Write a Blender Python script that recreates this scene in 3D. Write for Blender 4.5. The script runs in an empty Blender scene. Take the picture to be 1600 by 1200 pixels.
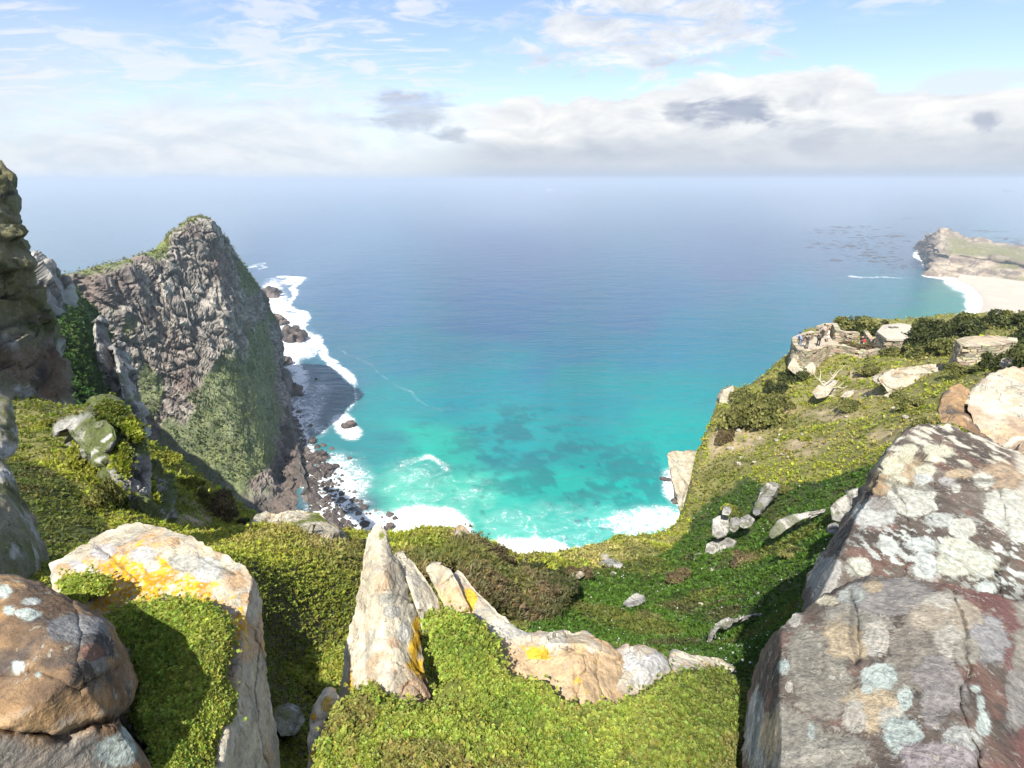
import bpy, math, random
import numpy as np
from mathutils import Vector

SC = bpy.context.scene
COL = SC.collection
R = math.radians
rng = np.random.default_rng(7)
random.seed(7)

# ---------------------------------------------------------------- camera
F = 873.0                      # focal length in pixels of a 1600 wide frame
EYE = np.array([0.0, 0.0, 150.0])
PITCH = math.atan((600 - 281) / F)
CP, SP = math.cos(PITCH), math.sin(PITCH)
cam_d = bpy.data.cameras.new('camera')
cam = bpy.data.objects.new('camera', cam_d)
COL.objects.link(cam)
cam.location = EYE
cam.rotation_euler = (math.pi / 2 - PITCH, 0, 0)
cam_d.sensor_width = 36
cam_d.lens = 36 * F / 1600
cam_d.clip_start = 0.05
cam_d.clip_end = 400000
SC.camera = cam

# ---------------------------------------------------------------- light
SUN_AZ, SUN_EL = R(199), R(50)          # clockwise from +Y: behind the left shoulder
TO_SUN = Vector((math.sin(SUN_AZ) * math.cos(SUN_EL), math.cos(SUN_AZ) * math.cos(SUN_EL), math.sin(SUN_EL)))
sd = bpy.data.lights.new('sun', 'SUN')
sd.energy = 4.4
sd.angle = R(0.53)
sd.color = (1.0, 0.95, 0.86)
sun = bpy.data.objects.new('sun', sd)
COL.objects.link(sun)
sun.location = (0, 0, 400)
sun.rotation_euler = (-TO_SUN).to_track_quat('-Z', 'Y').to_euler()

SC.view_settings.view_transform = 'Standard'
SC.view_settings.look = 'None'
SC.view_settings.exposure = 1.10
SC.view_settings.gamma = 1
SC.view_settings.use_curve_mapping = False
SC.render.engine = 'CYCLES'
SC.cycles.use_denoising = True
SC.cycles.max_bounces = 6
SC.cycles.diffuse_bounces = 3
SC.cycles.volume_bounces = 1
SC.cycles.transparent_max_bounces = 8
SC.cycles.use_adaptive_sampling = True
SC.cycles.adaptive_threshold = 0.02


# ---------------------------------------------------------------- node helper
class NT:
    """small expression helper on a node tree"""
    def __init__(s, tree):
        s.t = tree
        s.n = tree.nodes
        s.l = tree.links

    def new(s, typ, **kw):
        n = s.n.new(typ)
        for k, v in kw.items():
            setattr(n, k, v)
        return n

    def put(s, sock, v):
        if isinstance(v, bpy.types.NodeSocket):
            s.l.new(v, sock)
        elif v is not None:
            if sock.type in ('RGBA',) and len(v) == 3:
                v = (*v, 1)
            sock.default_value = v

    def m(s, op, a, b=None, c=None, clamp=False):
        n = s.new('ShaderNodeMath', operation=op, use_clamp=clamp)
        for i, v in enumerate((a, b, c)):
            if v is not None:
                s.put(n.inputs[i], v)
        return n.outputs[0]

    def add(s, a, b): return s.m('ADD', a, b)
    def sub(s, a, b): return s.m('SUBTRACT', a, b)
    def mul(s, a, b): return s.m('MULTIPLY', a, b)

    def step(s, v, a, b, o0=0.0, o1=1.0):
        n = s.new('ShaderNodeMapRange', interpolation_type='SMOOTHSTEP')
        s.put(n.inputs[0], v)
        s.put(n.inputs[1], a); s.put(n.inputs[2], b); s.put(n.inputs[3], o0); s.put(n.inputs[4], o1)
        return n.outputs[0]

    def mix(s, f, a, b, blend='MIX'):
        n = s.new('ShaderNodeMix', data_type='RGBA', blend_type=blend)
        s.put(n.inputs[0], f); s.put(n.inputs[6], a); s.put(n.inputs[7], b)
        return n.outputs[2]

    def noise(s, vec, scale, detail=4, rough=0.55, dist=0.0):
        n = s.new('ShaderNodeTexNoise')
        s.put(n.inputs['Vector'], vec)
        n.inputs['Scale'].default_value = scale
        n.inputs['Detail'].default_value = detail
        n.inputs['Roughness'].default_value = rough
        n.inputs['Distortion'].default_value = dist
        return n.outputs[0]

    def voro(s, vec, scale, feature='F1', rand=1.0):
        n = s.new('ShaderNodeTexVoronoi', feature=feature)
        s.put(n.inputs['Vector'], vec)
        n.inputs['Scale'].default_value = scale
        n.inputs['Randomness'].default_value = rand
        return n.outputs[0]

    def xyz(s, x, y, z):
        n = s.new('ShaderNodeCombineXYZ')
        s.put(n.inputs[0], x); s.put(n.inputs[1], y); s.put(n.inputs[2], z)
        return n.outputs[0]

    def sep(s, v):
        n = s.new('ShaderNodeSeparateXYZ')
        s.put(n.inputs[0], v)
        return n.outputs

    def vscale(s, v, k):
        n = s.new('ShaderNodeVectorMath', operation='MULTIPLY')
        s.put(n.inputs[0], v)
        n.inputs[1].default_value = k if hasattr(k, '__len__') else (k, k, k)
        return n.outputs[0]

    def bump(s, h, strength, dist, normal=None):
        n = s.new('ShaderNodeBump')
        n.inputs['Strength'].default_value = strength
        n.inputs['Distance'].default_value = dist
        s.put(n.inputs['Height'], h)
        if normal is not None:
            s.put(n.inputs['Normal'], normal)
        return n.outputs[0]


def lin(r, g=None, b=None):
    if g is None:
        r, g, b = r
    f = lambda c: (c / 255 / 12.92) if c / 255 <= 0.04045 else ((c / 255 + 0.055) / 1.055) ** 2.4
    return (f(r), f(g), f(b))


# ---------------------------------------------------------------- sky
def raydir(px, py):
    px = np.asarray(px, float); py = np.asarray(py, float)
    X = (px - 800) / F
    Y = (600 - py) / F
    return np.stack([X, CP + Y * SP, -SP + Y * CP], -1)


def az_el(px, py):
    d = raydir(px, py)
    return math.degrees(math.atan2(d[0], d[1])), math.degrees(math.atan2(d[2], math.hypot(d[0], d[1])))


world = bpy.data.worlds.new('World')
SC.world = world
world.use_nodes = True
w = NT(world.node_tree)
w.n.clear()
sky = w.new('ShaderNodeTexSky', sky_type='NISHITA')
sky.sun_disc = False
sky.sun_elevation = SUN_EL
sky.sun_rotation = SUN_AZ
sky.altitude = 150
sky.air_density = 1.0
sky.dust_density = 0.6
sky.ozone_density = 1.6
tc = w.new('ShaderNodeTexCoord')
D = tc.outputs['Generated']
sx, sy, sz = w.sep(D)[0:3]
DEG = 180 / math.pi
AZ = w.mul(w.m('ARCTAN2', sx, sy), DEG)
EL = w.mul(w.m('ARCSINE', sz), DEG)
zc = w.m('MAXIMUM', w.add(sz, 0.11), 0.02)
PL = w.xyz(w.m('DIVIDE', sx, zc), w.m('DIVIDE', sy, zc), 0.0)      # flat cloud deck seen in perspective
n_deck = w.noise(w.vscale(PL, (0.9, 1.5, 1)), 1.6, 9, 0.6, 0.6)
n_wisp = w.noise(w.vscale(PL, (0.7, 1.3, 1)), 4.0, 8, 0.62, 1.2)
AE = w.xyz(w.mul(AZ, 0.05), w.mul(EL, 0.13), 0.3)
n_bank = w.noise(AE, 2.0, 8, 0.56, 0.3)
n_fine = w.noise(AE, 6.0, 7, 0.6, 0.5)
n_wide = w.noise(w.vscale(AE, (1, 1, 1)), 0.8, 4, 0.5)


def ellipse(px, py, wpx, hpx, warp=None, k=0.0):
    a, e = az_el(px, py)
    a1, _ = az_el(px + wpx, py)
    _, e1 = az_el(px, py - hpx)
    da = w.m('DIVIDE', w.sub(AZ, a), abs(a1 - a))
    de = w.m('DIVIDE', w.sub(EL, e), abs(e1 - e))
    r = w.m('SQRT', w.add(w.mul(da, da), w.mul(de, de)))
    if warp is not None:
        r = w.add(r, w.mul(w.sub(warp, 0.5), k))
    return r


base = w.mix(1.0, sky.outputs[0], (0.90, 0.86, 0.96), 'MULTIPLY')
WHITE = (4.34, 4.44, 4.58)
CREAM = (4.27, 4.20, 4.06)
GREY = (2.59, 2.77, 3.08)
DARK = (1.82, 2.06, 2.66)
col = base
def relief(scale, detail, rough, dist, off=(0.035, 0.11)):
    """cloud noise and how much brighter its sunward side is"""
    a = w.noise(AE, scale, detail, rough, dist)
    sh_ = w.new('ShaderNodeVectorMath', operation='ADD')
    w.l.new(AE, sh_.inputs[0]); sh_.inputs[1].default_value = (off[0], off[1], 0)
    b = w.noise(sh_.outputs[0], scale, detail, rough, dist)
    return a, w.m('ADD', w.mul(w.sub(a, b), 3.2), 0.5, clamp=True)


r_bil, r_lit = relief(3.4, 9, 0.60, 0.5)
r_big, r_big_lit = relief(1.5, 9, 0.58, 0.4)
# pale veil: thicker towards the left and towards the horizon
veil = w.mul(w.step(EL, 15, 2.5), w.step(AZ, 6, -26))
veil = w.mul(veil, w.step(r_big, 0.30, 0.62))
col = w.mix(w.mul(veil, 0.72), col, (3.9, 4.2, 4.5))
col = w.mix(w.mul(w.step(AZ, -32, -46), w.mul(w.step(EL, 1, 9), 0.5)), col, (2.5, 3.1, 3.4))
low = w.step(EL, 5.0, 0.5)
col = w.mix(w.mul(low, 0.6), col, (2.9, 3.4, 4.0))
# broad soft cloud on the left with wisps above it
wl = w.mul(w.step(n_wisp, 0.46, 0.66), w.step(AZ, 4, -10))
wl = w.mul(wl, w.step(n_wide, 0.36, 0.54))
col = w.mix(w.mul(wl, 0.75), col, WHITE)
lb = w.mul(w.step(w.add(EL, w.mul(w.sub(r_bil, 0.5), 11)), 7.6, 4.6), w.step(AZ, -3, -14))
lcol = w.mix(r_lit, (3.3, 3.65, 4.1), (4.5, 4.55, 4.6))
col = w.mix(w.mul(lb, w.step(r_big, 0.30, 0.58, 0.12, 0.72)), col, lcol)
wr = w.mul(w.step(n_wisp, 0.42, 0.60), w.step(AZ, 24, 30))
wr = w.mul(wr, w.step(EL, 11.0, 13))
col = w.mix(w.mul(wr, 0.8), col, WHITE)
lens = w.step(ellipse(1515, 128, 140, 26, n_fine, 0.8), 1.0, 0.45)
col = w.mix(w.mul(lens, 0.75), col, (3.8, 4.1, 4.5))
# the large broken white cloud overhead
big = w.step(ellipse(1000, 48, 275, 88, n_fine, 2.2), 1.0, 0.45)
bigt = w.step(n_wisp, 0.26, 0.50)
bigc = w.mix(r_lit, (3.1, 3.4, 3.85), (4.75, 4.75, 4.75))
col = w.mix(w.mul(w.mul(big, bigt), 0.93), col, bigc)
for (px_, py_, ww, hh) in ((566, 104, 26, 18), (655, 12, 60, 16), (235, 100, 90, 36), (400, 78, 70, 48), (150, 60, 60, 18), (430, 20, 90, 24)):
    e_ = w.step(ellipse(px_, py_, ww, hh, n_fine, 3.0), 1.0, 0.4)
    col = w.mix(w.mul(e_, 0.62), col, WHITE)
# the bank lying over the horizon, billowing and white on top, grey beneath
btop = w.add(w.add(w.mul(w.sub(r_big, 0.5), 4.5), w.mul(w.sub(r_bil, 0.5), 3.4)), w.add(w.mul(w.step(AZ, 4, 19), 1.8), w.mul(w.step(AZ, 26, 32), -1.6)))
bh = w.sub(w.sub(EL, btop), w.mul(w.step(AZ, -14, -2), 1.0))
bank = w.mul(w.step(bh, 5.7, 5.05), w.step(AZ, -13, 0))
bcol = w.mix(r_lit, (3.8, 3.88, 4.05), (4.85, 4.8, 4.65))
under = w.step(w.add(EL, w.mul(w.sub(r_bil, 0.5), 3.2)), 4.6, 2.2)
bcol = w.mix(under, bcol, w.mix(r_big_lit, (2.6, 2.85, 3.25), (3.4, 3.5, 3.75)))
bcol = w.mix(w.step(EL, 1.5, 0.2), bcol, (2.3, 2.65, 3.2))
col = w.mix(w.mul(bank, 0.96), col, bcol)
for (px_, py_, ww, hh, k_) in ((1158, 172, 92, 30, 0.95), (1062, 174, 40, 22, 0.6), (1535, 186, 40, 22, 0.8), (640, 176, 80, 36, 0.55),
                               (1245, 162, 36, 22, 0.35), (715, 210, 38, 18, 0.65), (1270, 215, 44, 32, 0.25)):
    e_ = w.step(ellipse(px_, py_, ww, hh, r_bil, 2.4), 1.05, 0.45)
    col = w.mix(w.mul(e_, k_), col, w.mix(r_lit, (1.75, 2.0, 2.6), (2.35, 2.6, 3.2)))
bg = w.new('ShaderNodeBackground')
w.l.new(col, bg.inputs[0])
bg.inputs[1].default_value = 0.10
wo = w.new('ShaderNodeOutputWorld')
w.l.new(bg.outputs[0], wo.inputs[0])


# ---------------------------------------------------------------- numpy noise
def _h(ix, iy, iz, seed):
    h = (ix.astype(np.uint32) * np.uint32(374761393) + iy.astype(np.uint32) * np.uint32(668265263)
         + iz.astype(np.uint32) * np.uint32(2147483647) + np.uint32(seed * 974711 & 0xffffffff))
    h = (h ^ (h >> np.uint32(13))) * np.uint32(1274126177)
    h = (h ^ (h >> np.uint32(16))) * np.uint32(2246822519)
    h = h ^ (h >> np.uint32(15))
    return h.astype(np.float64) / 4294967295.0


def vn(p, seed=0):
    p = np.asarray(p, float)
    i = np.floor(p)
    f = p - i
    u = f * f * f * (f * (f * 6 - 15) + 10)
    i = i.astype(np.int64)
    out = 0
    for dx in (0, 1):
        wx = u[:, 0] if dx else 1 - u[:, 0]
        for dy in (0, 1):
            wy = u[:, 1] if dy else 1 - u[:, 1]
            for dz in (0, 1):
                wz = u[:, 2] if dz else 1 - u[:, 2]
                out = out + wx * wy * wz * _h(i[:, 0] + dx, i[:, 1] + dy, i[:, 2] + dz, seed)
    return out


def fbm(p, octv=4, seed=0, gain=0.5, ridged=False):
    p = np.asarray(p, float)
    a, s, t = 1.0, 0.0, 0.0
    for o in range(octv):
        v = vn(p * (2.03 ** o) + o * 17.3, seed + o)
        if ridged:
            v = 1 - np.abs(2 * v - 1)
        s = s + a * v
        t += a
        a *= gain
    return s / t            # 0..1


def cells(p, seed=0):
    """Voronoi: nearest distance, second distance, random number and offset vector of the nearest cell"""
    p = np.asarray(p, float)
    i = np.floor(p).astype(np.int64)
    n = len(p)
    f1 = np.full(n, 9.0); f2 = np.full(n, 9.0)
    cid = np.zeros(n); vec = np.zeros((n, 3))
    for dx in (-1, 0, 1):
        for dy in (-1, 0, 1):
            for dz in (-1, 0, 1):
                c = i + np.array([dx, dy, dz])
                q = np.stack([c[:, k] + 0.1 + 0.8 * _h(c[:, 0], c[:, 1], c[:, 2], seed + 11 * k) for k in range(3)], -1)
                v = p - q
                d = np.sqrt((v * v).sum(1))
                near = d < f1
                f2 = np.where(near, f1, np.minimum(f2, d))
                f1 = np.where(near, d, f1)
                cid = np.where(near, _h(c[:, 0], c[:, 1], c[:, 2], seed + 77), cid)
                vec[near] = v[near]
    return f1, f2, cid, vec


def sst(x, a, b):
    t = np.clip((np.asarray(x, float) - a) / (b - a), 0, 1)
    return t * t * (3 - 2 * t)


def mixc(a, b, f):
    f = np.asarray(f)[:, None]
    return np.asarray(a) * (1 - f) + np.asarray(b) * f


# ---------------------------------------------------------------- geometry of the view
def at(px, py, s):
    """point seen at a pixel of the 1600x1200 photograph, s metres along the optical axis"""
    return EYE + raydir(px, py) * np.asarray(s, float)[..., None]


def pix(P):
    d = np.asarray(P, float) - EYE
    s = d[:, 1] * CP - d[:, 2] * SP
    up = d[:, 1] * SP + d[:, 2] * CP
    s = np.where(np.abs(s) < 1e-6, 1e-6, s)
    return 800 + F * d[:, 0] / s, 600 - F * up / s, s


def onz(px, py, z=0.0):
    d = raydir(px, py)
    s = (z - EYE[2]) / d[..., 2]
    return EYE + d * s[..., None]


def tps(ctrl, vals, smooth=1e-6):
    c = np.asarray(ctrl, float); v = np.asarray(vals, float)
    n = len(c)
    def phi(r2):
        return 0.5 * r2 * np.log(np.maximum(r2, 1e-12))
    d2 = ((c[:, None] - c[None]) ** 2).sum(-1)
    A = np.zeros((n + 3, n + 3))
    A[:n, :n] = phi(d2) + smooth * np.eye(n)
    A[:n, n] = 1; A[:n, n + 1:] = c; A[n, :n] = 1; A[n + 1:, :n] = c.T
    sol = np.linalg.solve(A, np.concatenate([v, np.zeros(3)]))
    def f(q):
        q = np.asarray(q, float)
        out = np.empty(len(q))
        for k in range(0, len(q), 40000):
            b = q[k:k + 40000]
            out[k:k + 40000] = phi(((b[:, None] - c[None]) ** 2).sum(-1)) @ sol[:n] + sol[n] + b @ sol[n + 1:]
        return out
    return f


def inpoly(x, y, poly):
    p = np.asarray(poly, float)
    ins = np.zeros(len(x), bool)
    j = len(p) - 1
    for i in range(len(p)):
        xi, yi = p[i]; xj, yj = p[j]
        if yi != yj:
            ins ^= ((yi > y) != (yj > y)) & (x < (xj - xi) * (y - yi) / (yj - yi) + xi)
        j = i
    return ins


def polydist(x, y, poly, closed=True):
    """distance to a polyline and the nearest point on it"""
    p = np.asarray(poly, float)
    best = np.full(len(x), 1e18); bx = np.zeros(len(x)); by = np.zeros(len(x))
    n = len(p) if closed else len(p) - 1
    for i in range(n):
        a = p[i]; b = p[(i + 1) % len(p)]
        ab = b - a
        t = np.clip(((x - a[0]) * ab[0] + (y - a[1]) * ab[1]) / max((ab ** 2).sum(), 1e-9), 0, 1)
        qx = a[0] + t * ab[0]; qy = a[1] + t * ab[1]
        d = (x - qx) ** 2 + (y - qy) ** 2
        m = d < best
        best[m] = d[m]; bx[m] = qx[m]; by[m] = qy[m]
    return np.sqrt(best), bx, by


# ---------------------------------------------------------------- meshes
def mesh(name, V, faces, mats, col=None, smooth=True, mat_idx=None):
    """faces: (n,4) or (n,3) array, or a list of such arrays"""
    V = np.ascontiguousarray(V, np.float32)
    fl = faces if isinstance(faces, list) else [faces]
    fl = [np.asarray(f, np.int32) for f in fl if len(f)]
    me = bpy.data.meshes.new(name)
    me.vertices.add(len(V))
    me.vertices.foreach_set('co', V.ravel())
    nl = sum(f.size for f in fl); npoly = sum(len(f) for f in fl)
    me.loops.add(nl)
    me.polygons.add(npoly)
    me.loops.foreach_set('vertex_index', np.concatenate([f.ravel() for f in fl]))
    st, o = [], 0
    for f in fl:
        k = f.shape[1]
        st.append(o + np.arange(len(f)) * k)
        o += f.size
    me.polygons.foreach_set('loop_start', np.concatenate(st).astype(np.int32))
    me.polygons.foreach_set('use_smooth', np.full(npoly, smooth, bool))
    if mat_idx is not None:
        me.polygons.foreach_set('material_index', np.asarray(mat_idx, np.int32))
    me.update(calc_edges=True)
    if col is not None:
        a = me.color_attributes.new('Col', 'FLOAT_COLOR', 'POINT')
        c = np.ones((len(V), 4), np.float32)
        c[:, :3] = col
        a.data.foreach_set('color', c.ravel())
    for m in (mats if isinstance(mats, (list, tuple)) else [mats]):
        me.materials.append(m)
    return me


def link(name, me, parent=None):
    o = bpy.data.objects.new(name, me)
    COL.objects.link(o)
    if parent is not None:
        o.parent = parent
    return o


def tag(o, label=None, cat=None, group=None, kind=None):
    if label: o['label'] = label
    if cat: o['category'] = cat
    if group: o['group'] = group
    if kind: o['kind'] = kind
    return o


def empty(name, loc, rz=0.0):
    o = bpy.data.objects.new(name, None)
    COL.objects.link(o)
    o.location = loc
    o.rotation_euler = (0, 0, rz)
    o.empty_display_size = 0.3
    return o


def grid_faces(nr, nc, wrap=False):
    r = np.arange(nr - 1)[:, None]; c = np.arange(nc if wrap else nc - 1)[None]
    c2 = (c + 1) % nc
    return np.stack([r * nc + c, r * nc + c2, (r + 1) * nc + c2, (r + 1) * nc + c], -1).reshape(-1, 4)


def vnormals(V, faces):
    N = np.zeros_like(V)
    for f in (faces if isinstance(faces, list) else [faces]):
        n = np.cross(V[f[:, 2]] - V[f[:, 0]], V[f[:, -1]] - V[f[:, 1]]) if f.shape[1] == 4 else np.cross(V[f[:, 1]] - V[f[:, 0]], V[f[:, 2]] - V[f[:, 0]])
        for k in range(f.shape[1]):
            for a in range(3):
                N[:, a] += np.bincount(f[:, k], n[:, a], len(V))
    return N / np.maximum(np.linalg.norm(N, axis=1, keepdims=True), 1e-12)


# ---------------------------------------------------------------- materials
def mat_new(name):
    m = bpy.data.materials.new(name)
    m.use_nodes = True
    t = NT(m.node_tree)
    t.n.clear()
    out = t.new('ShaderNodeOutputMaterial')
    return m, t, out


def mat_col(name, scale, bump=0.6, dist=0.02, rough=0.9, var=0.5, spec=0.25, fine=5.0, crust=0.0):
    """colour from the mesh, grain and relief from noise in metres"""
    m, t, out = mat_new(name)
    g = t.new('ShaderNodeNewGeometry').outputs['Position']
    a = t.new('ShaderNodeAttribute', attribute_name='Col').outputs['Color']
    n1 = t.noise(g, scale, 6, 0.62, 0.3)
    n2 = t.noise(g, scale * fine, 5, 0.65)
    n3 = t.voro(g, scale * fine * 2.2)
    k = t.add(t.mul(t.step(n1, 0.3, 0.7), 0.6), t.mul(t.step(n2, 0.3, 0.7), 0.4))
    f = t.add(1 - var * 0.62, t.mul(k, var * 1.25))
    c = t.mix(1.0, a, t.xyz(f, f, f), 'MULTIPLY')
    pits = t.step(n3, 0.10, 0.22)
    c = t.mix(t.mul(t.sub(1.0, pits), 0.35 * var), c, (0.03, 0.027, 0.025))
    h = t.add(t.add(t.mul(n1, 1.2), t.mul(n2, 0.45)), t.mul(pits, 0.06))
    if crust:
        big = t.noise(g, scale * 0.35, 4, 0.6)
        cn = t.noise(g, scale * 2.6, 9, 0.72, 0.6)
        cm = t.mul(t.step(cn, 0.555, 0.585), t.step(big, 0.42, 0.58))
        c = t.mix(t.mul(cm, crust), c, t.mix(t.noise(g, scale * 1.1, 2), (0.30, 0.30, 0.27), (0.50, 0.46, 0.36)))
        dn = t.noise(t.vscale(g, (1, 1, 1)), scale * 3.3, 8, 0.7, 0.4)
        c = t.mix(t.mul(t.mul(t.step(dn, 0.575, 0.62), t.step(big, 0.58, 0.40)), crust * 0.8), c, (0.075, 0.065, 0.055))
        h = t.add(h, t.mul(cm, 0.10))
    p = t.new('ShaderNodeBsdfPrincipled')
    t.put(p.inputs['Base Color'], c)
    p.inputs['Roughness'].default_value = rough
    p.inputs['Specular IOR Level'].default_value = spec
    t.put(p.inputs['Normal'], t.bump(h, bump, dist))
    t.l.new(p.outputs[0], out.inputs[0])
    return m


def mat_leaf(name, trans=0.38, rough=0.55, instanced=False):
    m, t, out = mat_new(name)
    a = t.new('ShaderNodeAttribute', attribute_name='leaf_colour' if instanced else 'Col')
    if instanced: a.attribute_type = 'INSTANCER'
    a = a.outputs['Color']
    p = t.new('ShaderNodeBsdfPrincipled')
    t.put(p.inputs['Base Color'], a)
    p.inputs['Roughness'].default_value = rough
    p.inputs['Specular IOR Level'].default_value = 0.3
    tr = t.new('ShaderNodeBsdfTranslucent')
    t.put(tr.inputs[0], t.mix(1.0, a, (1.3, 1.35, 0.7), 'MULTIPLY'))
    mx = t.new('ShaderNodeMixShader')
    mx.inputs[0].default_value = trans
    t.l.new(p.outputs[0], mx.inputs[1]); t.l.new(tr.outputs[0], mx.inputs[2])
    t.l.new(mx.outputs[0], out.inputs[0])
    return m


def mat_plain(name, c, rough=0.7, var=0.3, scale=8.0, spec=0.3, bump=0.2, dist=0.01):
    m, t, out = mat_new(name)
    g = t.new('ShaderNodeTexCoord').outputs['Object']
    n = t.noise(g, scale, 5, 0.6)
    f = t.add(1 - var / 2, t.mul(n, var))
    p = t.new('ShaderNodeBsdfPrincipled')
    t.put(p.inputs['Base Color'], t.mix(1.0, (*c, 1), t.xyz(f, f, f), 'MULTIPLY'))
    p.inputs['Roughness'].default_value = rough
    p.inputs['Specular IOR Level'].default_value = spec
    t.put(p.inputs['Normal'], t.bump(n, bump, dist))
    t.l.new(p.outputs[0], out.inputs[0])
    return m


M_ROCK_NEAR = mat_col('lichened_rock_near', 9.0, 0.85, 0.028, var=0.55, fine=5.0, crust=0.6)
M_ROCK_CLOSE = mat_col('lichened_rock_close', 26.0, 0.85, 0.011, var=0.55, fine=5.0, crust=0.5)
M_ROCK_MID = mat_col('weathered_rock', 1.6, 1.0, 0.26, var=0.55, fine=5.0, crust=0.35)
M_ROCK_FAR = mat_col('sea_cliff_rock', 0.22, 0.9, 1.0, var=0.55, fine=5.0)
M_SOIL = mat_col('hillside_soil', 1.8, 0.8, 0.12, var=0.55, fine=4.0)
M_LEAF = mat_leaf('leaves')
M_LEAFI = mat_leaf('sprigs', instanced=True)
M_STONE = mat_col('wall_stone', 3.0, 0.6, 0.05, var=0.4)

# ---------------------------------------------------------------- sea
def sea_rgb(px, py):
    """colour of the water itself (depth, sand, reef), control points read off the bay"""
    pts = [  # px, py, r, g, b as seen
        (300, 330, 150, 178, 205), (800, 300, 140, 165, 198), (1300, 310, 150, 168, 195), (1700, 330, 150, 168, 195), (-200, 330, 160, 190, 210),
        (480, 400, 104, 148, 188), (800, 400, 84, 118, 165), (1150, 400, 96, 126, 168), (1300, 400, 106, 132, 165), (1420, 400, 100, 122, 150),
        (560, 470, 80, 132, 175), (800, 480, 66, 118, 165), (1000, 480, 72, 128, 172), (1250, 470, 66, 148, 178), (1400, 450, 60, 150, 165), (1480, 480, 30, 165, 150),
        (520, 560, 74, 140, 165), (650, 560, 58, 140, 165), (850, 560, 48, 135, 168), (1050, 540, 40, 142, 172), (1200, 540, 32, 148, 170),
        (510, 640, 62, 105, 125), (620, 620, 40, 155, 160), (760, 610, 30, 152, 166), (900, 620, 24, 150, 160), (1080, 620, 16, 155, 160),  # first point holds the headland's shade in the water colour
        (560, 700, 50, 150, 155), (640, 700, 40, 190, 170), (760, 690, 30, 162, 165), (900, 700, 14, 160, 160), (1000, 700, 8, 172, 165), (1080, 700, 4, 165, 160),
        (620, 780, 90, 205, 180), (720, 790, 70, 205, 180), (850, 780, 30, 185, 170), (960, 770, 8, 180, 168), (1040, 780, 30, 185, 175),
        (800, 850, 80, 205, 185), (900, 850, 70, 205, 190), (1000, 830, 50, 195, 180), (700, 900, 90, 200, 185), (500, 800, 80, 120, 135),  # last point is again water darkened by the cliff's shade
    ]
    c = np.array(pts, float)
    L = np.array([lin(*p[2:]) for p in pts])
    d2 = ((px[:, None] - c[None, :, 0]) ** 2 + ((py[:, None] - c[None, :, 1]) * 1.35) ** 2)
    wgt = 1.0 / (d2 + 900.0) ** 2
    return (wgt @ L) / wgt.sum(1, keepdims=True)


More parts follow.
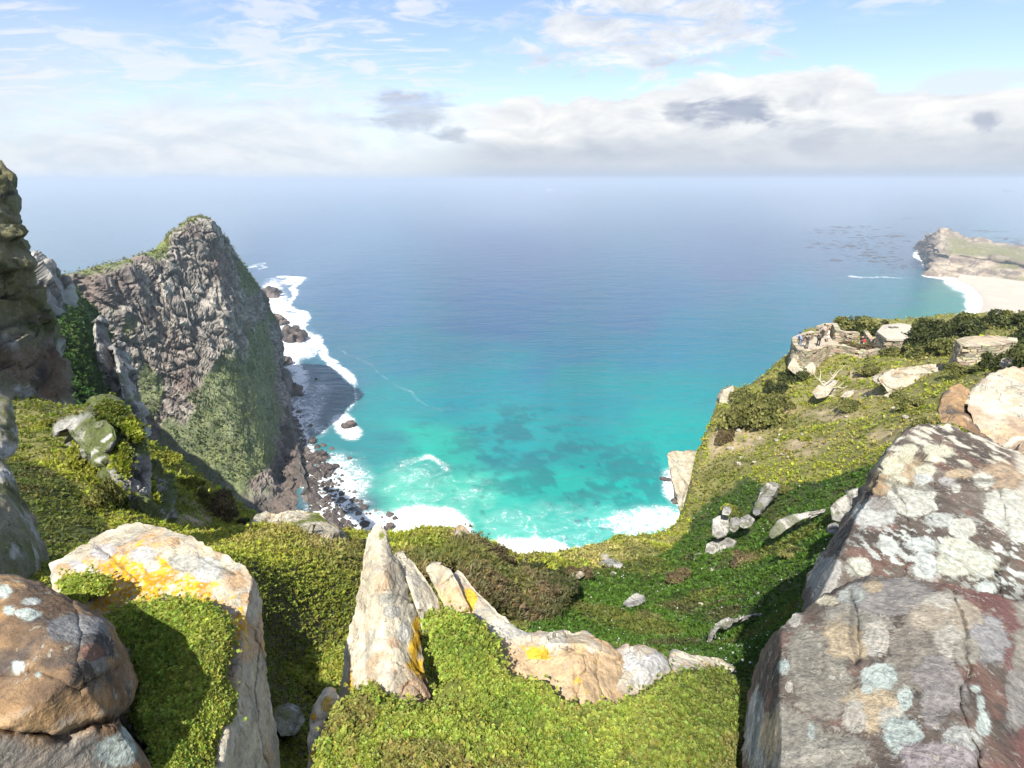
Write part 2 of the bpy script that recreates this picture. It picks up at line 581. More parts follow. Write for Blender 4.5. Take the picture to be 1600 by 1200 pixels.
def build_sea():
    th = np.concatenate([np.linspace(-180, -62, 40)[:-1], np.linspace(-62, 62, 420), np.linspace(62, 180, 40)[1:-1]]) * math.pi / 180
    r = np.concatenate([[2.0, 60.0, 110.0], np.geomspace(135, 1600, 270), np.geomspace(1660, 90000, 46)])
    TH, RR = np.meshgrid(th, r)
    V = np.stack([RR * np.sin(TH), RR * np.cos(TH), np.zeros_like(RR)], -1).reshape(-1, 3)
    f = grid_faces(len(r), len(th), True)
    px, py, s = pix(V)
    front = s > 1
    px = np.clip(np.where(front, px, 800), -400, 2000); py = np.clip(np.where(front, py, 1000), 283, 1000)
    wx = (fbm(np.stack([V[:, 0] / 60, V[:, 1] / 60, 0 * px], -1), 4, 3) - 0.5)
    wy = (fbm(np.stack([V[:, 0] / 60, V[:, 1] / 60, 0 * px + 9], -1), 4, 8) - 0.5)
    k = sst(py, 300, 560)
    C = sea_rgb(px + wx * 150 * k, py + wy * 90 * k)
    P2 = np.stack([V[:, 0], V[:, 1], 0 * px], -1)
    # reef and boulders on the sand, seen through clear water
    zone = np.exp(-(((px - 800) / 110) ** 2 + ((py - 720) / 60) ** 2)) * 0.6 + np.exp(-(((px - 930) / 190) ** 2 + ((py - 735) / 55) ** 2)) * 0.55 \
        + np.exp(-(((px - 790) / 90) ** 2 + ((py - 655) / 30) ** 2)) * 0.45 + np.exp(-(((px - 1000) / 90) ** 2 + ((py - 770) / 50) ** 2)) * 0.35 \
        + np.exp(-(((px - 640) / 60) ** 2 + ((py - 690) / 60) ** 2)) * 0.35
    n = fbm(P2 / 15.0 + (fbm(P2 / 9, 3, 77)[:, None] - 0.5) * 1.2, 6, 21, 0.6)
    reef = sst(n + zone * 0.22, 0.56, 0.76) * np.clip(zone * 1.6, 0, 1)
    f1, f2, cid, _ = cells(P2 / 6.5 + (fbm(P2 / 5, 3, 5)[:, None] - 0.5) * 0.8, 4)
    blobs = sst(f1, 0.36, 0.20) * (cid > 0.60) * np.clip(np.exp(-(((px - 930) / 230) ** 2 + ((py - 775) / 72) ** 2)) * 1.5, 0, 1)
    dark = np.maximum(reef * 0.50, blobs * 0.65)
    C = mixc(C, lin(34, 92, 112), dark)
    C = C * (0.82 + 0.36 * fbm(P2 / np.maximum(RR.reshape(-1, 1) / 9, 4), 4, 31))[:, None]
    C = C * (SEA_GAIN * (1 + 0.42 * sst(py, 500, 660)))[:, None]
    # amount of foam
    foam = np.zeros(len(V))
    def streak(pts, wpx, amt):
        nonlocal foam
        d, _, _ = polydist(px + wx * 46 * k, (py + wy * 30 * k) * 1.0, pts, closed=False)
        foam = np.maximum(foam, amt * np.exp(-(d / wpx) ** 2))
    def blob(x, y, a, b, amt):
        nonlocal foam
        q = ((px - x + wx * 60) / a) ** 2 + ((py - y + wy * 40) / b) ** 2
        foam = np.maximum(foam, amt * np.exp(-q * q))
    streak([(425, 455), (438, 500), (455, 560), (458, 620), (470, 680), (480, 740), (505, 800), (560, 850), (620, 860)], 22, 0.85)
    streak([(455, 500), (470, 520), (490, 525), (505, 560), (520, 575), (545, 590)], 9, 0.95)
    streak([(470, 440), (455, 455), (448, 480), (470, 500)], 6, 0.85)
    streak([(545, 590), (560, 625), (545, 650), (500, 680)], 5, 0.62)
    streak([(520, 545), (580, 570), (620, 600), (700, 640)], 2.5, 0.40)
    streak([(620, 730), (660, 715), (690, 735)], 8, 0.58)
    streak([(1325, 432), (1350, 434), (1410, 436)], 2.5, 0.6)
    streak([(380, 418), (420, 412), (400, 420)], 2.5, 0.55)
    blob(455, 440, 30, 8, 1.0)
    blob(490, 640, 34, 60, 0.62); blob(520, 760, 60, 60, 0.74); blob(470, 545, 30, 40, 0.7)
    blob(545, 668, 24, 22, 0.9)
    blob(650, 838, 90, 44, 1.25); blob(560, 830, 80, 34, 0.85)
    blob(640, 760, 80, 50, 0.45)
    blob(820, 872, 85, 26, 1.2); blob(890, 884, 70, 26, 1.15)
    blob(700, 790, 110, 60, 0.42); blob(850, 830, 200, 50, 0.42)
    blob(1000, 822, 90, 26, 0.72); blob(1048, 770, 26, 40, 0.85); blob(1060, 830, 40, 30, 0.85)
    # surf on the far beach
    streak([(1440, 392), (1432, 398), (1448, 412), (1462, 420)], 6, 0.95)
    streak([(1445, 432), (1480, 433), (1500, 440)], 4, 1.0)
    streak([(1486, 436), (1520, 450), (1530, 470), (1520, 490), (1490, 512), (1440, 530)], 17, 1.25)
    foam = np.clip(foam, 0, 1.3) * front
    col = np.concatenate([C, foam[:, None]], 1)
    m, t, out = mat_new('sea_water')
    g = t.new('ShaderNodeNewGeometry').outputs['Position']
    at_ = t.new('ShaderNodeAttribute', attribute_name='Col')
    fo = t.new('ShaderNodeAttribute', attribute_name='Foam').outputs['Fac']
    gw = t.vscale(g, (0.55, 1.0, 1.0))
    n_swell = t.noise(gw, 0.035, 3, 0.5, 0.2)
    n_wave = t.noise(gw, 0.16, 5, 0.62, 0.4)
    n_chop = t.noise(gw, 0.75, 4, 0.6, 0.2)
    # foam: solid where it is thick, a torn net where it is thin
    wv = t.new('ShaderNodeVectorMath', operation='ADD')
    nd = t.new('ShaderNodeTexNoise')
    t.put(nd.inputs['Vector'], g); nd.inputs['Scale'].default_value = 0.12; nd.inputs['Detail'].default_value = 4
    t.l.new(t.vscale(nd.outputs[1], 9.0), wv.inputs[0]); t.l.new(g, wv.inputs[1])
    e1 = t.voro(wv.outputs[0], 0.20, 'DISTANCE_TO_EDGE')
    e2 = t.voro(wv.outputs[0], 0.55, 'DISTANCE_TO_EDGE')
    net = t.m('MAXIMUM', t.step(e1, 0.16, 0.0), t.mul(t.step(e2, 0.16, 0.0), 0.8))
    nf = t.noise(g, 0.10, 8, 0.68, 0.8)
    nf2 = t.noise(g, 0.5, 6, 0.7, 0.5)
    body = t.add(t.mul(nf, 0.9), t.mul(nf2, 0.35))
    thr = t.add(body, t.mul(t.sub(net, 0.35), 0.22))
    fm = t.step(t.add(thr, t.mul(fo, 0.95)), 1.12, 1.42)
    soft = t.mul(t.step(t.add(t.mul(nf, 0.8), fo), 0.62, 1.45), 0.42)
    fmask = t.m('MAXIMUM', fm, soft)
    wcol = at_.outputs['Color']
    v = t.add(0.86, t.mul(n_wave, 0.28))
    wcol = t.mix(1.0, wcol, t.xyz(v, v, v), 'MULTIPLY')
    p = t.new('ShaderNodeBsdfPrincipled')
    t.put(p.inputs['Base Color'], wcol)
    p.inputs['Roughness'].default_value = 0.16
    p.inputs['IOR'].default_value = 1.33
    p.inputs['Specular IOR Level'].default_value = 0.30
    hgt = t.add(t.add(t.mul(n_swell, 2.4), t.mul(n_wave, 1.0)), t.mul(n_chop, 0.22))
    t.put(p.inputs['Normal'], t.bump(hgt, 0.75, 1.5))
    fp = t.new('ShaderNodeBsdfPrincipled')
    fp.inputs['Base Color'].default_value = (0.80, 0.83, 0.84, 1)
    fp.inputs['Roughness'].default_value = 0.8
    t.put(fp.inputs['Normal'], t.bump(t.add(nf2, t.mul(fm, 0.4)), 0.5, 0.6))
    mx = t.new('ShaderNodeMixShader')
    t.l.new(fmask, mx.inputs[0]); t.l.new(p.outputs[0], mx.inputs[1]); t.l.new(fp.outputs[0], mx.inputs[2])
    t.l.new(mx.outputs[0], out.inputs[0])
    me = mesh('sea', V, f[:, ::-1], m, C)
    a = me.attributes.new('Foam', 'FLOAT', 'POINT')
    a.data.foreach_set('value', foam.astype(np.float32))
    return tag(link('sea', me), kind='structure')


SEA_GAIN = 0.37
build_sea()

# ---------------------------------------------------------------- headlands
def resample(ctrl, nr, nc, kind='cubic'):
    """ctrl (R,C,3) -> (nr,nc,3), smooth along both directions"""
    def cr(A, n):
        k = A.shape[0]
        t = np.linspace(0, k - 1, n)
        i = np.clip(np.floor(t).astype(int), 0, k - 2)
        f = (t - i)[:, None, None]
        p0 = A[np.clip(i - 1, 0, k - 1)]; p1 = A[i]; p2 = A[i + 1]; p3 = A[np.clip(i + 2, 0, k - 1)]
        m1 = (p2 - p0) * 0.35; m2 = (p3 - p1) * 0.35
        return ((2 * f ** 3 - 3 * f ** 2 + 1) * p1 + (f ** 3 - 2 * f ** 2 + f) * m1 + (-2 * f ** 3 + 3 * f ** 2) * p2 + (f ** 3 - f ** 2) * m2)
    A = cr(np.asarray(ctrl, float), nr)
    return cr(A.transpose(1, 0, 2), nc).transpose(1, 0, 2)


def big_headland():
    crest = [(40, 450, 215, -30), (95, 432, 228, -22), (150, 418, 238, 20), (200, 404, 248, 22), (240, 393, 255, 22), (260, 386, 258, 18), (264, 366, 259, 12),
             (285, 350, 264, 14), (305, 338, 270, 16), (322, 341, 276, 16), (336, 354, 284, 12), (352, 372, 296, 10), (370, 402, 312, 8),
             (385, 424, 345, 8), (402, 446, 385, 6), (420, 484, 420, 5), (432, 525, 430, 4), (441, 580, 420, 3), (452, 660, 350, 2), (470, 740, 300, 1), (482, 800, 275, 1)]
    base = [(110, 700), (170, 740), (225, 770), (270, 790), (300, 800), (325, 808), (335, 810), (350, 812), (368, 812), (382, 812), (395, 810), (408, 806), (424, 800),
            (434, 790), (440, 770), (444, 740), (448, 700), (452, 670), (462, 720), (476, 770), (486, 806)]
    rows = []
    prof = [(0.0, 1.0), (0.03, 0.93), (0.10, 0.78), (0.19, 0.62), (0.32, 0.47), (0.52, 0.30), (0.74, 0.14), (0.92, 0.04), (1.0, 0.0), (1.03, -0.04)]
    cols = []
    for (cx, cy, cs, band), (bx, by) in zip(crest, base):
        c = at(cx, cy, cs)
        b = onz(bx, by, 0.0)
        h = c[2]
        col_ = []
        away = np.array([c[0], c[1], 0]); away /= np.linalg.norm(away)
        away = away * 0.6 + np.array([-0.8, 0.0, 0])
        away /= np.linalg.norm(away)
        edge = at(cx + 4, cy + abs(band), cs - 4) if band > 0 else c + np.array([0, 0, -1.0])
        for d_, q_ in ((150, 0.0), (100, 0.25), (48, 0.66), (14, 0.93)):
            pt = c + away * d_ * (0.3 + 0.7 * h / 130)
            pt[2] = h * q_ - (3 if q_ == 0 else 0)
            col_.append(pt)
        col_.append(c)
        for hf, zf in prof:
            pt = edge + (b - edge) * hf
            pt[2] = edge[2] * zf if zf >= 0 else -3
            col_.append(pt)
        cols.append(np.array(col_))
    A = np.array(cols).transpose(1, 0, 2)
    nr, nc = 310, 310
    G = resample(A, nr, nc)
    V = G.reshape(-1, 3)
    f = grid_faces(nr, nc)
    N = vnormals(V, f)
    if N[nr // 2 * nc + nc // 2] @ (EYE - V[nr // 2 * nc + nc // 2]) < 0:
        f = f[:, ::-1]; N = -N
    rowt = np.repeat(np.arange(nr) / (nr - 1), nc)
    px, py, s = pix(V)
    green0 = sst(N[:, 2], 0.55, 0.78)
    # bedding dips to the right, joints stand nearly upright
    along = V[:, 0] * 0.35 + V[:, 1] * 0.94
    q = V[:, 2] + 0.95 * along + 26 * (fbm(V / 45, 4, 4) - 0.5)
    Q = np.stack([along / 9.0, V[:, 0] / 14.0, q / 20.0], -1)
    f1, f2, cid, vec = cells(Q + (fbm(V / 8, 3, 2)[:, None] - 0.5) * 0.7, 9)
    Q2 = np.stack([along / 2.6, V[:, 0] / 4.0, q / 5.5], -1)
    g1, g2, gid, _ = cells(Q2 + (fbm(V / 4, 2, 6)[:, None] - 0.5) * 0.5, 19)
    bed = fbm(np.stack([q / 3.0, along / 60, 0 * q], -1), 4, 12)
    gul = fbm(np.stack([along / 11.0 + V[:, 2] / 60, V[:, 2] / 60, 0 * q], -1), 3, 14, ridged=True)
    rocky = 1 - sst(rowt, 0.335, 0.30)
    big = fbm(np.stack([along / 34.0, q / 70, 0 * q], -1), 3, 114)
    zone_g = np.zeros(len(V))
    for x, y, a, b, k in ((370, 660, 66, 110, 1.25), (330, 720, 52, 90, 1.1), (404, 570, 30, 70, .95), (355, 740, 50, 70, 0.9), (300, 610, 20, 30, .5), (270, 690, 26, 40, .75), (235, 610, 22, 60, .45),
                          (205, 520, 18, 30, .45), (300, 500, 34, 20, .35), (395, 430, 22, 40, 0.6), (420, 500, 10, 50, .5)):
        zone_g = np.maximum(zone_g, k * np.exp(-(((px - x) / a) ** 2 + ((py - y) / b) ** 2) ** 2))
    gn = fbm(V / 14.0, 5, 33)
    green = np.clip(sst(zone_g + (gn - 0.5) * 1.15, 0.34, 0.58) + green0 * sst(gn, 0.36, 0.5) * 0.8, 0, 1)
    top = sst(rowt, 0.335, 0.30)
    green = np.maximum(green, top * sst(gn, 0.30, 0.44))
    amp = rocky * (1 - 0.75 * green)
    edge_fade = np.clip(np.minimum((nc - 1 - np.tile(np.arange(nc), nr)) / 30, 1), 0.15, 1)
    d = (cid - 0.5) * 1.5 + (gid - 0.5) * 1.3 - sst(g2 - g1, 0.14, 0.0) * 0.8 - sst(f2 - f1, 0.1, 0.0) * 1.2 + (bed - 0.5) * 3.4 + (gul - 0.6) * 4.5 + (big - 0.5) * 10 + (fbm(V / 9, 5, 88, 0.6) - 0.5) * 5
    d = d * amp * edge_fade + (fbm(V / 5, 4, 8) - 0.5) * 2.2
    ridge = np.exp(-((rowt - 0.29) / 0.02) ** 2)
    d = d * (1 - 0.6 * ridge)
    V2 = V + N * d[:, None]
    N2 = vnormals(V2, f)
    a = fbm(V2 / 6, 5, 41); b_ = fbm(np.stack([along / 3, q / 30, 0 * q], -1), 4, 44)
    C = mixc((0.20, 0.175, 0.150), (0.36, 0.325, 0.28), sst(a * 0.6 + gid * 0.4, 0.3, 0.72))
    C = mixc(C, (0.075, 0.066, 0.064), sst(fbm(np.stack([q / 2.6, along / 18, V[:, 2] / 18], -1), 5, 47, 0.6), 0.55, 0.70) * 0.5)
    C = mixc(C, (0.12, 0.105, 0.10), sst(b_, 0.55, 0.75) * 0.6)
    fl_ = fbm(np.stack([q / 1.1, along / 22, V[:, 2] / 22], -1), 4, 147, 0.6)
    C = mixc(C, C * 0.55, sst(fl_, 0.56, 0.64) * 0.8)
    C = mixc(C, (0.44, 0.41, 0.36), sst(fl_, 0.42, 0.34) * 0.45)
    C = mixc(C, (0.165, 0.115, 0.098), sst(fbm(V / 22, 3, 71), 0.52, 0.68) * 0.6)
    C = mixc(C, (0.06, 0.055, 0.05), np.maximum(sst(g2 - g1, 0.08, 0.0), sst(f2 - f1, 0.05, 0.0)) * 0.75)
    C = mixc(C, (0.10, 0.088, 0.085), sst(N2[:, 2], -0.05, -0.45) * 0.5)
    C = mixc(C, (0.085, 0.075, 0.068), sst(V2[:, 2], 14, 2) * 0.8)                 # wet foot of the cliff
    gc = mixc((0.085, 0.125, 0.034), (0.15, 0.195, 0.05), sst(fbm(V / 4, 4, 51), 0.35, 0.65))
    gc = mixc(gc, (0.20, 0.18, 0.075), top * sst(fbm(V / 7, 4, 53), 0.42, 0.62) * 0.75)
    C = mixc(C, gc, green * (0.92 - 0.25 * (1 - top)) * sst(V2[:, 2], 3, 12))
    global HEAD_GREEN
    HEAD_GREEN = (V2[::1], N2, green * sst(V2[:, 2], 8, 20) * sst(rowt, 0.24, 0.28), top)
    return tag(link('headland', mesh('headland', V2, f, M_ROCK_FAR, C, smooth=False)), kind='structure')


big_headland()


def far_headland():
    top = [(1420, 391, 1330), (1438, 379, 1290), (1452, 368, 1190), (1462, 362, 1150), (1474, 359, 1130), (1490, 364, 1150), (1520, 374, 1180), (1560, 379, 1190), (1600, 386, 1190), (1700, 392, 1180), (1900, 396, 1130)]
    edg = [(1424, 393, 1325), (1440, 386, 1240), (1453, 380, 1120), (1460, 384, 1060), (1466, 392, 1000), (1484, 395, 972), (1516, 398, 958), (1556, 402, 940), (1600, 410, 900), (1690, 424, 840), (1850, 440, 760)]
    bot = [(1422, 395), (1437, 400), (1446, 413), (1450, 422), (1447, 431), (1470, 433), (1500, 435), (1540, 441), (1585, 447), (1640, 457), (1800, 470)]
    cols = []
    for i, ((tx, ty, ts), (ex, ey, es), (bx, by)) in enumerate(zip(top, edg, bot)):
        c = at(tx, ty, ts); e = at(ex, ey, es); b = onz(bx, by, 0.0)
        pts = []
        for d_, q in ((160, -0.05), (90, 0.5), (25, 0.95)):
            p = c + np.array([0.78, 0.62, 0]) * d_
            p[2] = c[2] * q
            pts.append(p)
        pts += [c, c * 0.62 + e * 0.38, e]
        for hf, zf in [(0.10, 0.82), (0.28, 0.55), (0.5, 0.32), (0.8, 0.12), (1.0, 0.0), (1.03, -0.05)]:
            p = e + (b - e) * hf
            p[2] = e[2] * zf if zf >= 0 else -3
            pts.append(p)
        cols.append(pts)
    A = np.array(cols).transpose(1, 0, 2)
    nr, nc = 170, 220
    V = resample(A, nr, nc).reshape(-1, 3)
    f = grid_faces(nr, nc)
    N = vnormals(V, f)
    k = nr // 2 * nc + nc // 2
    if N[k] @ (EYE - V[k]) < 0:
        f = f[:, ::-1]; N = -N
    px, py, s = pix(V)
    q = V[:, 2] + 6 * fbm(V / 70, 3, 3)
    f1, f2, cid, _ = cells(np.stack([V[:, 0] / 26, V[:, 1] / 40, q / 7], -1), 5)
    bed = fbm(np.stack([q / 4, V[:, 0] / 130, V[:, 1] / 130], -1), 4, 12)
    flat = sst(np.abs(np.repeat(np.arange(nr) / (nr - 1.0) * 11, nc) - 4.2), 1.2, 0.5)
    d = ((cid - 0.5) * 9 + (bed - 0.5) * 12) * (1 - 0.8 * flat) + (fbm(V / 25, 4, 9) - 0.5) * 8
    V2 = V + N * d[:, None]
    V2[:, 2] = np.where(V[:, 2] < 0.2, np.minimum(V2[:, 2], -0.5), V2[:, 2])
    C = mixc((0.23, 0.18, 0.13), (0.36, 0.30, 0.225), sst(fbm(V / 12, 4, 7), 0.35, 0.65))
    C = mixc(C, (0.11, 0.09, 0.085), sst(f2 - f1, 0.09, 0.0) * 0.8)
    C = mixc(C, (0.13, 0.10, 0.09), sst(bed, 0.55, 0.7) * 0.55)
    C = mixc(C, (0.26, 0.14, 0.11), np.exp(-(((px - 1440) / 14) ** 2 + ((py - 385) / 8) ** 2)) * 0.7)
    rowi = np.repeat(np.arange(nr) / (nr - 1.0) * 11, nc)
    g = sst(rowi, 3.4, 4.0) * sst(rowi, 5.3, 4.8) * sst(px, 1470, 1492) * sst(fbm(V / 20, 4, 17), 0.28, 0.42)
    g = np.maximum(g, sst(rowi, 5, 6) * sst(fbm(V / 28, 4, 27), 0.50, 0.58) * sst(px, 1530, 1580) * 0.8)
    C = mixc(C, (0.17, 0.165, 0.065), g * 0.85)
    return tag(link('far_headland', mesh('far_headland', V2, f, M_ROCK_FAR, C)), kind='structure')


far_headland()


def far_beach():
    sea_ = [(1492, 437), (1516, 448), (1530, 466), (1526, 484), (1508, 500), (1490, 515), (1470, 530)]
    land = [(1500, 436), (1545, 440), (1620, 450), (1700, 460), (1750, 490), (1800, 520), (1800, 560)]
    a = np.array([onz(*p, 0.0) for p in sea_]); b = np.array([onz(*p, 0.0) for p in land])
    a[:, 2] = -0.25; b[:, 2] = 7.0
    ctr = np.stack([a + (b - a) * t for t in (0, 0.12, 0.3, 0.6, 1.0)])
    ctr[1, :, 2] = 0.6; ctr[2, :, 2] = 1.8; ctr[3, :, 2] = 3.5
    V = resample(ctr, 40, 80).reshape(-1, 3)
    f = grid_faces(40, 80)
    N = vnormals(V, f)
    if N[:, 2].mean() < 0: f = f[:, ::-1]
    C = mixc((0.38, 0.33, 0.265), (0.47, 0.42, 0.345), fbm(V / 15, 4, 3))
    C = mixc(C, (0.34, 0.30, 0.25), sst(V[:, 2], 0.9, 0.1) * 0.5)
    return tag(link('beach', mesh('beach', V, f, M_SOIL, C)), kind='structure')


far_beach()


# ---------------------------------------------------------------- the near hillside
HILL = [  # px, py, distance along the optical axis
    (-60, 700, 16), (20, 650, 19), (90, 640, 20), (130, 700, 16), (165, 770, 13), (75, 870, 8), (20, 760, 12), (200, 820, 10.5), (-60, 860, 7),
    (250, 705, 23), (300, 745, 25), (385, 812, 26), (330, 838, 15), (280, 838, 12), (235, 720, 21),
    (320, 860, 10), (430, 815, 12.5), (540, 850, 13), (560, 940, 9), (530, 1080, 7), (450, 1050, 7), (405, 920, 7.2), (380, 1000, 6),
    (470, 1180, 5.6), (250, 1100, 4.2), (100, 1100, 2.6), (800, 1320, 3.0), (600, 1320, 3.0), (1000, 1320, 2.9),
    (600, 850, 15), (660, 850, 17), (700, 830, 19), (760, 868, 19), (830, 905, 21), (870, 895, 24), (880, 960, 15), (760, 960, 11), (700, 1000, 7),
    (900, 872, 27), (960, 852, 31), (1000, 843, 34), (1060, 840, 37), (950, 950, 19), (1050, 900, 26), (1000, 1000, 14), (1100, 1000, 14), (1200, 950, 15), (1150, 1010, 11.5),
    (1110, 870, 28), (1200, 800, 32), (1170, 760, 36), (1095, 800, 40), (1100, 720, 46), (1000, 1090, 6), (1180, 1100, 5),
    (1130, 640, 56), (1200, 700, 44), (1250, 680, 44), (1300, 620, 52), (1235, 580, 63), (1290, 560, 62), (1380, 548, 62), (1330, 740, 31), (1380, 722, 28), (1340, 800, 21), (1290, 870, 15),
    (1420, 600, 45), (1460, 620, 35), (1500, 556, 46), (1590, 510, 58), (1590, 570, 36), (1500, 522, 58), (1580, 620, 20), (1380, 520, 74), (1290, 520, 72), (1450, 520, 66),
    (1700, 560, 40), (1700, 620, 16), (1700, 506, 70), (1600, 490, 98), (1500, 496, 90), (1400, 503, 85), (1700, 486, 108), (1300, 507, 80), (1850, 478, 112), (1850, 520, 60), (1500, 720, 14), (1450, 800, 10), (1400, 1000, 5), (1600, 1000, 4), (1500, 1300, 2.6), (1240, 1300, 2.6),
    (300, 1320, 3.0), (0, 1320, 2.2), (1550, 900, 6), (1850, 600, 30), (1900, 900, 5), (-250, 750, 14), (-250, 1000, 4),
]
EDGE = [(-260, 640, 24), (-40, 632, 26), (90, 632, 24), (150, 660, 24), (230, 692, 25), (262, 706, 26), (300, 742, 27), (345, 780, 28), (392, 814, 28), (440, 800, 21), (520, 800, 20), (620, 838, 20), (690, 822, 22), (730, 842, 23),
        (775, 868, 24), (835, 892, 26), (868, 894, 27), (885, 878, 29), (915, 862, 31), (960, 850, 34), (1005, 840, 37), (1062, 836, 40), (1078, 812, 42), (1098, 705, 49), (1122, 645, 57), (1132, 610, 61),
        (1160, 597, 63), (1205, 590, 66), (1236, 566, 70), (1262, 520, 77), (1300, 502, 82), (1382, 500, 88), (1500, 488, 95), (1620, 476, 105), (1900, 455, 120)]


def hill_field():
    c = np.array(HILL, float)
    P = at(c[:, 0], c[:, 1], c[:, 2]) - EYE
    r = np.hypot(P[:, 0], P[:, 1]); th = np.arctan2(P[:, 0], P[:, 1])
    fn = tps(np.stack([th, np.log(r) * 0.6], -1), P[:, 2] / r, 2e-3)
    e = np.array(EDGE, float)
    EP = at(e[:, 0], e[:, 1], e[:, 2]) - EYE
    outline = [(-60, -2), ] + [tuple(p[:2]) for p in EP] + [(150, -2)]
    # outline: everything between the edge and the camera
    def raw(x, y):
        rr = np.maximum(np.hypot(x, y), 0.3)
        return rr * np.clip(fn(np.stack([np.arctan2(x, y), np.log(rr) * 0.6], -1)), -3, 0.4)
    def f(x, y, detail=True):
        x = np.asarray(x, float); y = np.asarray(y, float)
        ins = inpoly(x, y, outline)
        d, bx, by = polydist(x, y, [tuple(p[:2]) for p in EP], closed=False)
        z = raw(np.where(ins, x, bx), np.where(ins, y, by))
        out = np.where(ins, 0, d)
        z = z - np.where(out > 0, out * 1.2 + np.maximum(out - 0.5, 0) * 7.0, 0)
        rr = np.hypot(x, y)
        if detail:
            q = np.stack([x, y, 0 * x], -1)
            a = np.clip(rr / 30, 0.12, 1.4)
            z = z + (fbm(q / 4.5, 4, 91) - 0.5) * 1.15 * a + (fbm(q / 1.3, 4, 92) - 0.5) * 0.62 * np.clip(rr / 18, 0.2, 1.2)
            z = z + np.where(out > 1, (fbm(np.stack([x / 4, y / 4, z / 9], -1), 4, 95) - 0.5) * 3.5 * np.clip(out / 6, 0, 1), 0)
        return np.maximum(z + 150, -2.5), out
    return f


hill = hill_field()


def project_hill(px, py, s0=None):
    """first meeting of a pixel's ray with the hillside"""
    px = np.atleast_1d(np.asarray(px, float)); py = np.atleast_1d(np.asarray(py, float))
    d = raydir(px, py)
    s = np.full(len(px), np.nan)
    prev = np.full(len(px), 1.5)
    for k in np.geomspace(1.5, 140, 150):
        P = EYE + d * k
        z, _ = hill(P[:, 0], P[:, 1])
        hit = np.isnan(s) & (P[:, 2] < z)
        s[hit] = (prev[hit] + k) / 2
        prev[:] = k
    return s


def zone_weights(px, py):
    """what grows where, by the place on the slope: lush, dry, bare earth (0..1 each)"""
    lush = inpoly(px, py, [(1085, 800), (1130, 770), (1165, 745), (1200, 762), (1290, 752), (1340, 735), (1400, 715), (1420, 760), (1300, 1000), (1180, 1080), (1000, 1060), (820, 990), (880, 900), (950, 885), (1040, 868), (1075, 832)]).astype(float)  # outline of the cast shadow; dark plant green stands in for it
    lush = np.maximum(lush, inpoly(px, py, [(0, 720), (60, 725), (120, 760), (170, 830), (195, 815), (120, 860), (75, 880), (30, 830)]))  # shaded lower left slope, darkened by the same plant green
    earth = np.zeros(len(px))
    for x, y, a, b in ((1165, 690, 30, 22), (1262, 698, 40, 16), (1300, 650, 46, 10), (1390, 680, 50, 9), (1185, 660, 26, 20), (1350, 585, 40, 9), (1230, 640, 20, 8), (1340, 615, 60, 8),
                       (300, 815, 30, 12), (100, 660, 30, 12), (700, 900, 60, 20), (1120, 690, 14, 30)):
        earth = np.maximum(earth, np.exp(-(((px - x) / a) ** 2 + ((py - y) / b) ** 2)))
    return lush, earth


def build_hill():
    th = np.linspace(-80, 80, 360) * math.pi / 180
    r = np.concatenate([np.geomspace(0.8, 130, 290), np.geomspace(133, 260, 26)])
    TH, RR = np.meshgrid(th, r)
    x = (RR * np.sin(TH)).ravel(); y = (RR * np.cos(TH)).ravel()
    z, out = hill(x, y)
    V = np.stack([x, y, z], -1)
    f = grid_faces(len(r), len(th))[:, ::-1]
    keep = (z[f] > -2.2).any(1)
    f = f[keep]
    N = vnormals(V, f)
    px, py, s = pix(V)
    lush, earth = zone_weights(px, py)
    n = fbm(V / 1.6, 4, 61); n2 = fbm(V / 0.5, 3, 62)
    C = mixc((0.12, 0.125, 0.035), (0.22, 0.20, 0.075), n)
    C = mixc(C, (0.040, 0.065, 0.015), lush * 0.9)  # ground under the lush plants, slope shade put into its colour
    C = mixc(C, (0.36, 0.28, 0.18), np.clip(earth * 1.3, 0, 1) * sst(n2 * .5 + n * .5, 0.36, 0.56))
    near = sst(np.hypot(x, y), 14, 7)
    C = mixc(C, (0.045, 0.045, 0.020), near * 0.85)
    rock = np.clip(sst(out, 0.4, 2.5), 0, 1)
    C = mixc(C, mixc((0.33, 0.30, 0.25), (0.46, 0.42, 0.34), n), rock)
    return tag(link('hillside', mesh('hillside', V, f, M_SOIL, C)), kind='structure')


build_hill()


def summit():
    """the rocky top behind the camera"""
    g = np.arange(-34, 34.01, 0.4)
    gx, gy = np.meshgrid(g, np.arange(-34, 14.01, 0.4))
    x = gx.ravel(); y = gy.ravel()
    z = np.full(len(x), -1.9) - 0.35 * np.maximum(np.abs(x) - 6, 0) - np.maximum(y + 0.5, 0) * 1.2
    z = z + (fbm(np.stack([x / 3, y / 3, 0 * x], -1), 4, 5) - 0.5) * 1.2
    keepv = ~((y > -0.6) & (np.abs(x) < 1.25 * (y + 1.6) + 0.6))
    V = np.stack([x, y, z + 150], -1)
    f = grid_faces(gx.shape[0], gx.shape[1])
    f = f[keepv[f].all(1)]
    C = mixc((0.20, 0.18, 0.15), (0.36, 0.33, 0.28), fbm(V / 1.2, 4, 9))
    return tag(link('hilltop', mesh('hilltop', V, f, M_ROCK_MID, C)), kind='structure')


summit()


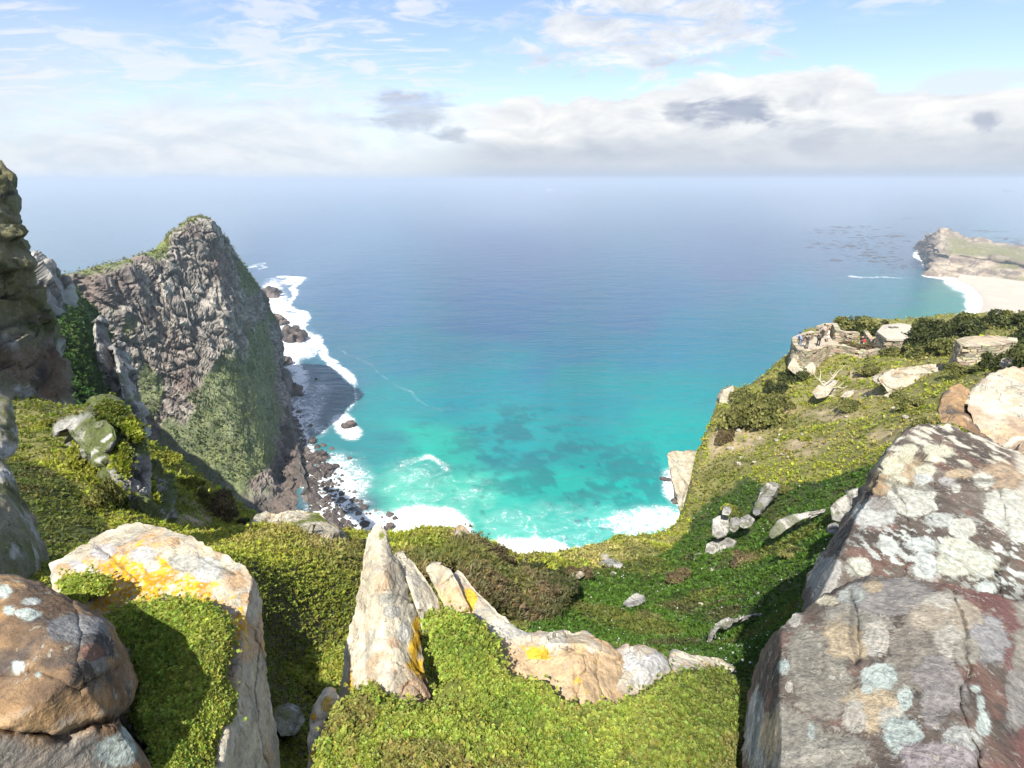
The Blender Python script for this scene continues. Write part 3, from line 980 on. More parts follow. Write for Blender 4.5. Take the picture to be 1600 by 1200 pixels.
def shade_ridge():
    """unseen spine of the cape left of the picture, added and shaped to shade the water"""
    line = np.array([(-60, 30, 96), (-100, 70, 96), (-140, 108, 112), (-170, 143, 124), (-205, 178, 124), (-240, 215, 122), (-300, 270, 128)], float)
    d = np.array([-0.74, 0.67])
    prof = [(-120, -0.03), (-70, 0.42), (-22, 0.86), (0, 1.0), (16, 0.9), (34, 0.55), (48, 0.22), (62, -0.03)]
    A = np.array([[(x - d[0] * o * 0 + (0.67) * o, y + 0.74 * o, max(z * q, -3)) for (o, q) in prof] for x, y, z in line])
    V = resample(A, 120, 120).reshape(-1, 3)
    f = grid_faces(120, 120)
    N = vnormals(V, f)
    if N[:, 2].mean() < 0: f = f[:, ::-1]; N = -N
    V = V + N * ((fbm(V / 16, 5, 3) - 0.5) * 9)[:, None]
    C = mixc(mixc((0.14, 0.13, 0.12), (0.26, 0.24, 0.21), fbm(V / 6, 4, 4)), (0.07, 0.10, 0.028), sst(fbm(V / 12, 4, 8) + N[:, 2] * 0.3, 0.6, 0.75))
    return tag(link('ridge', mesh('ridge', V, f, M_ROCK_FAR, C)), kind='structure')


shade_ridge()  # out-of-view ridge added for the shadow it throws on the water

# ---------------------------------------------------------------- boulders
FROT = np.array([[0.80, -0.36, 0.48], [0.60, 0.48, -0.64], [0.0, 0.80, 0.60]])


def lichen_patches(P, px, py, C, pats, seed=1, wob=0.35):
    """explicit lichen colonies: (px, py, radius px, colour); crusty, ringed, broken at the rim"""
    f_ = 9.0 * (3.0 / max(0.6, np.median(np.linalg.norm(P - EYE, axis=1))))
    wx = (fbm(P * f_, 6, seed, 0.62) - 0.5); wy = (fbm(P * f_ + 31, 6, seed + 5, 0.62) - 0.5)
    crumb = fbm(P * f_ * 7, 4, seed + 9, 0.6)
    pit = fbm(P * f_ * 11, 3, seed + 19, 0.6)
    tone = fbm(P * f_ * 3, 5, seed, 0.6)
    C = np.array(C, float)
    for i, (x, y, r, c) in enumerate(pats):
        rx, ry = r if hasattr(r, '__len__') else (r, r)
        k = np.nonzero((np.abs(px - x) < rx * 2.6) & (np.abs(py - y) < ry * 2.6))[0]
        if not len(k): continue
        d = np.sqrt(((px[k] - x) / rx + wx[k] * wob * 2.1) ** 2 + ((py[k] - y) / ry + wy[k] * wob * 2.1) ** 2) + (crumb[k] - 0.5) * 0.34
        m = sst(d, 1.0, 0.94)
        halo = sst(d, 1.45, 1.0) * sst(crumb[k], 0.56, 0.62) * 0.8
        m = np.maximum(m * (1 - 0.6 * sst(pit[k], 0.66, 0.74)), halo)
        ring = 0.90 + 0.14 * np.cos(np.clip(d, 0, 1.2) * 16 + i)
        tn = tone[k] if i % 2 else 1 - tone[k]
        cc = mixc(np.array(c) * 0.74, np.array(c) * 1.02, tn) * ring[:, None]
        Ck = C[k] * (1 - m[:, None]) + cc * m[:, None]
        rim = m * sst(d, 0.80, 0.95)
        C[k] = Ck * (1 - 0.16 * rim[:, None])
    return C


def spots(P, C, scale, prob, size, colr, seed, warp=0.5):
    f1, f2, cid, _ = cells(P * scale + (fbm(P * scale * 1.7, 3, seed)[:, None] - 0.5) * warp, seed)
    m = sst(f1, size * (0.35 + 0.65 * np.modf(cid * 7.31)[0]), size * 0.28 * (0.35 + 0.65 * np.modf(cid * 7.31)[0])) * (cid < prob)
    return C * (1 - m[:, None]) + np.asarray(colr) * m[:, None]


CREAMY, WARMW, GREYW, MINT = (0.60, 0.55, 0.40), (0.62, 0.54, 0.42), (0.46, 0.46, 0.42), (0.44, 0.50, 0.46)
ORANGE, PEACH = (0.62, 0.33, 0.012), (0.52, 0.36, 0.21)


def style_white(P, N, px, py, sc):
    n = fbm(P * 1.4 / sc, 5, 3); n2 = fbm(P * 6 / sc, 4, 5)
    C = mixc((0.40, 0.355, 0.265), (0.54, 0.485, 0.375), sst(n, 0.35, 0.65))
    C = mixc(C, (0.33, 0.32, 0.28), sst(n2, 0.57, 0.68) * 0.7)
    C = mixc(C, (0.44, 0.30, 0.18), sst(fbm(P * 3 / sc + 9, 4, 8), 0.60, 0.70) * 0.65)
    f1, f2, cid, _ = cells(P * np.array([3, 3, 1.2]) / sc + (fbm(P * 4 / sc, 3, 2)[:, None] - 0.5) * 1.2, 4)
    C = mixc(C, (0.12, 0.10, 0.08), sst(f2 - f1, 0.045, 0.0) * 0.75 * sst(fbm(P * 2 / sc, 3, 21), 0.45, 0.6))
    return C


def style_brown(P, N, px, py, sc):
    n = fbm(P * 2.2 / sc, 5, 3); n2 = fbm(P * 6 / sc, 4, 5)
    C = mixc((0.13, 0.085, 0.052), (0.27, 0.175, 0.095), sst(n, 0.32, 0.68))
    C = mixc(C, (0.36, 0.22, 0.10), sst(n2, 0.54, 0.70) * 0.7)
    C = mixc(C, (0.055, 0.050, 0.05), sst(fbm(P * 3.5 / sc + 4, 4, 9), 0.56, 0.70) * 0.8)
    C = mixc(C, (0.27, 0.27, 0.25), sst(fbm(P * 2.0 / sc + 7, 5, 15), 0.62, 0.70) * 0.6)
    return C


def style_dark(P, N, px, py, sc):
    n = fbm(P * 2.0 / sc, 5, 3); n2 = fbm(P * 7 / sc, 4, 5)
    C = mixc((0.062, 0.050, 0.042), (0.125, 0.10, 0.08), sst(n, 0.32, 0.68))
    C = mixc(C, (0.15, 0.085, 0.065), sst(n2, 0.56, 0.68) * 0.7)
    return C


def style_greygreen(P, N, px, py, sc):
    n = fbm(P * 2.0 / sc, 5, 3); n2 = fbm(P * 5 / sc, 5, 5)
    C = mixc((0.15, 0.145, 0.09), (0.25, 0.235, 0.17), sst(n, 0.32, 0.68))
    C = mixc(C, (0.115, 0.125, 0.04), sst(n2, 0.5, 0.66) * 0.7)
    C = mixc(C, (0.40, 0.40, 0.38), sst(fbm(P * 3 / sc + 5, 5, 13), 0.58, 0.66) * 0.8)
    return C


def style_grey(P, N, px, py, sc):
    n = fbm(P * 1.6 / sc, 5, 3)
    C = mixc((0.24, 0.235, 0.225), (0.44, 0.425, 0.39), sst(n, 0.35, 0.65))
    C = mixc(C, (0.13, 0.13, 0.10), sst(fbm(P * 4 / sc, 4, 5), 0.58, 0.7) * 0.7)
    C = mixc(C, (0.08, 0.10, 0.02), sst(fbm(P * 2.4 / sc, 4, 45), 0.60, 0.68) * 0.6)
    return C


def boulder(name, poly, ctrl, style, mat, thick=1.0, nb=260, nv=90, disp=0.04, block=0.05, size=1.0, rnd=0.10, seed=1, paint=None, parent=None, stretch=(1, 1, 1), rounder=2.0, cen=None, lens=0.0, facet=0.0, planes=None, cracks=()):
    """a closed rock whose outline from the lookout is poly; ctrl gives the depth of its face"""
    p = np.asarray(poly, float)
    c = p.mean(0) if cen is None else np.asarray(cen, float)
    q = np.concatenate([p, p[:1]])
    seg = np.hypot(*(np.diff(q, axis=0).T))
    cum = np.concatenate([[0], np.cumsum(seg)])
    t = np.linspace(0, cum[-1], nb, endpoint=False)
    B = np.stack([np.interp(t, cum, q[:, k]) for k in (0, 1)], -1)
    # soften the corners a little and roughen the outline
    for _ in range(2):
        B = 0.5 * B + 0.25 * (np.roll(B, 1, 0) + np.roll(B, -1, 0))
    per = cum[-1]
    ang = np.arange(nb) / nb * 2 * math.pi
    ring = np.stack([np.cos(ang), np.sin(ang), 0 * ang], -1) * per / 70
    k = (fbm(ring, 5, seed + 3, 0.6) - 0.5) * 2
    dirc = (B - c) / np.maximum(np.hypot(*(B - c).T), 1e-6)[:, None]
    B = B + dirc * (k * min(7.0, per / 120))[:, None]
    cc = np.asarray(ctrl, float)
    if len(cc) >= 3:
        sf = tps(cc[:, :2] / 300, np.log(cc[:, 2]), 1e-4)
        depth = lambda X: np.exp(sf(X / 300))
    else:
        depth = lambda X: np.full(len(X), cc[:, 2].mean())
    if planes:
        inv = [np.linalg.solve(np.array([[a_, b_, 1.0] for a_, b_, _ in tr]), np.array([1.0 / c_ for _, _, c_ in tr])) for tr in planes]
        def depth(X):
            return np.max([1.0 / np.clip(X @ k_[:2] + k_[2], 0.04, None) for k_ in inv], axis=0)
    v = 1 - (1 - np.linspace(0, 1, nv)) ** 1.15
    v[0] = 0.02
    XY = c + v[:, None, None] * (B - c)[None]
    flat = XY.reshape(-1, 2)
    s = depth(flat)
    vv = np.repeat(v, nb)
    szm = np.sqrt(np.abs(polyarea(p))) / F * np.median(s)          # metres across
    cr = np.zeros(len(s))
    for ln, wd_, dp_ in cracks:
        wv_ = (fbm(np.c_[flat / 30.0, 0 * s], 4, seed + 70) - 0.5) * 26
        dd_, _, _ = polydist(flat[:, 0] + wv_, flat[:, 1] + wv_ * 0.6, ln, closed=False)
        cr = np.maximum(cr, np.exp(-(dd_ / wd_) ** 2))
        s = s + dp_ * np.exp(-(dd_ / wd_) ** 2)
    s = s + rnd * szm * np.clip((vv - 0.55) / 0.45, 0, 1) ** rounder + lens * szm * vv ** 2
    front = at(flat[:, 0], flat[:, 1], s)
    nb_r = max(6, nv // 8)
    vb = np.sin(np.linspace(math.pi / 2, 0.0, nb_r + 1)[1:])
    vb[-1] = 0.02
    XYb = c + vb[:, None, None] * (B - c)[None]
    s_edge = s.reshape(nv, nb)[-1]
    sb = s_edge[None] * vb[:, None] + s_edge.mean() * (1 - vb[:, None]) + thick * np.sqrt(np.maximum(0, 1 - vb ** 2))[:, None]
    back = at(XYb[..., 0].ravel(), XYb[..., 1].ravel(), sb.ravel())
    V = np.concatenate([front, back])
    f = grid_faces(nv + nb_r, nb, True)
    tot = len(V)
    V = np.concatenate([V, front[:nb].mean(0)[None], back[-nb:].mean(0)[None]])
    a = np.arange(nb); b = (a + 1) % nb
    tri1 = np.stack([np.full(nb, tot), b, a], -1)
    o = (nv + nb_r - 1) * nb
    tri2 = np.stack([np.full(nb, tot + 1), o + a, o + b], -1)
    F_ = [f, tri1, tri2]
    N = vnormals(V, F_)
    k = np.argmin(np.abs(vv - 0.5))
    if N[k] @ (EYE - V[k]) < 0:
        F_ = [x[:, ::-1] for x in F_]; N = -N
    sc = size
    st = np.asarray(stretch, float)
    W = V / sc * st
    f1, f2, cid, vec = cells(W * 1.5 + (fbm(W * 1.3, 3, seed)[:, None] - 0.5) * 0.8, seed)
    tilt = np.stack([_h((cid * 1e6).astype(np.int64), np.zeros(len(V), np.int64), np.zeros(len(V), np.int64), 5 + j) - 0.5 for j in range(3)], -1)
    d = block * ((cid - 0.5) * 1.1 + (vec * tilt).sum(1) * 1.6 - 0.35 * sst(f2 - f1, 0.07, 0.0))
    if facet:
        wr = W @ FROT * np.array([0.55, 0.55, 1.5]) + (fbm(W * 0.9, 3, seed + 2)[:, None] - 0.5) * 0.5
        h1, h2, hid, hv = cells(wr * 1.1, seed + 31)
        tl = np.stack([_h((hid * 1e6).astype(np.int64), np.zeros(len(V), np.int64), np.zeros(len(V), np.int64), 15 + j) - 0.5 for j in range(3)], -1)
        d = d + facet * ((hv * tl).sum(1) * 2.2 + (hid - 0.5) * 0.8 - 0.22 * sst(h2 - h1, 0.03, 0.0))
    d = d + disp * ((fbm(W * 1.1, 6, seed + 9, 0.55) - 0.5) * 2.0 + (fbm(W * 5, 5, seed + 19, 0.6) - 0.5) * 0.8)
    fade = np.concatenate([np.clip((1.0 - vv) / 0.06, 0.15, 1), np.full(tot - len(vv), 1.0), [1, 1]])
    V = V + N * (d * fade)[:, None]
    N2 = vnormals(V, F_)
    px, py, _ = pix(V)
    C = style(V, N2, px, py, sc)
    C = mixc(C, np.asarray(C) * 0.45, sst(f2 - f1, 0.05, 0.0) * min(1.0, block / max(disp, 1e-6)) * 0.6)
    if facet:
        C = mixc(C, np.asarray(C) * 0.4, sst(h2 - h1, 0.022, 0.0) * 0.6 * sst(fbm(W * 2.2, 3, 66), 0.42, 0.6))
    if paint is not None:
        C = paint(V, N2, px, py, C)
    if len(cracks):
        cf = np.zeros(len(V)); cf[:len(cr)] = cr
        C = mixc(C, (0.05, 0.042, 0.036), sst(cf, 0.5, 0.9) * 0.65 * sst(fbm(W * 3.0, 4, 96), 0.34, 0.52))
    me = mesh(name, V, F_, mat, np.clip(C, 0.008, 0.8))
    return link(name, me, parent)


def polyarea(p):
    x, y = p[:, 0], p[:, 1]
    return 0.5 * (np.dot(x, np.roll(y, -1)) - np.dot(y, np.roll(x, -1)))


# ---------------------------------------------------------------- leaves
def tmpl_rosette(k=7, seed=1, width=0.42, lift=0.55):
    """fleshy little leaves round a tip"""
    r = random.Random(seed)
    V, Fc = [], []
    for i in range(k):
        a = i * 2.4 + r.uniform(-.3, .3)
        up = lift + r.uniform(-0.35, 0.45)
        L = r.uniform(0.38, 0.58)
        d = np.array([math.cos(a) * math.cos(up), math.sin(a) * math.cos(up), math.sin(up)])
        sd_ = np.array([-math.sin(a), math.cos(a), 0]) * L * width
        nrm = np.cross(d, sd_); nrm /= np.linalg.norm(nrm)
        o = np.array([0, 0, r.uniform(-0.1, 0.12)])
        b = len(V)
        V += [o, o + d * L * 0.55 + sd_ + nrm * 0.06, o + d * L, o + d * L * 0.55 - sd_ + nrm * 0.06]
        Fc.append((b, b + 1, b + 2, b + 3))
    return np.array(V), np.array(Fc)


def tmpl_tuft(k=7, seed=1, wd=0.09, spread=0.6, h=(0.6, 1.1)):
    """narrow upright blades"""
    r = random.Random(seed)
    V, Fc = [], []
    for i in range(k):
        a = r.uniform(0, 6.28); L = r.uniform(*h); lean = r.uniform(0.1, spread)
        d = np.array([math.cos(a), math.sin(a), 0]); sd_ = np.array([-math.sin(a), math.cos(a), 0]) * wd
        o = d * r.uniform(0, 0.22)
        mid = o + d * lean * 0.35 * L + np.array([0, 0, 0.6 * L])
        tip = o + d * lean * L + np.array([0, 0, L * (1 - lean * 0.35)])
        b = len(V)
        V += [o - sd_, o + sd_, mid + sd_ * .8, mid - sd_ * .8, tip]
        Fc.append((b, b + 1, b + 2, b + 3)); Fc.append((b + 3, b + 2, b + 4, b + 4))
    return np.array(V), np.array(Fc)


def scatter_geo(P, N, size, tmpl, colr, seed=1, tilt=0.35, colvar=0.18):
    """copies of a template, each turned, tilted and coloured on its own; returns V, quads/tris, C"""
    g = np.random.default_rng(seed)
    n = len(P)
    T, Fc = tmpl
    n3 = N + g.normal(0, tilt, (n, 3))
    n3 /= np.linalg.norm(n3, axis=1, keepdims=True)
    ref = np.where(np.abs(n3[:, 2:3]) < 0.9, [[0, 0, 1.0]], [[1.0, 0, 0]])
    a = np.cross(ref, n3); a /= np.linalg.norm(a, axis=1, keepdims=True)
    b = np.cross(n3, a)
    ph = g.uniform(0, 6.283, n)
    ca, sa = np.cos(ph)[:, None], np.sin(ph)[:, None]
    a, b = a * ca + b * sa, b * ca - a * sa
    sz = (size * np.ones(n))[:, None, None]
    V = P[:, None] + sz * (T[None, :, 0:1] * a[:, None] + T[None, :, 1:2] * b[:, None] + T[None, :, 2:3] * n3[:, None])
    base = (np.arange(n) * len(T))[:, None, None]
    Q = Fc[None] + base
    tri = Fc[:, 2] == Fc[:, 3]
    fl = []
    if (~tri).any(): fl.append(Q[:, ~tri].reshape(-1, 4))
    if tri.any(): fl.append(Q[:, tri][:, :, :3].reshape(-1, 3))
    c = np.asarray(colr) * (1 + g.normal(0, colvar, (n, 1)))
    c = np.repeat(c[:, None], len(T), 1)
    c = c * (1 + g.normal(0, colvar * 0.5, (n, len(T), 1)))
    return V.reshape(-1, 3), fl, np.clip(c.reshape(-1, 3), 0.004, 0.7)


def euler_of(N, g, tilt):
    n = len(N)
    n3 = N + g.normal(0, tilt, (n, 3))
    n3 /= np.linalg.norm(n3, axis=1, keepdims=True)
    ph = g.uniform(0, 6.283, n)
    # turn about own axis, then lean z onto the normal
    th = np.arccos(np.clip(n3[:, 2], -1, 1)); az = np.arctan2(n3[:, 1], n3[:, 0])
    cz, sz = np.cos(az), np.sin(az); cy, sy = np.cos(th), np.sin(th); cp, sp = np.cos(ph), np.sin(ph)
    # R = Rz(az) Ry(th) Rz(ph)
    r00 = cz * cy * cp - sz * sp; r10 = sz * cy * cp + cz * sp; r20 = -sy * cp
    r21 = sy * sp; r22 = cy
    return np.stack([np.arctan2(r21, r22), np.arcsin(np.clip(-r20, -1, 1)), np.arctan2(r10, r00)], -1)


def sprig_nodes(k):
    ng = bpy.data.node_groups.new('sprigs', 'GeometryNodeTree')
    ng.interface.new_socket('Geometry', in_out='INPUT', socket_type='NodeSocketGeometry')
    ng.interface.new_socket('Geometry', in_out='OUTPUT', socket_type='NodeSocketGeometry')
    n, l = ng.nodes, ng.links
    gi = n.new('NodeGroupInput'); go = n.new('NodeGroupOutput')
    def attr(nm, ty):
        a = n.new('GeometryNodeInputNamedAttribute'); a.data_type = ty; a.inputs['Name'].default_value = nm
        return a.outputs['Attribute']
    tid = attr('part_id', 'INT')
    def pick(v):
        c = n.new('FunctionNodeCompare'); c.data_type = 'INT'; c.operation = 'EQUAL'
        l.new(tid, c.inputs[2]); c.inputs[3].default_value = v
        sg = n.new('GeometryNodeSeparateGeometry'); sg.domain = 'POINT'
        l.new(gi.outputs[0], sg.inputs[0]); l.new(c.outputs[0], sg.inputs['Selection'])
        return sg.outputs[0]
    gti = n.new('GeometryNodeGeometryToInstance')
    for j in range(k):
        l.new(pick(k - 1 - j), gti.inputs[0])
    ip = n.new('GeometryNodeInstanceOnPoints')
    l.new(pick(-1), ip.inputs['Points']); l.new(gti.outputs[0], ip.inputs['Instance'])
    ip.inputs['Pick Instance'].default_value = True
    l.new(attr('pick', 'INT'), ip.inputs['Instance Index'])
    er = n.new('FunctionNodeEulerToRotation')
    l.new(attr('turn', 'FLOAT_VECTOR'), er.inputs[0]); l.new(er.outputs[0], ip.inputs['Rotation'])
    l.new(attr('size', 'FLOAT'), ip.inputs['Scale'])
    jn = n.new('GeometryNodeJoinGeometry')
    l.new(pick(-2), jn.inputs[0]); l.new(ip.outputs[0], jn.inputs[0])
    l.new(jn.outputs[0], go.inputs[0])
    return ng


SPRIGS = {}


def instanced(name, P, N, size, tms, colr, seed=1, tilt=0.35, colvar=0.16, body=None):
    """a mass of sprigs (geometry nodes) on an optional body (V, faces, colours)"""
    g = np.random.default_rng(seed)
    n = len(P)
    Vs = [P]; ids = [np.full(n, -1)]; fl = []; cols = [np.zeros((n, 3))]; mi = []
    o = n
    if body is not None:
        bV, bF, bC = body
        for f in bF: fl.append(f + o); mi += [0] * len(f)
        Vs.append(bV); ids.append(np.full(len(bV), -2)); cols.append(bC); o += len(bV)
    for j, (T, Fc) in enumerate(tms):
        tri = Fc[:, 2] == Fc[:, 3]
        if (~tri).any(): fl.append(Fc[~tri] + o); mi += [1] * int((~tri).sum())
        if tri.any(): fl.append(Fc[tri][:, :3] + o); mi += [1] * int(tri.sum())
        Vs.append(T); ids.append(np.full(len(T), j)); cols.append(np.full((len(T), 3), 0.2)); o += len(T)
    V = np.concatenate(Vs)
    me = mesh(name, V, fl, [M_SOIL, M_LEAFI], np.concatenate(cols), True, mi)
    def at_(nm, ty, key, arr, dt):
        a = me.attributes.new(nm, ty, 'POINT'); a.data.foreach_set(key, np.ascontiguousarray(arr, dt).ravel())
    pad = len(V) - n
    at_('part_id', 'INT', 'value', np.concatenate(ids), np.int32)
    at_('pick', 'INT', 'value', np.concatenate([g.integers(0, len(tms), n), np.zeros(pad, int)]), np.int32)
    at_('turn', 'FLOAT_VECTOR', 'vector', np.concatenate([euler_of(N, g, tilt), np.zeros((pad, 3))]), np.float32)
    at_('size', 'FLOAT', 'value', np.concatenate([size * np.ones(n), np.ones(pad)]), np.float32)
    c = np.ones((len(V), 4)); c[:n, :3] = np.clip(np.asarray(colr) * (1 + g.normal(0, colvar, (n, 1))) * (1 + g.normal(0, colvar * 0.4, (n, 3))), 0.004, 0.7)
    at_('leaf_colour', 'FLOAT_COLOR', 'color', c, np.float32)
    ob = link(name, me)
    k = len(tms)
    if k not in SPRIGS: SPRIGS[k] = sprig_nodes(k)
    md = ob.modifiers.new('sprigs', 'NODES'); md.node_group = SPRIGS[k]
    return ob


def join_geo(parts):
    Vs, Fs, Cs, o = [], [], [], 0
    for V, fl, C in parts:
        Vs.append(V); Cs.append(C)
        Fs += [f + o for f in fl]
        o += len(V)
    return np.concatenate(Vs), Fs, np.concatenate(Cs)


def sample_poly(poly, n, g):
    p = np.asarray(poly, float)
    lo, hi = p.min(0), p.max(0)
    out = np.zeros((0, 2))
    while len(out) < n:
        q = g.uniform(lo, hi, (n * 2, 2))
        out = np.concatenate([out, q[inpoly(q[:, 0], q[:, 1], poly)]])
    return out[:n]


def cushion(name, poly, ctrl, n, leaf, colfn, label, cat, seed=1, bumpy=0.10, freq=2.2, tm=None, tilt=0.45, step=9, thick=0.35, group=None, edge_in=14):
    """a springy cushion of small leaves: a body of stems and soil with the leaves standing on it"""
    g = np.random.default_rng(seed)
    cc = np.asarray(ctrl, float)
    sf = tps(cc[:, :2] / 300, np.log(cc[:, 2]), 1e-4)
    def depth(X):
        s = np.exp(sf(X / 300))
        P = at(X[:, 0], X[:, 1], s)
        d, _, _ = polydist(X[:, 0], X[:, 1], poly)
        swell = np.clip(d / edge_in, 0, 1) ** 0.6 * inpoly(X[:, 0], X[:, 1], poly)
        k = ((fbm(P * freq, 4, seed + 3) - 0.35) * 2 + (fbm(P * freq * 3.4, 3, seed + 8) - 0.5) * 0.9) * bumpy * swell
        return s - k - 0.04 * swell
    # body
    p = np.asarray(poly, float)
    xs = np.arange(p[:, 0].min() - step, p[:, 0].max() + step, step); ys = np.arange(p[:, 1].min() - step, p[:, 1].max() + step, step)
    GX, GY = np.meshgrid(xs, ys)
    X = np.stack([GX.ravel(), GY.ravel()], -1)
    ins = inpoly(X[:, 0], X[:, 1], poly)
    f = grid_faces(len(ys), len(xs))
    f = f[ins[f].sum(1) >= 3]
    s = depth(X) + leaf * 0.35
    front = at(X[:, 0], X[:, 1], s); back = at(X[:, 0], X[:, 1], s + thick)
    ed = np.concatenate([f[:, [0, 1]], f[:, [1, 2]], f[:, [2, 3]], f[:, [3, 0]]])
    key = np.sort(ed, 1); _, inv, cnt = np.unique(key, axis=0, return_inverse=True, return_counts=True)
    be = ed[cnt[inv.ravel()] == 1]
    m = len(X)
    V = np.concatenate([front, back])
    fb = [f, f[:, ::-1] + m, np.stack([be[:, 1], be[:, 0], be[:, 0] + m, be[:, 1] + m], -1)]
    used = np.unique(np.concatenate([x.ravel() for x in fb])); rem = np.full(len(V), -1); rem[used] = np.arange(len(used))
    V = V[used]; fb = [rem[x] for x in fb]
    Nn = vnormals(V, fb)
    if (Nn[:len(V) // 3] * (EYE - V[:len(V) // 3])).sum(1).mean() < 0:
        fb = [x[:, ::-1] for x in fb]
    bpx, bpy, _ = pix(V)
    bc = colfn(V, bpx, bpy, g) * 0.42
    # leaves
    Q = sample_poly(poly, n, g)
    d_, _, _ = polydist(Q[:, 0], Q[:, 1], poly)
    lobes = fbm(np.c_[Q / 26.0, 0 * d_], 3, seed + 40)
    Q = Q[(d_ > 26 * np.clip(lobes - 0.42, 0, 1)) | (g.random(n) < 0.12)]
    Q = Q + g.normal(0, 1, Q.shape) * np.where(g.random(len(Q)) < 0.3, 7.0, 1.0)[:, None]
    n = len(Q)
    e = 3.0
    sA = depth(Q); P = at(Q[:, 0], Q[:, 1], sA)
    Pu = at(Q[:, 0] + e, Q[:, 1], depth(Q + [e, 0])); Pv = at(Q[:, 0], Q[:, 1] + e, depth(Q + [0, e]))
    N = np.cross(Pu - P, Pv - P); N /= np.linalg.norm(N, axis=1, keepdims=True)
    flip = (N * (EYE - P)).sum(1) < 0
    N[flip] *= -1
    N = N * 0.75 + np.array([0, 0, 0.5]); N /= np.linalg.norm(N, axis=1, keepdims=True)
    gap = (fbm(P * (0.16 / leaf), 3, seed + 60) > 0.37) | (g.random(n) < 0.15)
    P, N, Q = P[gap], N[gap], Q[gap]
    n = len(P)
    c = colfn(P, Q[:, 0], Q[:, 1], g)
    P = P + N * (leaf * g.uniform(-0.6, 0.9, n))[:, None]
    tms = tm or [tmpl_rosette(7, 1), tmpl_rosette(9, 2, 0.27, 0.85), tmpl_rosette(6, 3, 0.5, 0.3), tmpl_rosette(8, 4, 0.33, 0.6)]
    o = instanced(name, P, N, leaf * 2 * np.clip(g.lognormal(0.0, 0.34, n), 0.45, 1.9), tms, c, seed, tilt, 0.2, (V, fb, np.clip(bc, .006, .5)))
    return tag(o, label, cat, group, 'stuff')


def pal(P, g, *cols, scale=2.0, seed=3, fine=0.35):
    """blend a palette by soft noise with a little sprinkle"""
    n = len(P)
    k = fbm(P * scale, 4, seed)
    k = np.clip((k - 0.5) * 2.2 + 0.5 + g.normal(0, fine * 0.4, n), 0, 0.999) * (len(cols) - 1)
    i = k.astype(int); f = (k - i)[:, None]
    A = np.array(cols)
    return A[i] * (1 - f) + A[np.minimum(i + 1, len(cols) - 1)] * f


SUCC_L, SUCC_M, SUCC_D, SUCC_R = (0.34, 0.39, 0.070), (0.21, 0.28, 0.046), (0.10, 0.155, 0.026), (0.24, 0.18, 0.08)
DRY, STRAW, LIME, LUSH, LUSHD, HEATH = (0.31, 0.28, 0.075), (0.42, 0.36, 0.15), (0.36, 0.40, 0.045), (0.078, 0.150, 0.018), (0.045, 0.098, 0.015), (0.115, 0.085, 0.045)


# ---------------------------------------------------------------- foreground rocks
def add_boulder(name, label, cat, *a, group=None, **k):
    return tag(boulder(name, *a, **k), label, cat, group)


def paint_orange(P, N, px, py, C):
    wob = (fbm(P * 5, 5, 3) - 0.5)
    d, _, _ = polydist(px, py, [(150, 915), (215, 905), (240, 895), (300, 930), (345, 955), (375, 985)], closed=False)
    top, _, _ = polydist(px, py, [(235, 855), (240, 900), (262, 930)], closed=False)
    m = np.maximum(sst(d + wob * 95, 42, 30), sst(top + wob * 80, 24, 14))
    m = np.clip(m - 0.5 + (fbm(P * 26, 5, 18, 0.65) - 0.5) * 1.3, -1, 1)
    m = sst(m, -0.08, 0.10) * (1 - sst(fbm(P * 9 + 4, 5, 8, 0.6), 0.53, 0.57)) * (1 - 0.8 * sst(fbm(P * 60, 4, 28, 0.65), 0.54, 0.60))
    oc = mixc((0.42, 0.21, 0.01), (0.62, 0.37, 0.025), sst(fbm(P * 30, 5, 7, 0.65), 0.35, 0.65))
    C = mixc(C, oc, m)
    m2 = sst(d + wob * 60, 62, 48) * (1 - m) * sst(fbm(P * 8, 3, 17), 0.45, 0.6)
    C = mixc(C, (0.48, 0.33, 0.20), m2 * 0.8)
    pats = [(238, 884, (13, 10), WARMW), (275, 868, (20, 13), CREAMY), (345, 925, (14, 12), CREAMY), (225, 866, (20, 13), (0.55, 0.53, 0.50)), (120, 885, (15, 10), (0.52, 0.50, 0.48)), (160, 862, (20, 12), (0.50, 0.47, 0.45)),
            (325, 890, (22, 18), GREYW), (290, 880, (24, 14), (0.42, 0.41, 0.36)), (370, 905, (12, 14), PEACH), (385, 935, 10, PEACH), (100, 890, (14, 10), PEACH), (270, 845, (14, 7), PEACH)]
    return lichen_patches(P, px, py, C, pats, 5, 0.5)


add_boulder('boulder', 'sunlit cream boulder with a band of orange lichen and a green cushion on it', 'boulder',
            [(76, 882), (130, 850), (165, 832), (200, 814), (235, 818), (262, 828), (300, 835), (335, 860), (385, 884), (402, 912), (405, 950), (412, 1010), (420, 1080), (437, 1160), (440, 1320), (150, 1330), (125, 1120), (100, 970), (80, 905)],
            [(76, 885, 3.1), (210, 815, 3.24), (300, 836, 3.17), (390, 890, 3.1), (300, 920, 2.88), (370, 960, 2.81), (375, 1080, 2.59), (360, 1180, 2.45), (425, 1160, 2.66), (412, 1010, 2.92), (200, 950, 2.81), (250, 1100, 2.45), (180, 1300, 2.09), (420, 1320, 2.45)],
            style_white, M_ROCK_NEAR, thick=0.55, nb=380, nv=115, disp=0.026, block=0.0, size=0.5, rnd=0.04, seed=3, facet=0.012, planes=[[(76, 885, 3.1), (300, 836, 3.25), (300, 1100, 2.5)], [(397, 930, 2.98), (362, 1180, 2.42), (440, 1160, 2.95)], [(76, 885, 3.1), (300, 850, 3.2), (200, 790, 3.7)]], cracks=[([(150, 852), (185, 880), (215, 905)], 3.0, 0.02), ([(300, 838), (318, 870), (372, 900)], 2.5, 0.015), ([(405, 960), (392, 1080), (412, 1200)], 3, 0.02)], paint=paint_orange)


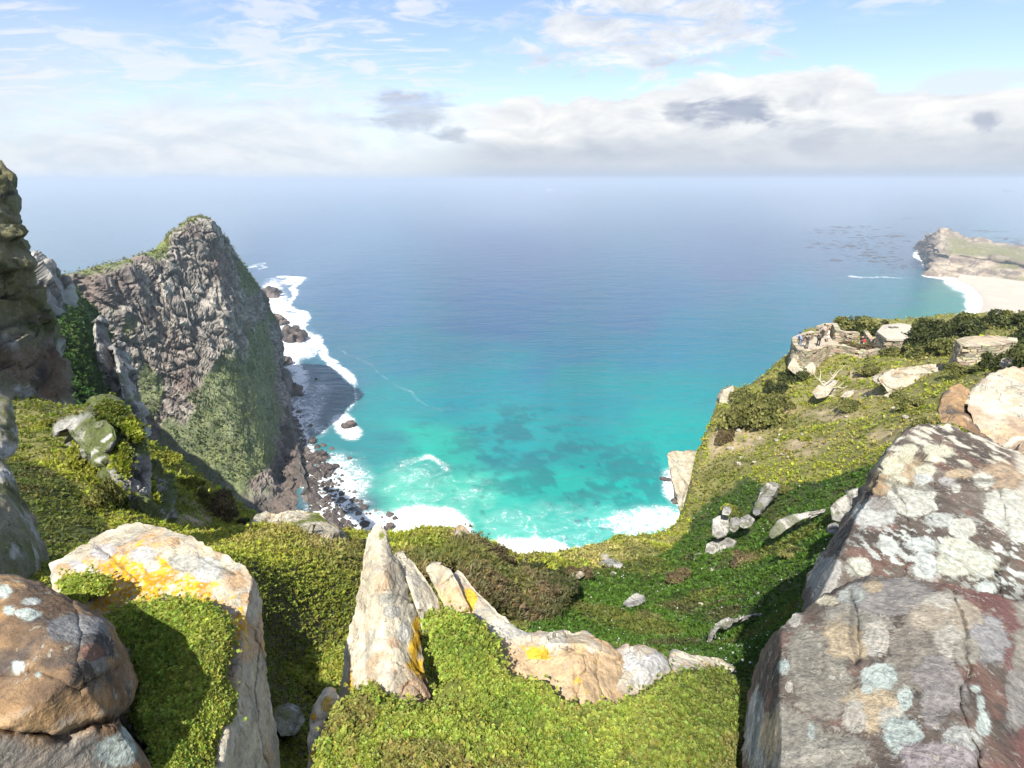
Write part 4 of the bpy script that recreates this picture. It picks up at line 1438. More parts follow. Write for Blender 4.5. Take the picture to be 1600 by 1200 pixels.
def paint_brown(P, N, px, py, C):
    pats = [(45, 960, (20, 9), MINT), (15, 955, 9, MINT), (28, 1043, (12, 10), MINT), (60, 1055, 5, MINT), (50, 940, (14, 6), (0.5, 0.52, 0.48)), (132, 1038, 5, MINT), (180, 1178, (34, 24), MINT), (205, 1140, (16, 18), (0.4, 0.45, 0.42)), (8, 925, 12, MINT), (52, 1150, 6, PEACH),
            (122, 985, (44, 24), (0.22, 0.22, 0.215)), (150, 1010, (26, 20), (0.07, 0.068, 0.068)), (128, 1060, (22, 26), (0.065, 0.06, 0.058)), (140, 1020, (20, 14), (0.20, 0.11, 0.08))]
    C = lichen_patches(P, px, py, C, pats, 15, 0.55)
    ledge = np.exp(-((py - 1120 + (px - 100) * 0.25) / 42) ** 2) * sst(px, 190, 120)
    C = mixc(C, (0.42, 0.26, 0.12), ledge * sst(fbm(P * 6, 4, 8), 0.36, 0.6) * 0.85)
    return C


add_boulder('boulder', 'dark brown rust-stained boulder with pale mint lichen spots filling the lower left corner', 'boulder',
            [(-160, 885), (-20, 896), (30, 902), (62, 914), (108, 938), (150, 962), (170, 972), (180, 1000), (200, 1030), (211, 1062), (207, 1090), (186, 1116), (170, 1132), (196, 1146), (222, 1172), (256, 1230), (300, 1340), (-160, 1360)],
            [(-150, 890, 2.19), (60, 915, 2.19), (170, 985, 2.1), (208, 1070, 2.01), (60, 1000, 1.84), (120, 1050, 1.79), (100, 1110, 1.68), (30, 1120, 1.64), (160, 1112, 1.8), (110, 1150, 1.84), (30, 1165, 1.82), (190, 1150, 1.97), (220, 1190, 1.97), (100, 1210, 1.84), (-100, 1100, 1.63), (0, 1340, 1.53), (260, 1320, 1.82)],
            style_brown, M_ROCK_NEAR, thick=0.40, nb=320, nv=100, disp=0.026, block=0.0, size=0.75, rnd=0.04, seed=7, facet=0.012, planes=[[(0, 900, 2.215), (160, 965, 2.169), (110, 1050, 1.866)], [(0, 1060, 1.854), (110, 1052, 1.866), (90, 1125, 1.737)], [(165, 970, 2.169), (208, 1080, 2.169), (120, 1060, 1.866)], [(0, 1150, 1.713), (190, 1118, 1.983), (100, 1320, 1.866)]], cracks=[([(-60, 1065), (60, 1050), (120, 1075), (190, 1050)], 4, 0.02), ([(-20, 1142), (100, 1150), (190, 1118)], 7, 0.05), ([(110, 940), (130, 1000), (120, 1060)], 3, 0.015)], paint=paint_brown, lens=0.0)
add_boulder('boulder', 'smooth shaded grey-green boulder at the left edge above the rusty one', 'boulder',
            [(-130, 670), (-20, 705), (4, 722), (18, 750), (30, 772), (46, 806), (66, 850), (84, 898), (96, 935), (70, 950), (-130, 960)],
            [(-100, 700, 6.15), (10, 730, 6.15), (80, 900, 6.15), (0, 850, 5.12), (30, 900, 5.22), (-80, 850, 4.66), (-80, 940, 4.66)],
            style_greygreen, M_ROCK_NEAR, thick=1.0, nb=170, nv=60, disp=0.06, block=0.0, size=1.1, rnd=0.12, seed=9, facet=0.07)
add_boulder('boulder', 'small white-crusted boulder at the left edge under the dark pinnacle', 'boulder',
            [(-110, 560), (-30, 590), (0, 612), (14, 624), (22, 655), (28, 688), (22, 712), (0, 722), (-110, 720)],
            [(-60, 600, 7.84), (10, 630, 7.7), (10, 700, 7.28), (-60, 690, 6.72)],
            style_greygreen, M_ROCK_NEAR, thick=1.0, nb=130, nv=46, disp=0.06, block=0.08, size=1.0, rnd=0.12, seed=19,
            paint=lambda P, N, px, py, C: spots(P, C, 4.0, 0.8, 0.55, (0.45, 0.45, 0.42), 3, 0.9))


def paint_spire(P, N, px, py, C):
    wob = (fbm(P * 6, 4, 3) - 0.5)
    x = (px - 597) + (py - 820) * 0.10
    streak = fbm(np.stack([x / 7.0, py / 90.0, 0 * px], -1), 4, 6)
    C = mixc(C, (0.30, 0.27, 0.22), sst(streak, 0.60, 0.72) * 0.55)
    o = np.exp(-(((px - 652) / 12) ** 2 + ((py - 992) / 36) ** 2)) + 0.8 * np.exp(-(((px - 640) / 22) ** 2 + ((py - 1045) / 28) ** 2)) + 0.7 * np.exp(-(((px - 548) / 9) ** 2 + ((py - 1060) / 30) ** 2)) \
        + 0.5 * np.exp(-(((px - 582) / 8) ** 2 + ((py - 1020) / 26) ** 2))
    C = mixc(C, (0.60, 0.36, 0.03), sst(o + wob * 1.6, 0.62, 0.8))
    br = np.exp(-(((px - 655) / 30) ** 2 + ((py - 1075) / 36) ** 2)) + 0.9 * np.exp(-(((px - 615) / 14) ** 2 + ((py - 1005) / 14) ** 2))
    C = mixc(C, (0.42, 0.29, 0.19), sst(br + wob * 1.2, 0.55, 0.75) * 0.9 * (1 - sst(o + wob * 1.6, 0.62, 0.8)))
    pats = [(632, 990, (13, 16), (0.54, 0.52, 0.48)), (606, 935, (18, 9), (0.36, 0.35, 0.30)), (612, 955, (14, 10), (0.36, 0.35, 0.31)), (600, 1050, (14, 22), WARMW), (560, 1055, (10, 22), WARMW), (570, 1100, (14, 16), (0.55, 0.53, 0.48)), (596, 836, (5, 6), (0.20, 0.22, 0.04))]
    return lichen_patches(P, px, py, C, pats, 25, 0.5)


crest = empty('rock_outcrop', at(700, 1120, 3.2))
tag(crest, 'jagged cream rock crest with one tall pointed spire, rising from a leafy cushion', 'rock outcrop')


def crest_piece(name, poly, ctrl, paint=None, seed=1, label=None, **k):
    o = boulder(name, poly, ctrl, style_white, M_ROCK_NEAR, paint=paint, seed=seed, **k)
    o.parent = crest
    o.matrix_parent_inverse = crest.matrix_basis.inverted()
    if label: o['label'] = label
    return o


crest_piece('spire', [(522, 1120), (534, 1060), (540, 1000), (556, 945), (566, 890), (571, 850), (580, 826), (591, 818), (602, 826), (612, 862), (630, 888), (638, 925), (652, 958), (658, 1000), (664, 1050), (680, 1098), (690, 1150), (560, 1160)],
            [(591, 820, 4.0), (575, 880, 3.85), (600, 900, 3.72), (630, 900, 3.9), (545, 1000, 3.75), (600, 1000, 3.5), (655, 1000, 3.72), (530, 1090, 3.6), (600, 1090, 3.3), (675, 1095, 3.45)], paint_spire, 31, 'tall pointed cream spire of rock',
            nb=240, nv=84, disp=0.024, block=0.004, size=0.5, rnd=0.08, thick=0.5, stretch=(1.6, 1.6, 0.6), facet=0.035)
crest_piece('fin', [(630, 890), (637, 871), (646, 878), (666, 905), (684, 935), (690, 960), (672, 985), (660, 990), (650, 950)], [(640, 875, 4.1), (660, 920, 3.95), (688, 950, 4.0), (665, 985, 3.8)], None, 33,
            nb=130, nv=44, disp=0.02, block=0.0, size=0.4, rnd=0.07, thick=0.35, facet=0.03, stretch=(1.6, 1.6, 0.6))
crest_piece('fin', [(664, 886), (676, 879), (690, 882), (703, 888), (716, 912), (730, 944), (742, 975), (712, 985), (694, 950)], [(670, 885, 4.25), (700, 900, 4.1), (725, 940, 4.0), (710, 975, 3.9)],
            lambda P, N, px, py, C: mixc(C, (0.46, 0.32, 0.18), sst(fbm(P * 5, 4, 3) + np.clip((py - 910) / 120, -0.2, 0.3), 0.55, 0.72) * 0.8), 35, nb=130, nv=44, disp=0.02, block=0.0, size=0.4, rnd=0.07, thick=0.4, facet=0.03, stretch=(1.6, 1.6, 0.6))


def paint_ridge(P, N, px, py, C):
    wob = fbm(P * 6, 5, 3) - 0.5
    C = mixc(C, (0.42, 0.29, 0.16), sst(fbm(P * 2.2, 3, 5) + np.clip((py - 985) / 160, -0.3, 0.35), 0.45, 0.66) * 0.85)
    o = np.exp(-(((px - 735) / 16) ** 2 + ((py - 935) / 24) ** 2)) + np.exp(-(((px - 820) / 40) ** 2 + ((py - 1012) / 24) ** 2)) + 0.9 * np.exp(-(((px - 890) / 40) ** 2 + ((py - 1030) / 40) ** 2)) + .6 * np.exp(-(((px - 930) / 30) ** 2 + ((py - 1060) / 30) ** 2))
    C = mixc(C, (0.60, 0.40, 0.03), sst(o * 0.8 + wob * 2.2, 0.66, 0.82) * 0.95)
    pats = [(862, 1000, (26, 14), (0.60, 0.55, 0.44)), (925, 1012, 8, WARMW), (800, 985, (24, 12), (0.52, 0.50, 0.44))]
    return lichen_patches(P, px, py, C, pats, 45, 0.5)


crest_piece('ridge', [(702, 902), (712, 888), (722, 894), (745, 925), (775, 952), (800, 975), (828, 992), (850, 1010), (868, 1060), (850, 1095), (800, 1070), (765, 1020), (735, 975), (715, 940)],
            [(710, 890, 4.3), (750, 940, 4.1), (800, 980, 3.9), (760, 1000, 3.75), (845, 1010, 3.75), (830, 1070, 3.5)], paint_ridge, 37, nb=260, nv=84, disp=0.026, block=0.0, size=0.45, rnd=0.05, thick=0.5, facet=0.045)
crest_piece('ridge', [(800, 982), (816, 984), (830, 992), (842, 985), (860, 988), (876, 983), (896, 990), (912, 985), (926, 992), (938, 1003), (950, 1008), (966, 1024), (985, 1034), (992, 1080), (960, 1112), (900, 1112), (840, 1090), (808, 1040)],
            [(830, 995, 3.9), (920, 990, 3.85), (960, 1020, 3.8), (890, 1030, 3.55), (950, 1080, 3.4), (870, 1085, 3.4)], paint_ridge, 39, planes=[[(820, 1020, 3.72), (900, 1012, 3.66), (880, 1090, 3.35)], [(900, 1012, 3.66), (985, 1050, 3.75), (930, 1095, 3.34)], [(815, 984, 3.98), (930, 992, 3.95), (880, 1018, 3.64)]], cracks=[([(878, 984), (892, 1030), (905, 1100)], 2.5, 0.03), ([(935, 1002), (930, 1050), (950, 1100)], 2.0, 0.025)], nb=260, nv=84, disp=0.026, block=0.0, size=0.45, rnd=0.05, thick=0.6, facet=0.05)
crest_piece('ridge', [(950, 1030), (963, 1016), (985, 1010), (1008, 1010), (1022, 1016), (1042, 1030), (1048, 1050), (1020, 1070), (985, 1090), (958, 1080)],
            [(960, 1018, 3.9), (1010, 1010, 3.95), (1045, 1035, 3.9), (1000, 1045, 3.65), (985, 1085, 3.5)],
            lambda P, N, px, py, C: lichen_patches(P, px, py, mixc(C, (0.30, 0.25, 0.20), sst(fbm(P * 4, 4, 3), 0.45, 0.6)), [(985, 1032, (24, 17), (0.60, 0.59, 0.56)), (1022, 1040, (20, 20), (0.55, 0.54, 0.52)), (1005, 1060, (14, 12), (0.52, 0.51, 0.48))], 5, 0.5), 41,
            'pale grey crusted end of the crest', nb=180, nv=60, disp=0.025, block=0.0, size=0.4, rnd=0.06, thick=0.4, facet=0.045)
crest_piece('ridge', [(1044, 1034), (1050, 1018), (1066, 1020), (1090, 1027), (1128, 1032), (1150, 1045), (1120, 1062), (1060, 1062)],
            [(1050, 1020, 4.2), (1128, 1034, 4.3), (1060, 1050, 3.9), (1120, 1058, 4.0)], None, 43, nb=130, nv=40, disp=0.025, block=0.0, size=0.4, rnd=0.06, thick=0.4, facet=0.04)
add_boulder('boulder', 'narrow cream rock with a yellow lichen spot at the dark gap left of the spire', 'boulder',
            [(478, 1230), (482, 1150), (488, 1115), (500, 1092), (513, 1077), (526, 1084), (536, 1110), (520, 1135), (515, 1180), (510, 1330), (478, 1330)],
            [(513, 1080, 3.35), (530, 1110, 3.3), (490, 1120, 3.2), (500, 1180, 3.0), (495, 1320, 2.6)], style_white, M_ROCK_NEAR, nb=150, nv=50, disp=0.025, block=0.03, size=0.4, rnd=0.12, thick=0.35, seed=47,
            paint=lambda P, N, px, py, C: lichen_patches(P, px, py, C, [(495, 1185, (12, 12), ORANGE), (512, 1100, (10, 12), (0.6, 0.42, 0.10)), (490, 1118, 5, ORANGE)], 5, 0.6))


def paint_right_low(P, N, px, py, C):
    red = sst(fbm(P * 2.0, 4, 77) + np.clip((px - 1480) / 400, -0.2, 0.3), 0.52, 0.66)
    C = mixc(C, (0.135, 0.062, 0.055), red * 0.9)
    G1, G2, TAN, PALE = (0.275, 0.255, 0.21), (0.32, 0.30, 0.25), (0.46, 0.375, 0.25), (0.48, 0.45, 0.38)
    pats = [(1285, 1060, (42, 70), G1), (1262, 1030, (32, 44), G1), (1225, 1160, (64, 52), G2), (1290, 1180, (60, 40), G2), (1425, 1030, (46, 62), (0.25, 0.225, 0.185)), (1470, 1075, (40, 58), (0.29, 0.265, 0.25)),
            (1345, 960, (52, 38), G2), (1400, 930, (60, 30), (0.28, 0.26, 0.24)), (1318, 1000, (30, 30), TAN), (1345, 1010, (16, 16), TAN), (1368, 995, (20, 28), PALE), (1366, 918, (13, 12), TAN), (1292, 938, (16, 8), CREAMY), (1330, 930, (22, 14), (0.40, 0.42, 0.38)),
            (1360, 1105, (44, 38), TAN), (1335, 1120, (20, 26), PALE), (1395, 1128, (22, 26), PALE), (1374, 1058, (30, 22), MINT), (1412, 1092, (12, 16), MINT), (1410, 1150, (32, 36), MINT), (1355, 1075, 10, MINT),
            (1478, 945, (36, 22), PALE), (1450, 968, (30, 22), (0.44, 0.38, 0.29)), (1510, 965, (32, 24), (0.44, 0.38, 0.29)), (1485, 1000, (26, 26), PALE), (1545, 1000, (32, 40), (0.30, 0.295, 0.29)), (1510, 1015, (24, 22), G2),
            (1598, 1020, (16, 40), G1), (1590, 1090, (22, 50), (0.27, 0.255, 0.235)), (1524, 1076, 7, MINT), (1532, 1098, (7, 12), MINT), (1500, 1160, (36, 22), (0.40, 0.41, 0.38)), (1535, 1130, (12, 20), MINT),
            (1182, 1140, (16, 60), (0.36, 0.37, 0.35)), (1202, 1150, (15, 40), TAN), (1224, 1042, (9, 12), MINT), (1268, 1143, (6, 12), MINT), (1233, 1072, (6, 9), PALE), (1242, 970, (10, 14), PALE), (1470, 1190, (60, 26), (0.33, 0.29, 0.29)), (1640, 960, 50, G2)]
    pats = [(a_, b_, c_, tuple(0.97 * q for q in d_)) for a_, b_, c_, d_ in pats]
    C = lichen_patches(P, px, py, C, pats, 55, 0.55)
    f1, f2, cid, _ = cells(P * 60, 3)
    C = mixc(C, (0.07, 0.065, 0.06), sst(f1, 0.24, 0.12) * (cid < 0.35) * 0.8)
    crack = np.abs((px - 1330) + (py - 960) * -0.10 + (fbm(P * 8, 3, 2) - 0.5) * 22)
    C = mixc(C, (0.04, 0.033, 0.03), sst(crack, 7, 2) * sst(py, 925, 950) * sst(py, 1060, 1030) * 0.5)
    return C * 0.90


add_boulder('boulder', 'dark reddish boulder blotched with grey and tan lichen in the lower right corner', 'boulder',
            [(1160, 1170), (1168, 1090), (1180, 1040), (1196, 1005), (1225, 975), (1262, 948), (1300, 922), (1335, 905), (1375, 898), (1430, 906), (1490, 914), (1560, 930), (1620, 950), (1760, 985), (1760, 1370), (1160, 1370)],
            [(1165, 1150, 2.75), (1200, 1000, 2.95), (1262, 948, 3.05), (1340, 905, 3.1), (1480, 912, 3.0), (1600, 945, 2.8), (1240, 1080, 2.5), (1350, 1000, 2.55), (1480, 1000, 2.5), (1350, 1120, 2.2), (1560, 1100, 2.15), (1250, 1200, 2.3), (1450, 1300, 1.85), (1700, 1200, 2.0)],
            style_dark, M_ROCK_NEAR, thick=1.0, nb=480, nv=140, disp=0.022, block=0.0, size=0.9, rnd=0.03, seed=57, facet=0.0, planes=[[(1200, 1000, 2.78), (1480, 912, 3.02), (1350, 1200, 2.02)], [(1226, 1000, 2.70), (1205, 1200, 2.18), (1163, 1120, 2.95)], [(1500, 930, 2.92), (1530, 1150, 2.12), (1700, 1050, 2.75)], [(1262, 948, 2.95), (1420, 908, 3.0), (1340, 880, 3.5)]], cracks=[([(1330, 925), (1345, 985), (1338, 1040)], 4, 0.03), ([(1490, 920), (1515, 1020), (1505, 1110), (1530, 1200)], 3.5, 0.03)], paint=paint_right_low)


def paint_right_up(P, N, px, py, C):
    Y, W = (0.58, 0.56, 0.42), (0.55, 0.55, 0.47)
    pats = [(1400, 735, (42, 26), (0.40, 0.31, 0.19)), (1390, 760, (34, 16), (0.36, 0.26, 0.15)), (1560, 745, (38, 22), (0.40, 0.30, 0.20)), (1465, 704, (24, 11), Y), (1412, 715, (18, 11), Y), (1420, 702, (14, 8), Y), (1392, 727, (22, 14), Y), (1447, 735, (18, 10), Y), (1443, 748, (16, 8), (0.46, 0.48, 0.45)), (1400, 752, (18, 11), Y),
            (1420, 778, (34, 18), W), (1432, 790, (32, 20), W), (1440, 768, (22, 14), W), (1366, 803, (38, 21), (0.52, 0.53, 0.49)), (1535, 750, (18, 14), W), (1480, 752, (14, 10), (0.40, 0.39, 0.37)), (1568, 795, (30, 34), W), (1590, 820, (24, 28), W),
            (1505, 826, (22, 16), W), (1500, 870, (38, 30), (0.56, 0.57, 0.46)), (1530, 880, (30, 26), (0.56, 0.57, 0.46)), (1341, 884, (20, 16), (0.60, 0.60, 0.50)), (1283, 905, (22, 34), (0.42, 0.40, 0.36)), (1296, 895, (20, 26), (0.42, 0.40, 0.36)),
            (1440, 850, (30, 12), (0.46, 0.49, 0.46)), (1445, 880, (22, 22), (0.46, 0.49, 0.46)), (1470, 812, (22, 12), (0.44, 0.46, 0.42)), (1540, 920, (16, 12), (0.46, 0.50, 0.46)), (1385, 850, (20, 8), (0.44, 0.46, 0.42)), (1380, 790, (20, 10), (0.30, 0.28, 0.25)), (1494, 762, 8, W), (1500, 740, (24, 8), (0.42, 0.33, 0.22))]
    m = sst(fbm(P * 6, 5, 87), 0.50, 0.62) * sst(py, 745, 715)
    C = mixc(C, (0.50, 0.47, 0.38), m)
    rt = sst(px + (fbm(P * 3, 4, 9) - 0.5) * 60, 1570, 1592) * sst(py, 840, 790)
    C = mixc(C, mixc((0.40, 0.37, 0.30), (0.52, 0.49, 0.40), fbm(P * 9, 4, 2)), rt * 0.85)
    pats = [(a_, b_, c_, tuple(0.97 * q for q in d_)) for a_, b_, c_, d_ in pats]
    C = lichen_patches(P, px, py, C, pats, 65, 0.45)
    sp = sst(fbm(P * 14, 4, 97), 0.57, 0.61) * np.clip(np.maximum(np.exp(-(((px - 1430) / 90) ** 2 + ((py - 860) / 40) ** 2)), np.exp(-(((px - 1560) / 60) ** 2 + ((py - 870) / 60) ** 2))) * 1.5, 0, 1)
    return mixc(C, (0.45, 0.48, 0.44), sp) * 0.92


add_boulder('boulder', 'big dark boulder with round creamy lichen discs, its peak catching the sun', 'boulder',
            [(1254, 930), (1262, 895), (1285, 862), (1310, 825), (1335, 785), (1362, 738), (1395, 695), (1425, 666), (1455, 660), (1485, 664), (1520, 678), (1560, 694), (1600, 712), (1700, 750), (1780, 860), (1780, 1050), (1500, 990), (1300, 985), (1258, 965)],
            [(1256, 930, 4.3), (1300, 840, 4.9), (1362, 738, 6.0), (1440, 662, 7.2), (1520, 680, 7.0), (1600, 712, 6.6), (1450, 720, 6.1), (1420, 790, 5.2), (1350, 850, 4.5), (1400, 900, 4.1), (1500, 850, 4.6), (1580, 800, 5.2), (1700, 950, 3.6), (1350, 960, 3.8)],
            style_dark, M_ROCK_NEAR, thick=1.8, nb=480, nv=135, disp=0.035, block=0.0, size=1.6, rnd=0.02, seed=67, facet=0.035, planes=[[(1362, 738, 5.7), (1440, 662, 7.2), (1600, 712, 6.9)], [(1390, 745, 5.6), (1300, 930, 3.95), (1550, 900, 4.3)], [(1296, 900, 4.2), (1254, 930, 4.9), (1340, 785, 5.7)], [(1560, 760, 5.6), (1580, 930, 4.2), (1700, 850, 5.6)]], cracks=[([(1300, 860), (1345, 905)], 4, 0.04), ([(1365, 745), (1450, 762), (1560, 742)], 3.5, 0.05), ([(1400, 745), (1425, 850), (1400, 930)], 3, 0.03), ([(1560, 760), (1575, 850), (1560, 930)], 4, 0.05)], paint=paint_right_up)
add_boulder('boulder', 'pale lichen-washed boulder with tan patches, uppermost of the rocks on the right edge', 'boulder',
            [(1512, 640), (1518, 612), (1535, 592), (1560, 580), (1590, 574), (1720, 565), (1760, 740), (1640, 735), (1588, 716), (1555, 694), (1528, 672)],
            [(1515, 640, 9.4), (1535, 594, 10.4), (1600, 574, 10.8), (1560, 640, 9.4), (1600, 700, 8.4), (1555, 694, 8.8), (1720, 640, 9.4)], style_white, M_ROCK_NEAR, thick=2.0, nb=220, nv=80, disp=0.07, block=0.0, size=1.6, rnd=0.05, seed=73, facet=0.16,
            paint=lambda P, N, px, py, C: spots(P, spots(P, mixc(C, (0.33, 0.24, 0.17), sst(fbm(P * 1.6, 4, 5), 0.42, 0.58) * 0.9), 1.6, 0.7, 0.62, (0.56, 0.54, 0.45), 4, 1.0), 3.2, 0.4, 0.5, (0.42, 0.30, 0.19), 9, 1.0))
add_boulder('boulder', 'squat brown and cream boulder split from the pale one on the right edge', 'boulder',
            [(1466, 640), (1472, 618), (1485, 604), (1500, 599), (1514, 606), (1524, 626), (1530, 655), (1548, 690), (1520, 676), (1490, 662), (1470, 660)],
            [(1470, 640, 9.8), (1500, 600, 10.2), (1520, 640, 9.7), (1490, 655, 9.2), (1540, 685, 9.0)], style_brown, M_ROCK_NEAR, thick=1.0, nb=150, nv=54, disp=0.07, block=0.02, size=1.2, rnd=0.08, seed=79, facet=0.14,
            paint=lambda P, N, px, py, C: spots(P, C, 2.2, 0.75, 0.6, (0.52, 0.48, 0.38), 4, 1.0))

# ---------------------------------------------------------------- the dark pinnacle and the rocks on the left
def paint_pinn(P, N, px, py, C):
    up = sst(py + (fbm(P / 3, 4, 5) - 0.5) * 70, 540, 480)
    C = mixc(C, mixc((0.135, 0.125, 0.045), (0.19, 0.175, 0.075), fbm(P / 1.5, 4, 3)), up * 0.8)
    low = sst(py, 520, 560)
    C = mixc(C, (0.17, 0.115, 0.075), low * sst(fbm(P / 2.5, 4, 8), 0.42, 0.6) * 0.9)
    bed = fbm(np.stack([P[:, 0] / 30, P[:, 1] / 30, (P[:, 2] + P[:, 0] * 0.25) / 0.55], -1), 3, 3)
    C = mixc(C, (0.035, 0.032, 0.03), sst(bed, 0.60, 0.75) * 0.7)
    C = mixc(C, (0.025, 0.022, 0.02), np.exp(-(((px - 66) / 11) ** 2 + ((py - 585) / 22) ** 2)) * 0.95)
    C = mixc(C, (0.055, 0.075, 0.018), np.exp(-(((px - 55) / 40) ** 2 + ((py - 500) / 26) ** 2)) * sst(fbm(P / 1.2, 4, 18), 0.38, 0.5))
    C = mixc(C, (0.30, 0.30, 0.28), np.exp(-(((px - 30) / 30) ** 2 + ((py - 610) / 26) ** 2)) * sst(fbm(P / 1.0, 4, 28), 0.5, 0.6) * 0.8)
    return C


add_boulder('rock_pinnacle', 'tall dark layered pinnacle with olive lichen, the only rock rising above the horizon', 'rock pinnacle',
            [(-220, 240), (-40, 248), (4, 262), (15, 272), (19, 302), (29, 338), (31, 366), (44, 388), (48, 438), (60, 470), (82, 505), (94, 556), (106, 588), (113, 625), (108, 650), (60, 665), (-60, 690), (-220, 690)],
            [(-200, 260, 26), (5, 265, 28), (30, 350, 28), (-80, 400, 23), (0, 420, 25.5), (48, 440, 27.5), (90, 540, 27), (40, 560, 25), (-60, 600, 21), (110, 630, 25.5), (50, 650, 23)],
            style_greygreen, M_ROCK_MID, thick=8, nb=260, nv=90, disp=0.40, block=0.55, size=2.4, rnd=0.06, seed=83, paint=paint_pinn, stretch=(0.6, 0.6, 1.6))
for lab, poly, s_, sd_ in (
        ('pale grey ragged buttress just behind the shoulder of the dark pinnacle', [(44, 396), (56, 390), (66, 402), (70, 425), (80, 436), (98, 444), (102, 462), (96, 480), (88, 500), (78, 488), (62, 470), (48, 440)], 62, 3),
        ('pale standing fin of rock in the gully between the pinnacle and the great cliff', [(148, 500), (158, 488), (168, 520), (178, 545), (186, 590), (194, 640), (186, 665), (170, 640), (160, 590), (150, 545)], 95, 5),
        ('narrow grey fin of rock closest to the great cliff, right of the pale standing fin', [(176, 540), (186, 530), (200, 560), (212, 600), (222, 645), (232, 690), (222, 700), (205, 670), (192, 620)], 92, 9)):
    add_boulder('rock_buttress', lab, 'rock buttress', poly, [(poly[0][0], poly[0][1], s_), (poly[len(poly) // 3][0], poly[len(poly) // 3][1], s_ * 1.02), (poly[len(poly) * 2 // 3][0], poly[len(poly) * 2 // 3][1], s_ * 0.93)],
                style_grey, M_ROCK_MID, thick=9, nb=130, nv=46, disp=1.0, block=1.6, size=6, rnd=0.06, seed=sd_, stretch=(1.3, 1.3, 0.6))


def sheet_stuff(name, ctrl, nr, nc, colfn, mat, kind, rel=0.5, freq=0.3):
    A = np.array([[at(*p) for p in row] for row in ctrl])
    V = resample(A, nr, nc).reshape(-1, 3)
    f = grid_faces(nr, nc)
    N = vnormals(V, f)
    k = len(V) // 2
    if N[k] @ (EYE - V[k]) < 0: f = f[:, ::-1]; N = -N
    V = V + N * ((fbm(V * freq, 5, 3) - 0.5) * rel * 2)[:, None]
    return tag(link(name, mesh(name, V, f, mat, colfn(V))), kind=kind), V, N


gully, gv, gn_ = sheet_stuff('gully', [[(70, 440, 130), (110, 455, 150), (145, 485, 165), (170, 520, 175)], [(70, 500, 85), (115, 510, 100), (150, 550, 112), (190, 590, 125)], [(70, 580, 60), (120, 590, 68), (160, 630, 78), (215, 670, 95)], [(60, 680, 44), (120, 680, 48), (180, 710, 58), (250, 760, 80)]],
                             70, 60, lambda V: mixc((0.035, 0.075, 0.016), (0.075, 0.125, 0.028), fbm(V / 3, 4, 7)), M_SOIL, 'structure', 2.2, 0.16)
g0 = np.random.default_rng(41)
k_ = g0.integers(0, len(gv), 16000)
P_ = gv[k_] + g0.normal(0, 0.5, (16000, 3))
tag(instanced('gully_scrub', P_, np.tile([0.2, -0.5, 0.85], (len(P_), 1)), g0.uniform(0.35, 0.9, len(P_)), [tmpl_rosette(9, 5, 0.4), tmpl_rosette(8, 6, 0.35, 0.8)], pal(P_, g0, LUSHD, (0.05, 0.10, 0.02), (0.09, 0.14, 0.03), scale=0.2), 3, 0.5), 'dark green scrub filling the gully behind the pinnacle', 'scrub', kind='stuff')


def paint_moss(k0=0.5, col=(0.085, 0.11, 0.018)):
    def f(P, N, px, py, C):
        m = sst(fbm(P * 0.9, 5, 4) + np.clip(N[:, 2], -0.4, 0.6) * 0.12, k0, k0 + 0.1)
        C = mixc(C, col, m * 0.9)
        return spots(P, C, 2.0, 0.4, 0.5, (0.50, 0.50, 0.47), 6, 1.0)
    return f


outc = empty('rock_outcrop', at(200, 800, 14))
tag(outc, 'cracked grey mossy outcrop on the left slope with a yellow-green shrub on top', 'rock outcrop')
for nm, poly, ctrl, sd_ in (
        ('block', [(100, 668), (128, 650), (160, 640), (188, 655), (205, 690), (210, 740), (200, 800), (185, 790), (170, 760), (150, 715), (120, 695)], [(110, 668, 16.2), (170, 645, 16.5), (200, 720, 15.4), (190, 780, 14.4), (150, 700, 15.8)], 3),
        ('block', [(146, 630), (158, 624), (185, 628), (205, 642), (222, 668), (230, 700), (236, 760), (238, 820), (205, 826), (180, 800), (178, 740), (172, 690), (156, 650)], [(150, 630, 16.8), (200, 640, 16.9), (226, 690, 16.2), (236, 800, 14.9), (190, 800, 14.2), (180, 720, 15.4)], 5),
        ('block', [(222, 716), (240, 728), (258, 752), (268, 790), (276, 830), (250, 840), (232, 830), (226, 780)], [(225, 720, 16.6), (260, 755, 16.4), (270, 825, 15.2), (232, 820, 14.8)], 7),
        ('stone', [(140, 676), (150, 662), (166, 657), (178, 668), (182, 686), (174, 704), (158, 708), (144, 696)], [(142, 676, 15.2), (170, 660, 15.3), (160, 704, 14.7)], 9),
        ('stone', [(176, 706), (190, 700), (204, 708), (206, 730), (196, 748), (182, 742), (174, 724)], [(178, 708, 15.1), (204, 710, 15.2), (190, 745, 14.6)], 11)):
    ctrl = [(a_, b_, c_ * 0.86) for a_, b_, c_ in ctrl]
    o = boulder(nm, poly, ctrl, style_grey, M_ROCK_MID, thick=3.0 if nm == 'block' else .6, nb=190 if nm == 'block' else 80, nv=66 if nm == 'block' else 30, disp=0.22 if nm == 'block' else .05, block=0.30 if nm == 'block' else 0.10, size=1.3, rnd=0.10, seed=sd_,
                paint=paint_moss(0.42 if nm == 'block' else 0.52), stretch=(1.2, 1.2, 0.7))
    o.parent = outc
    o.matrix_parent_inverse = outc.matrix_basis.inverted()

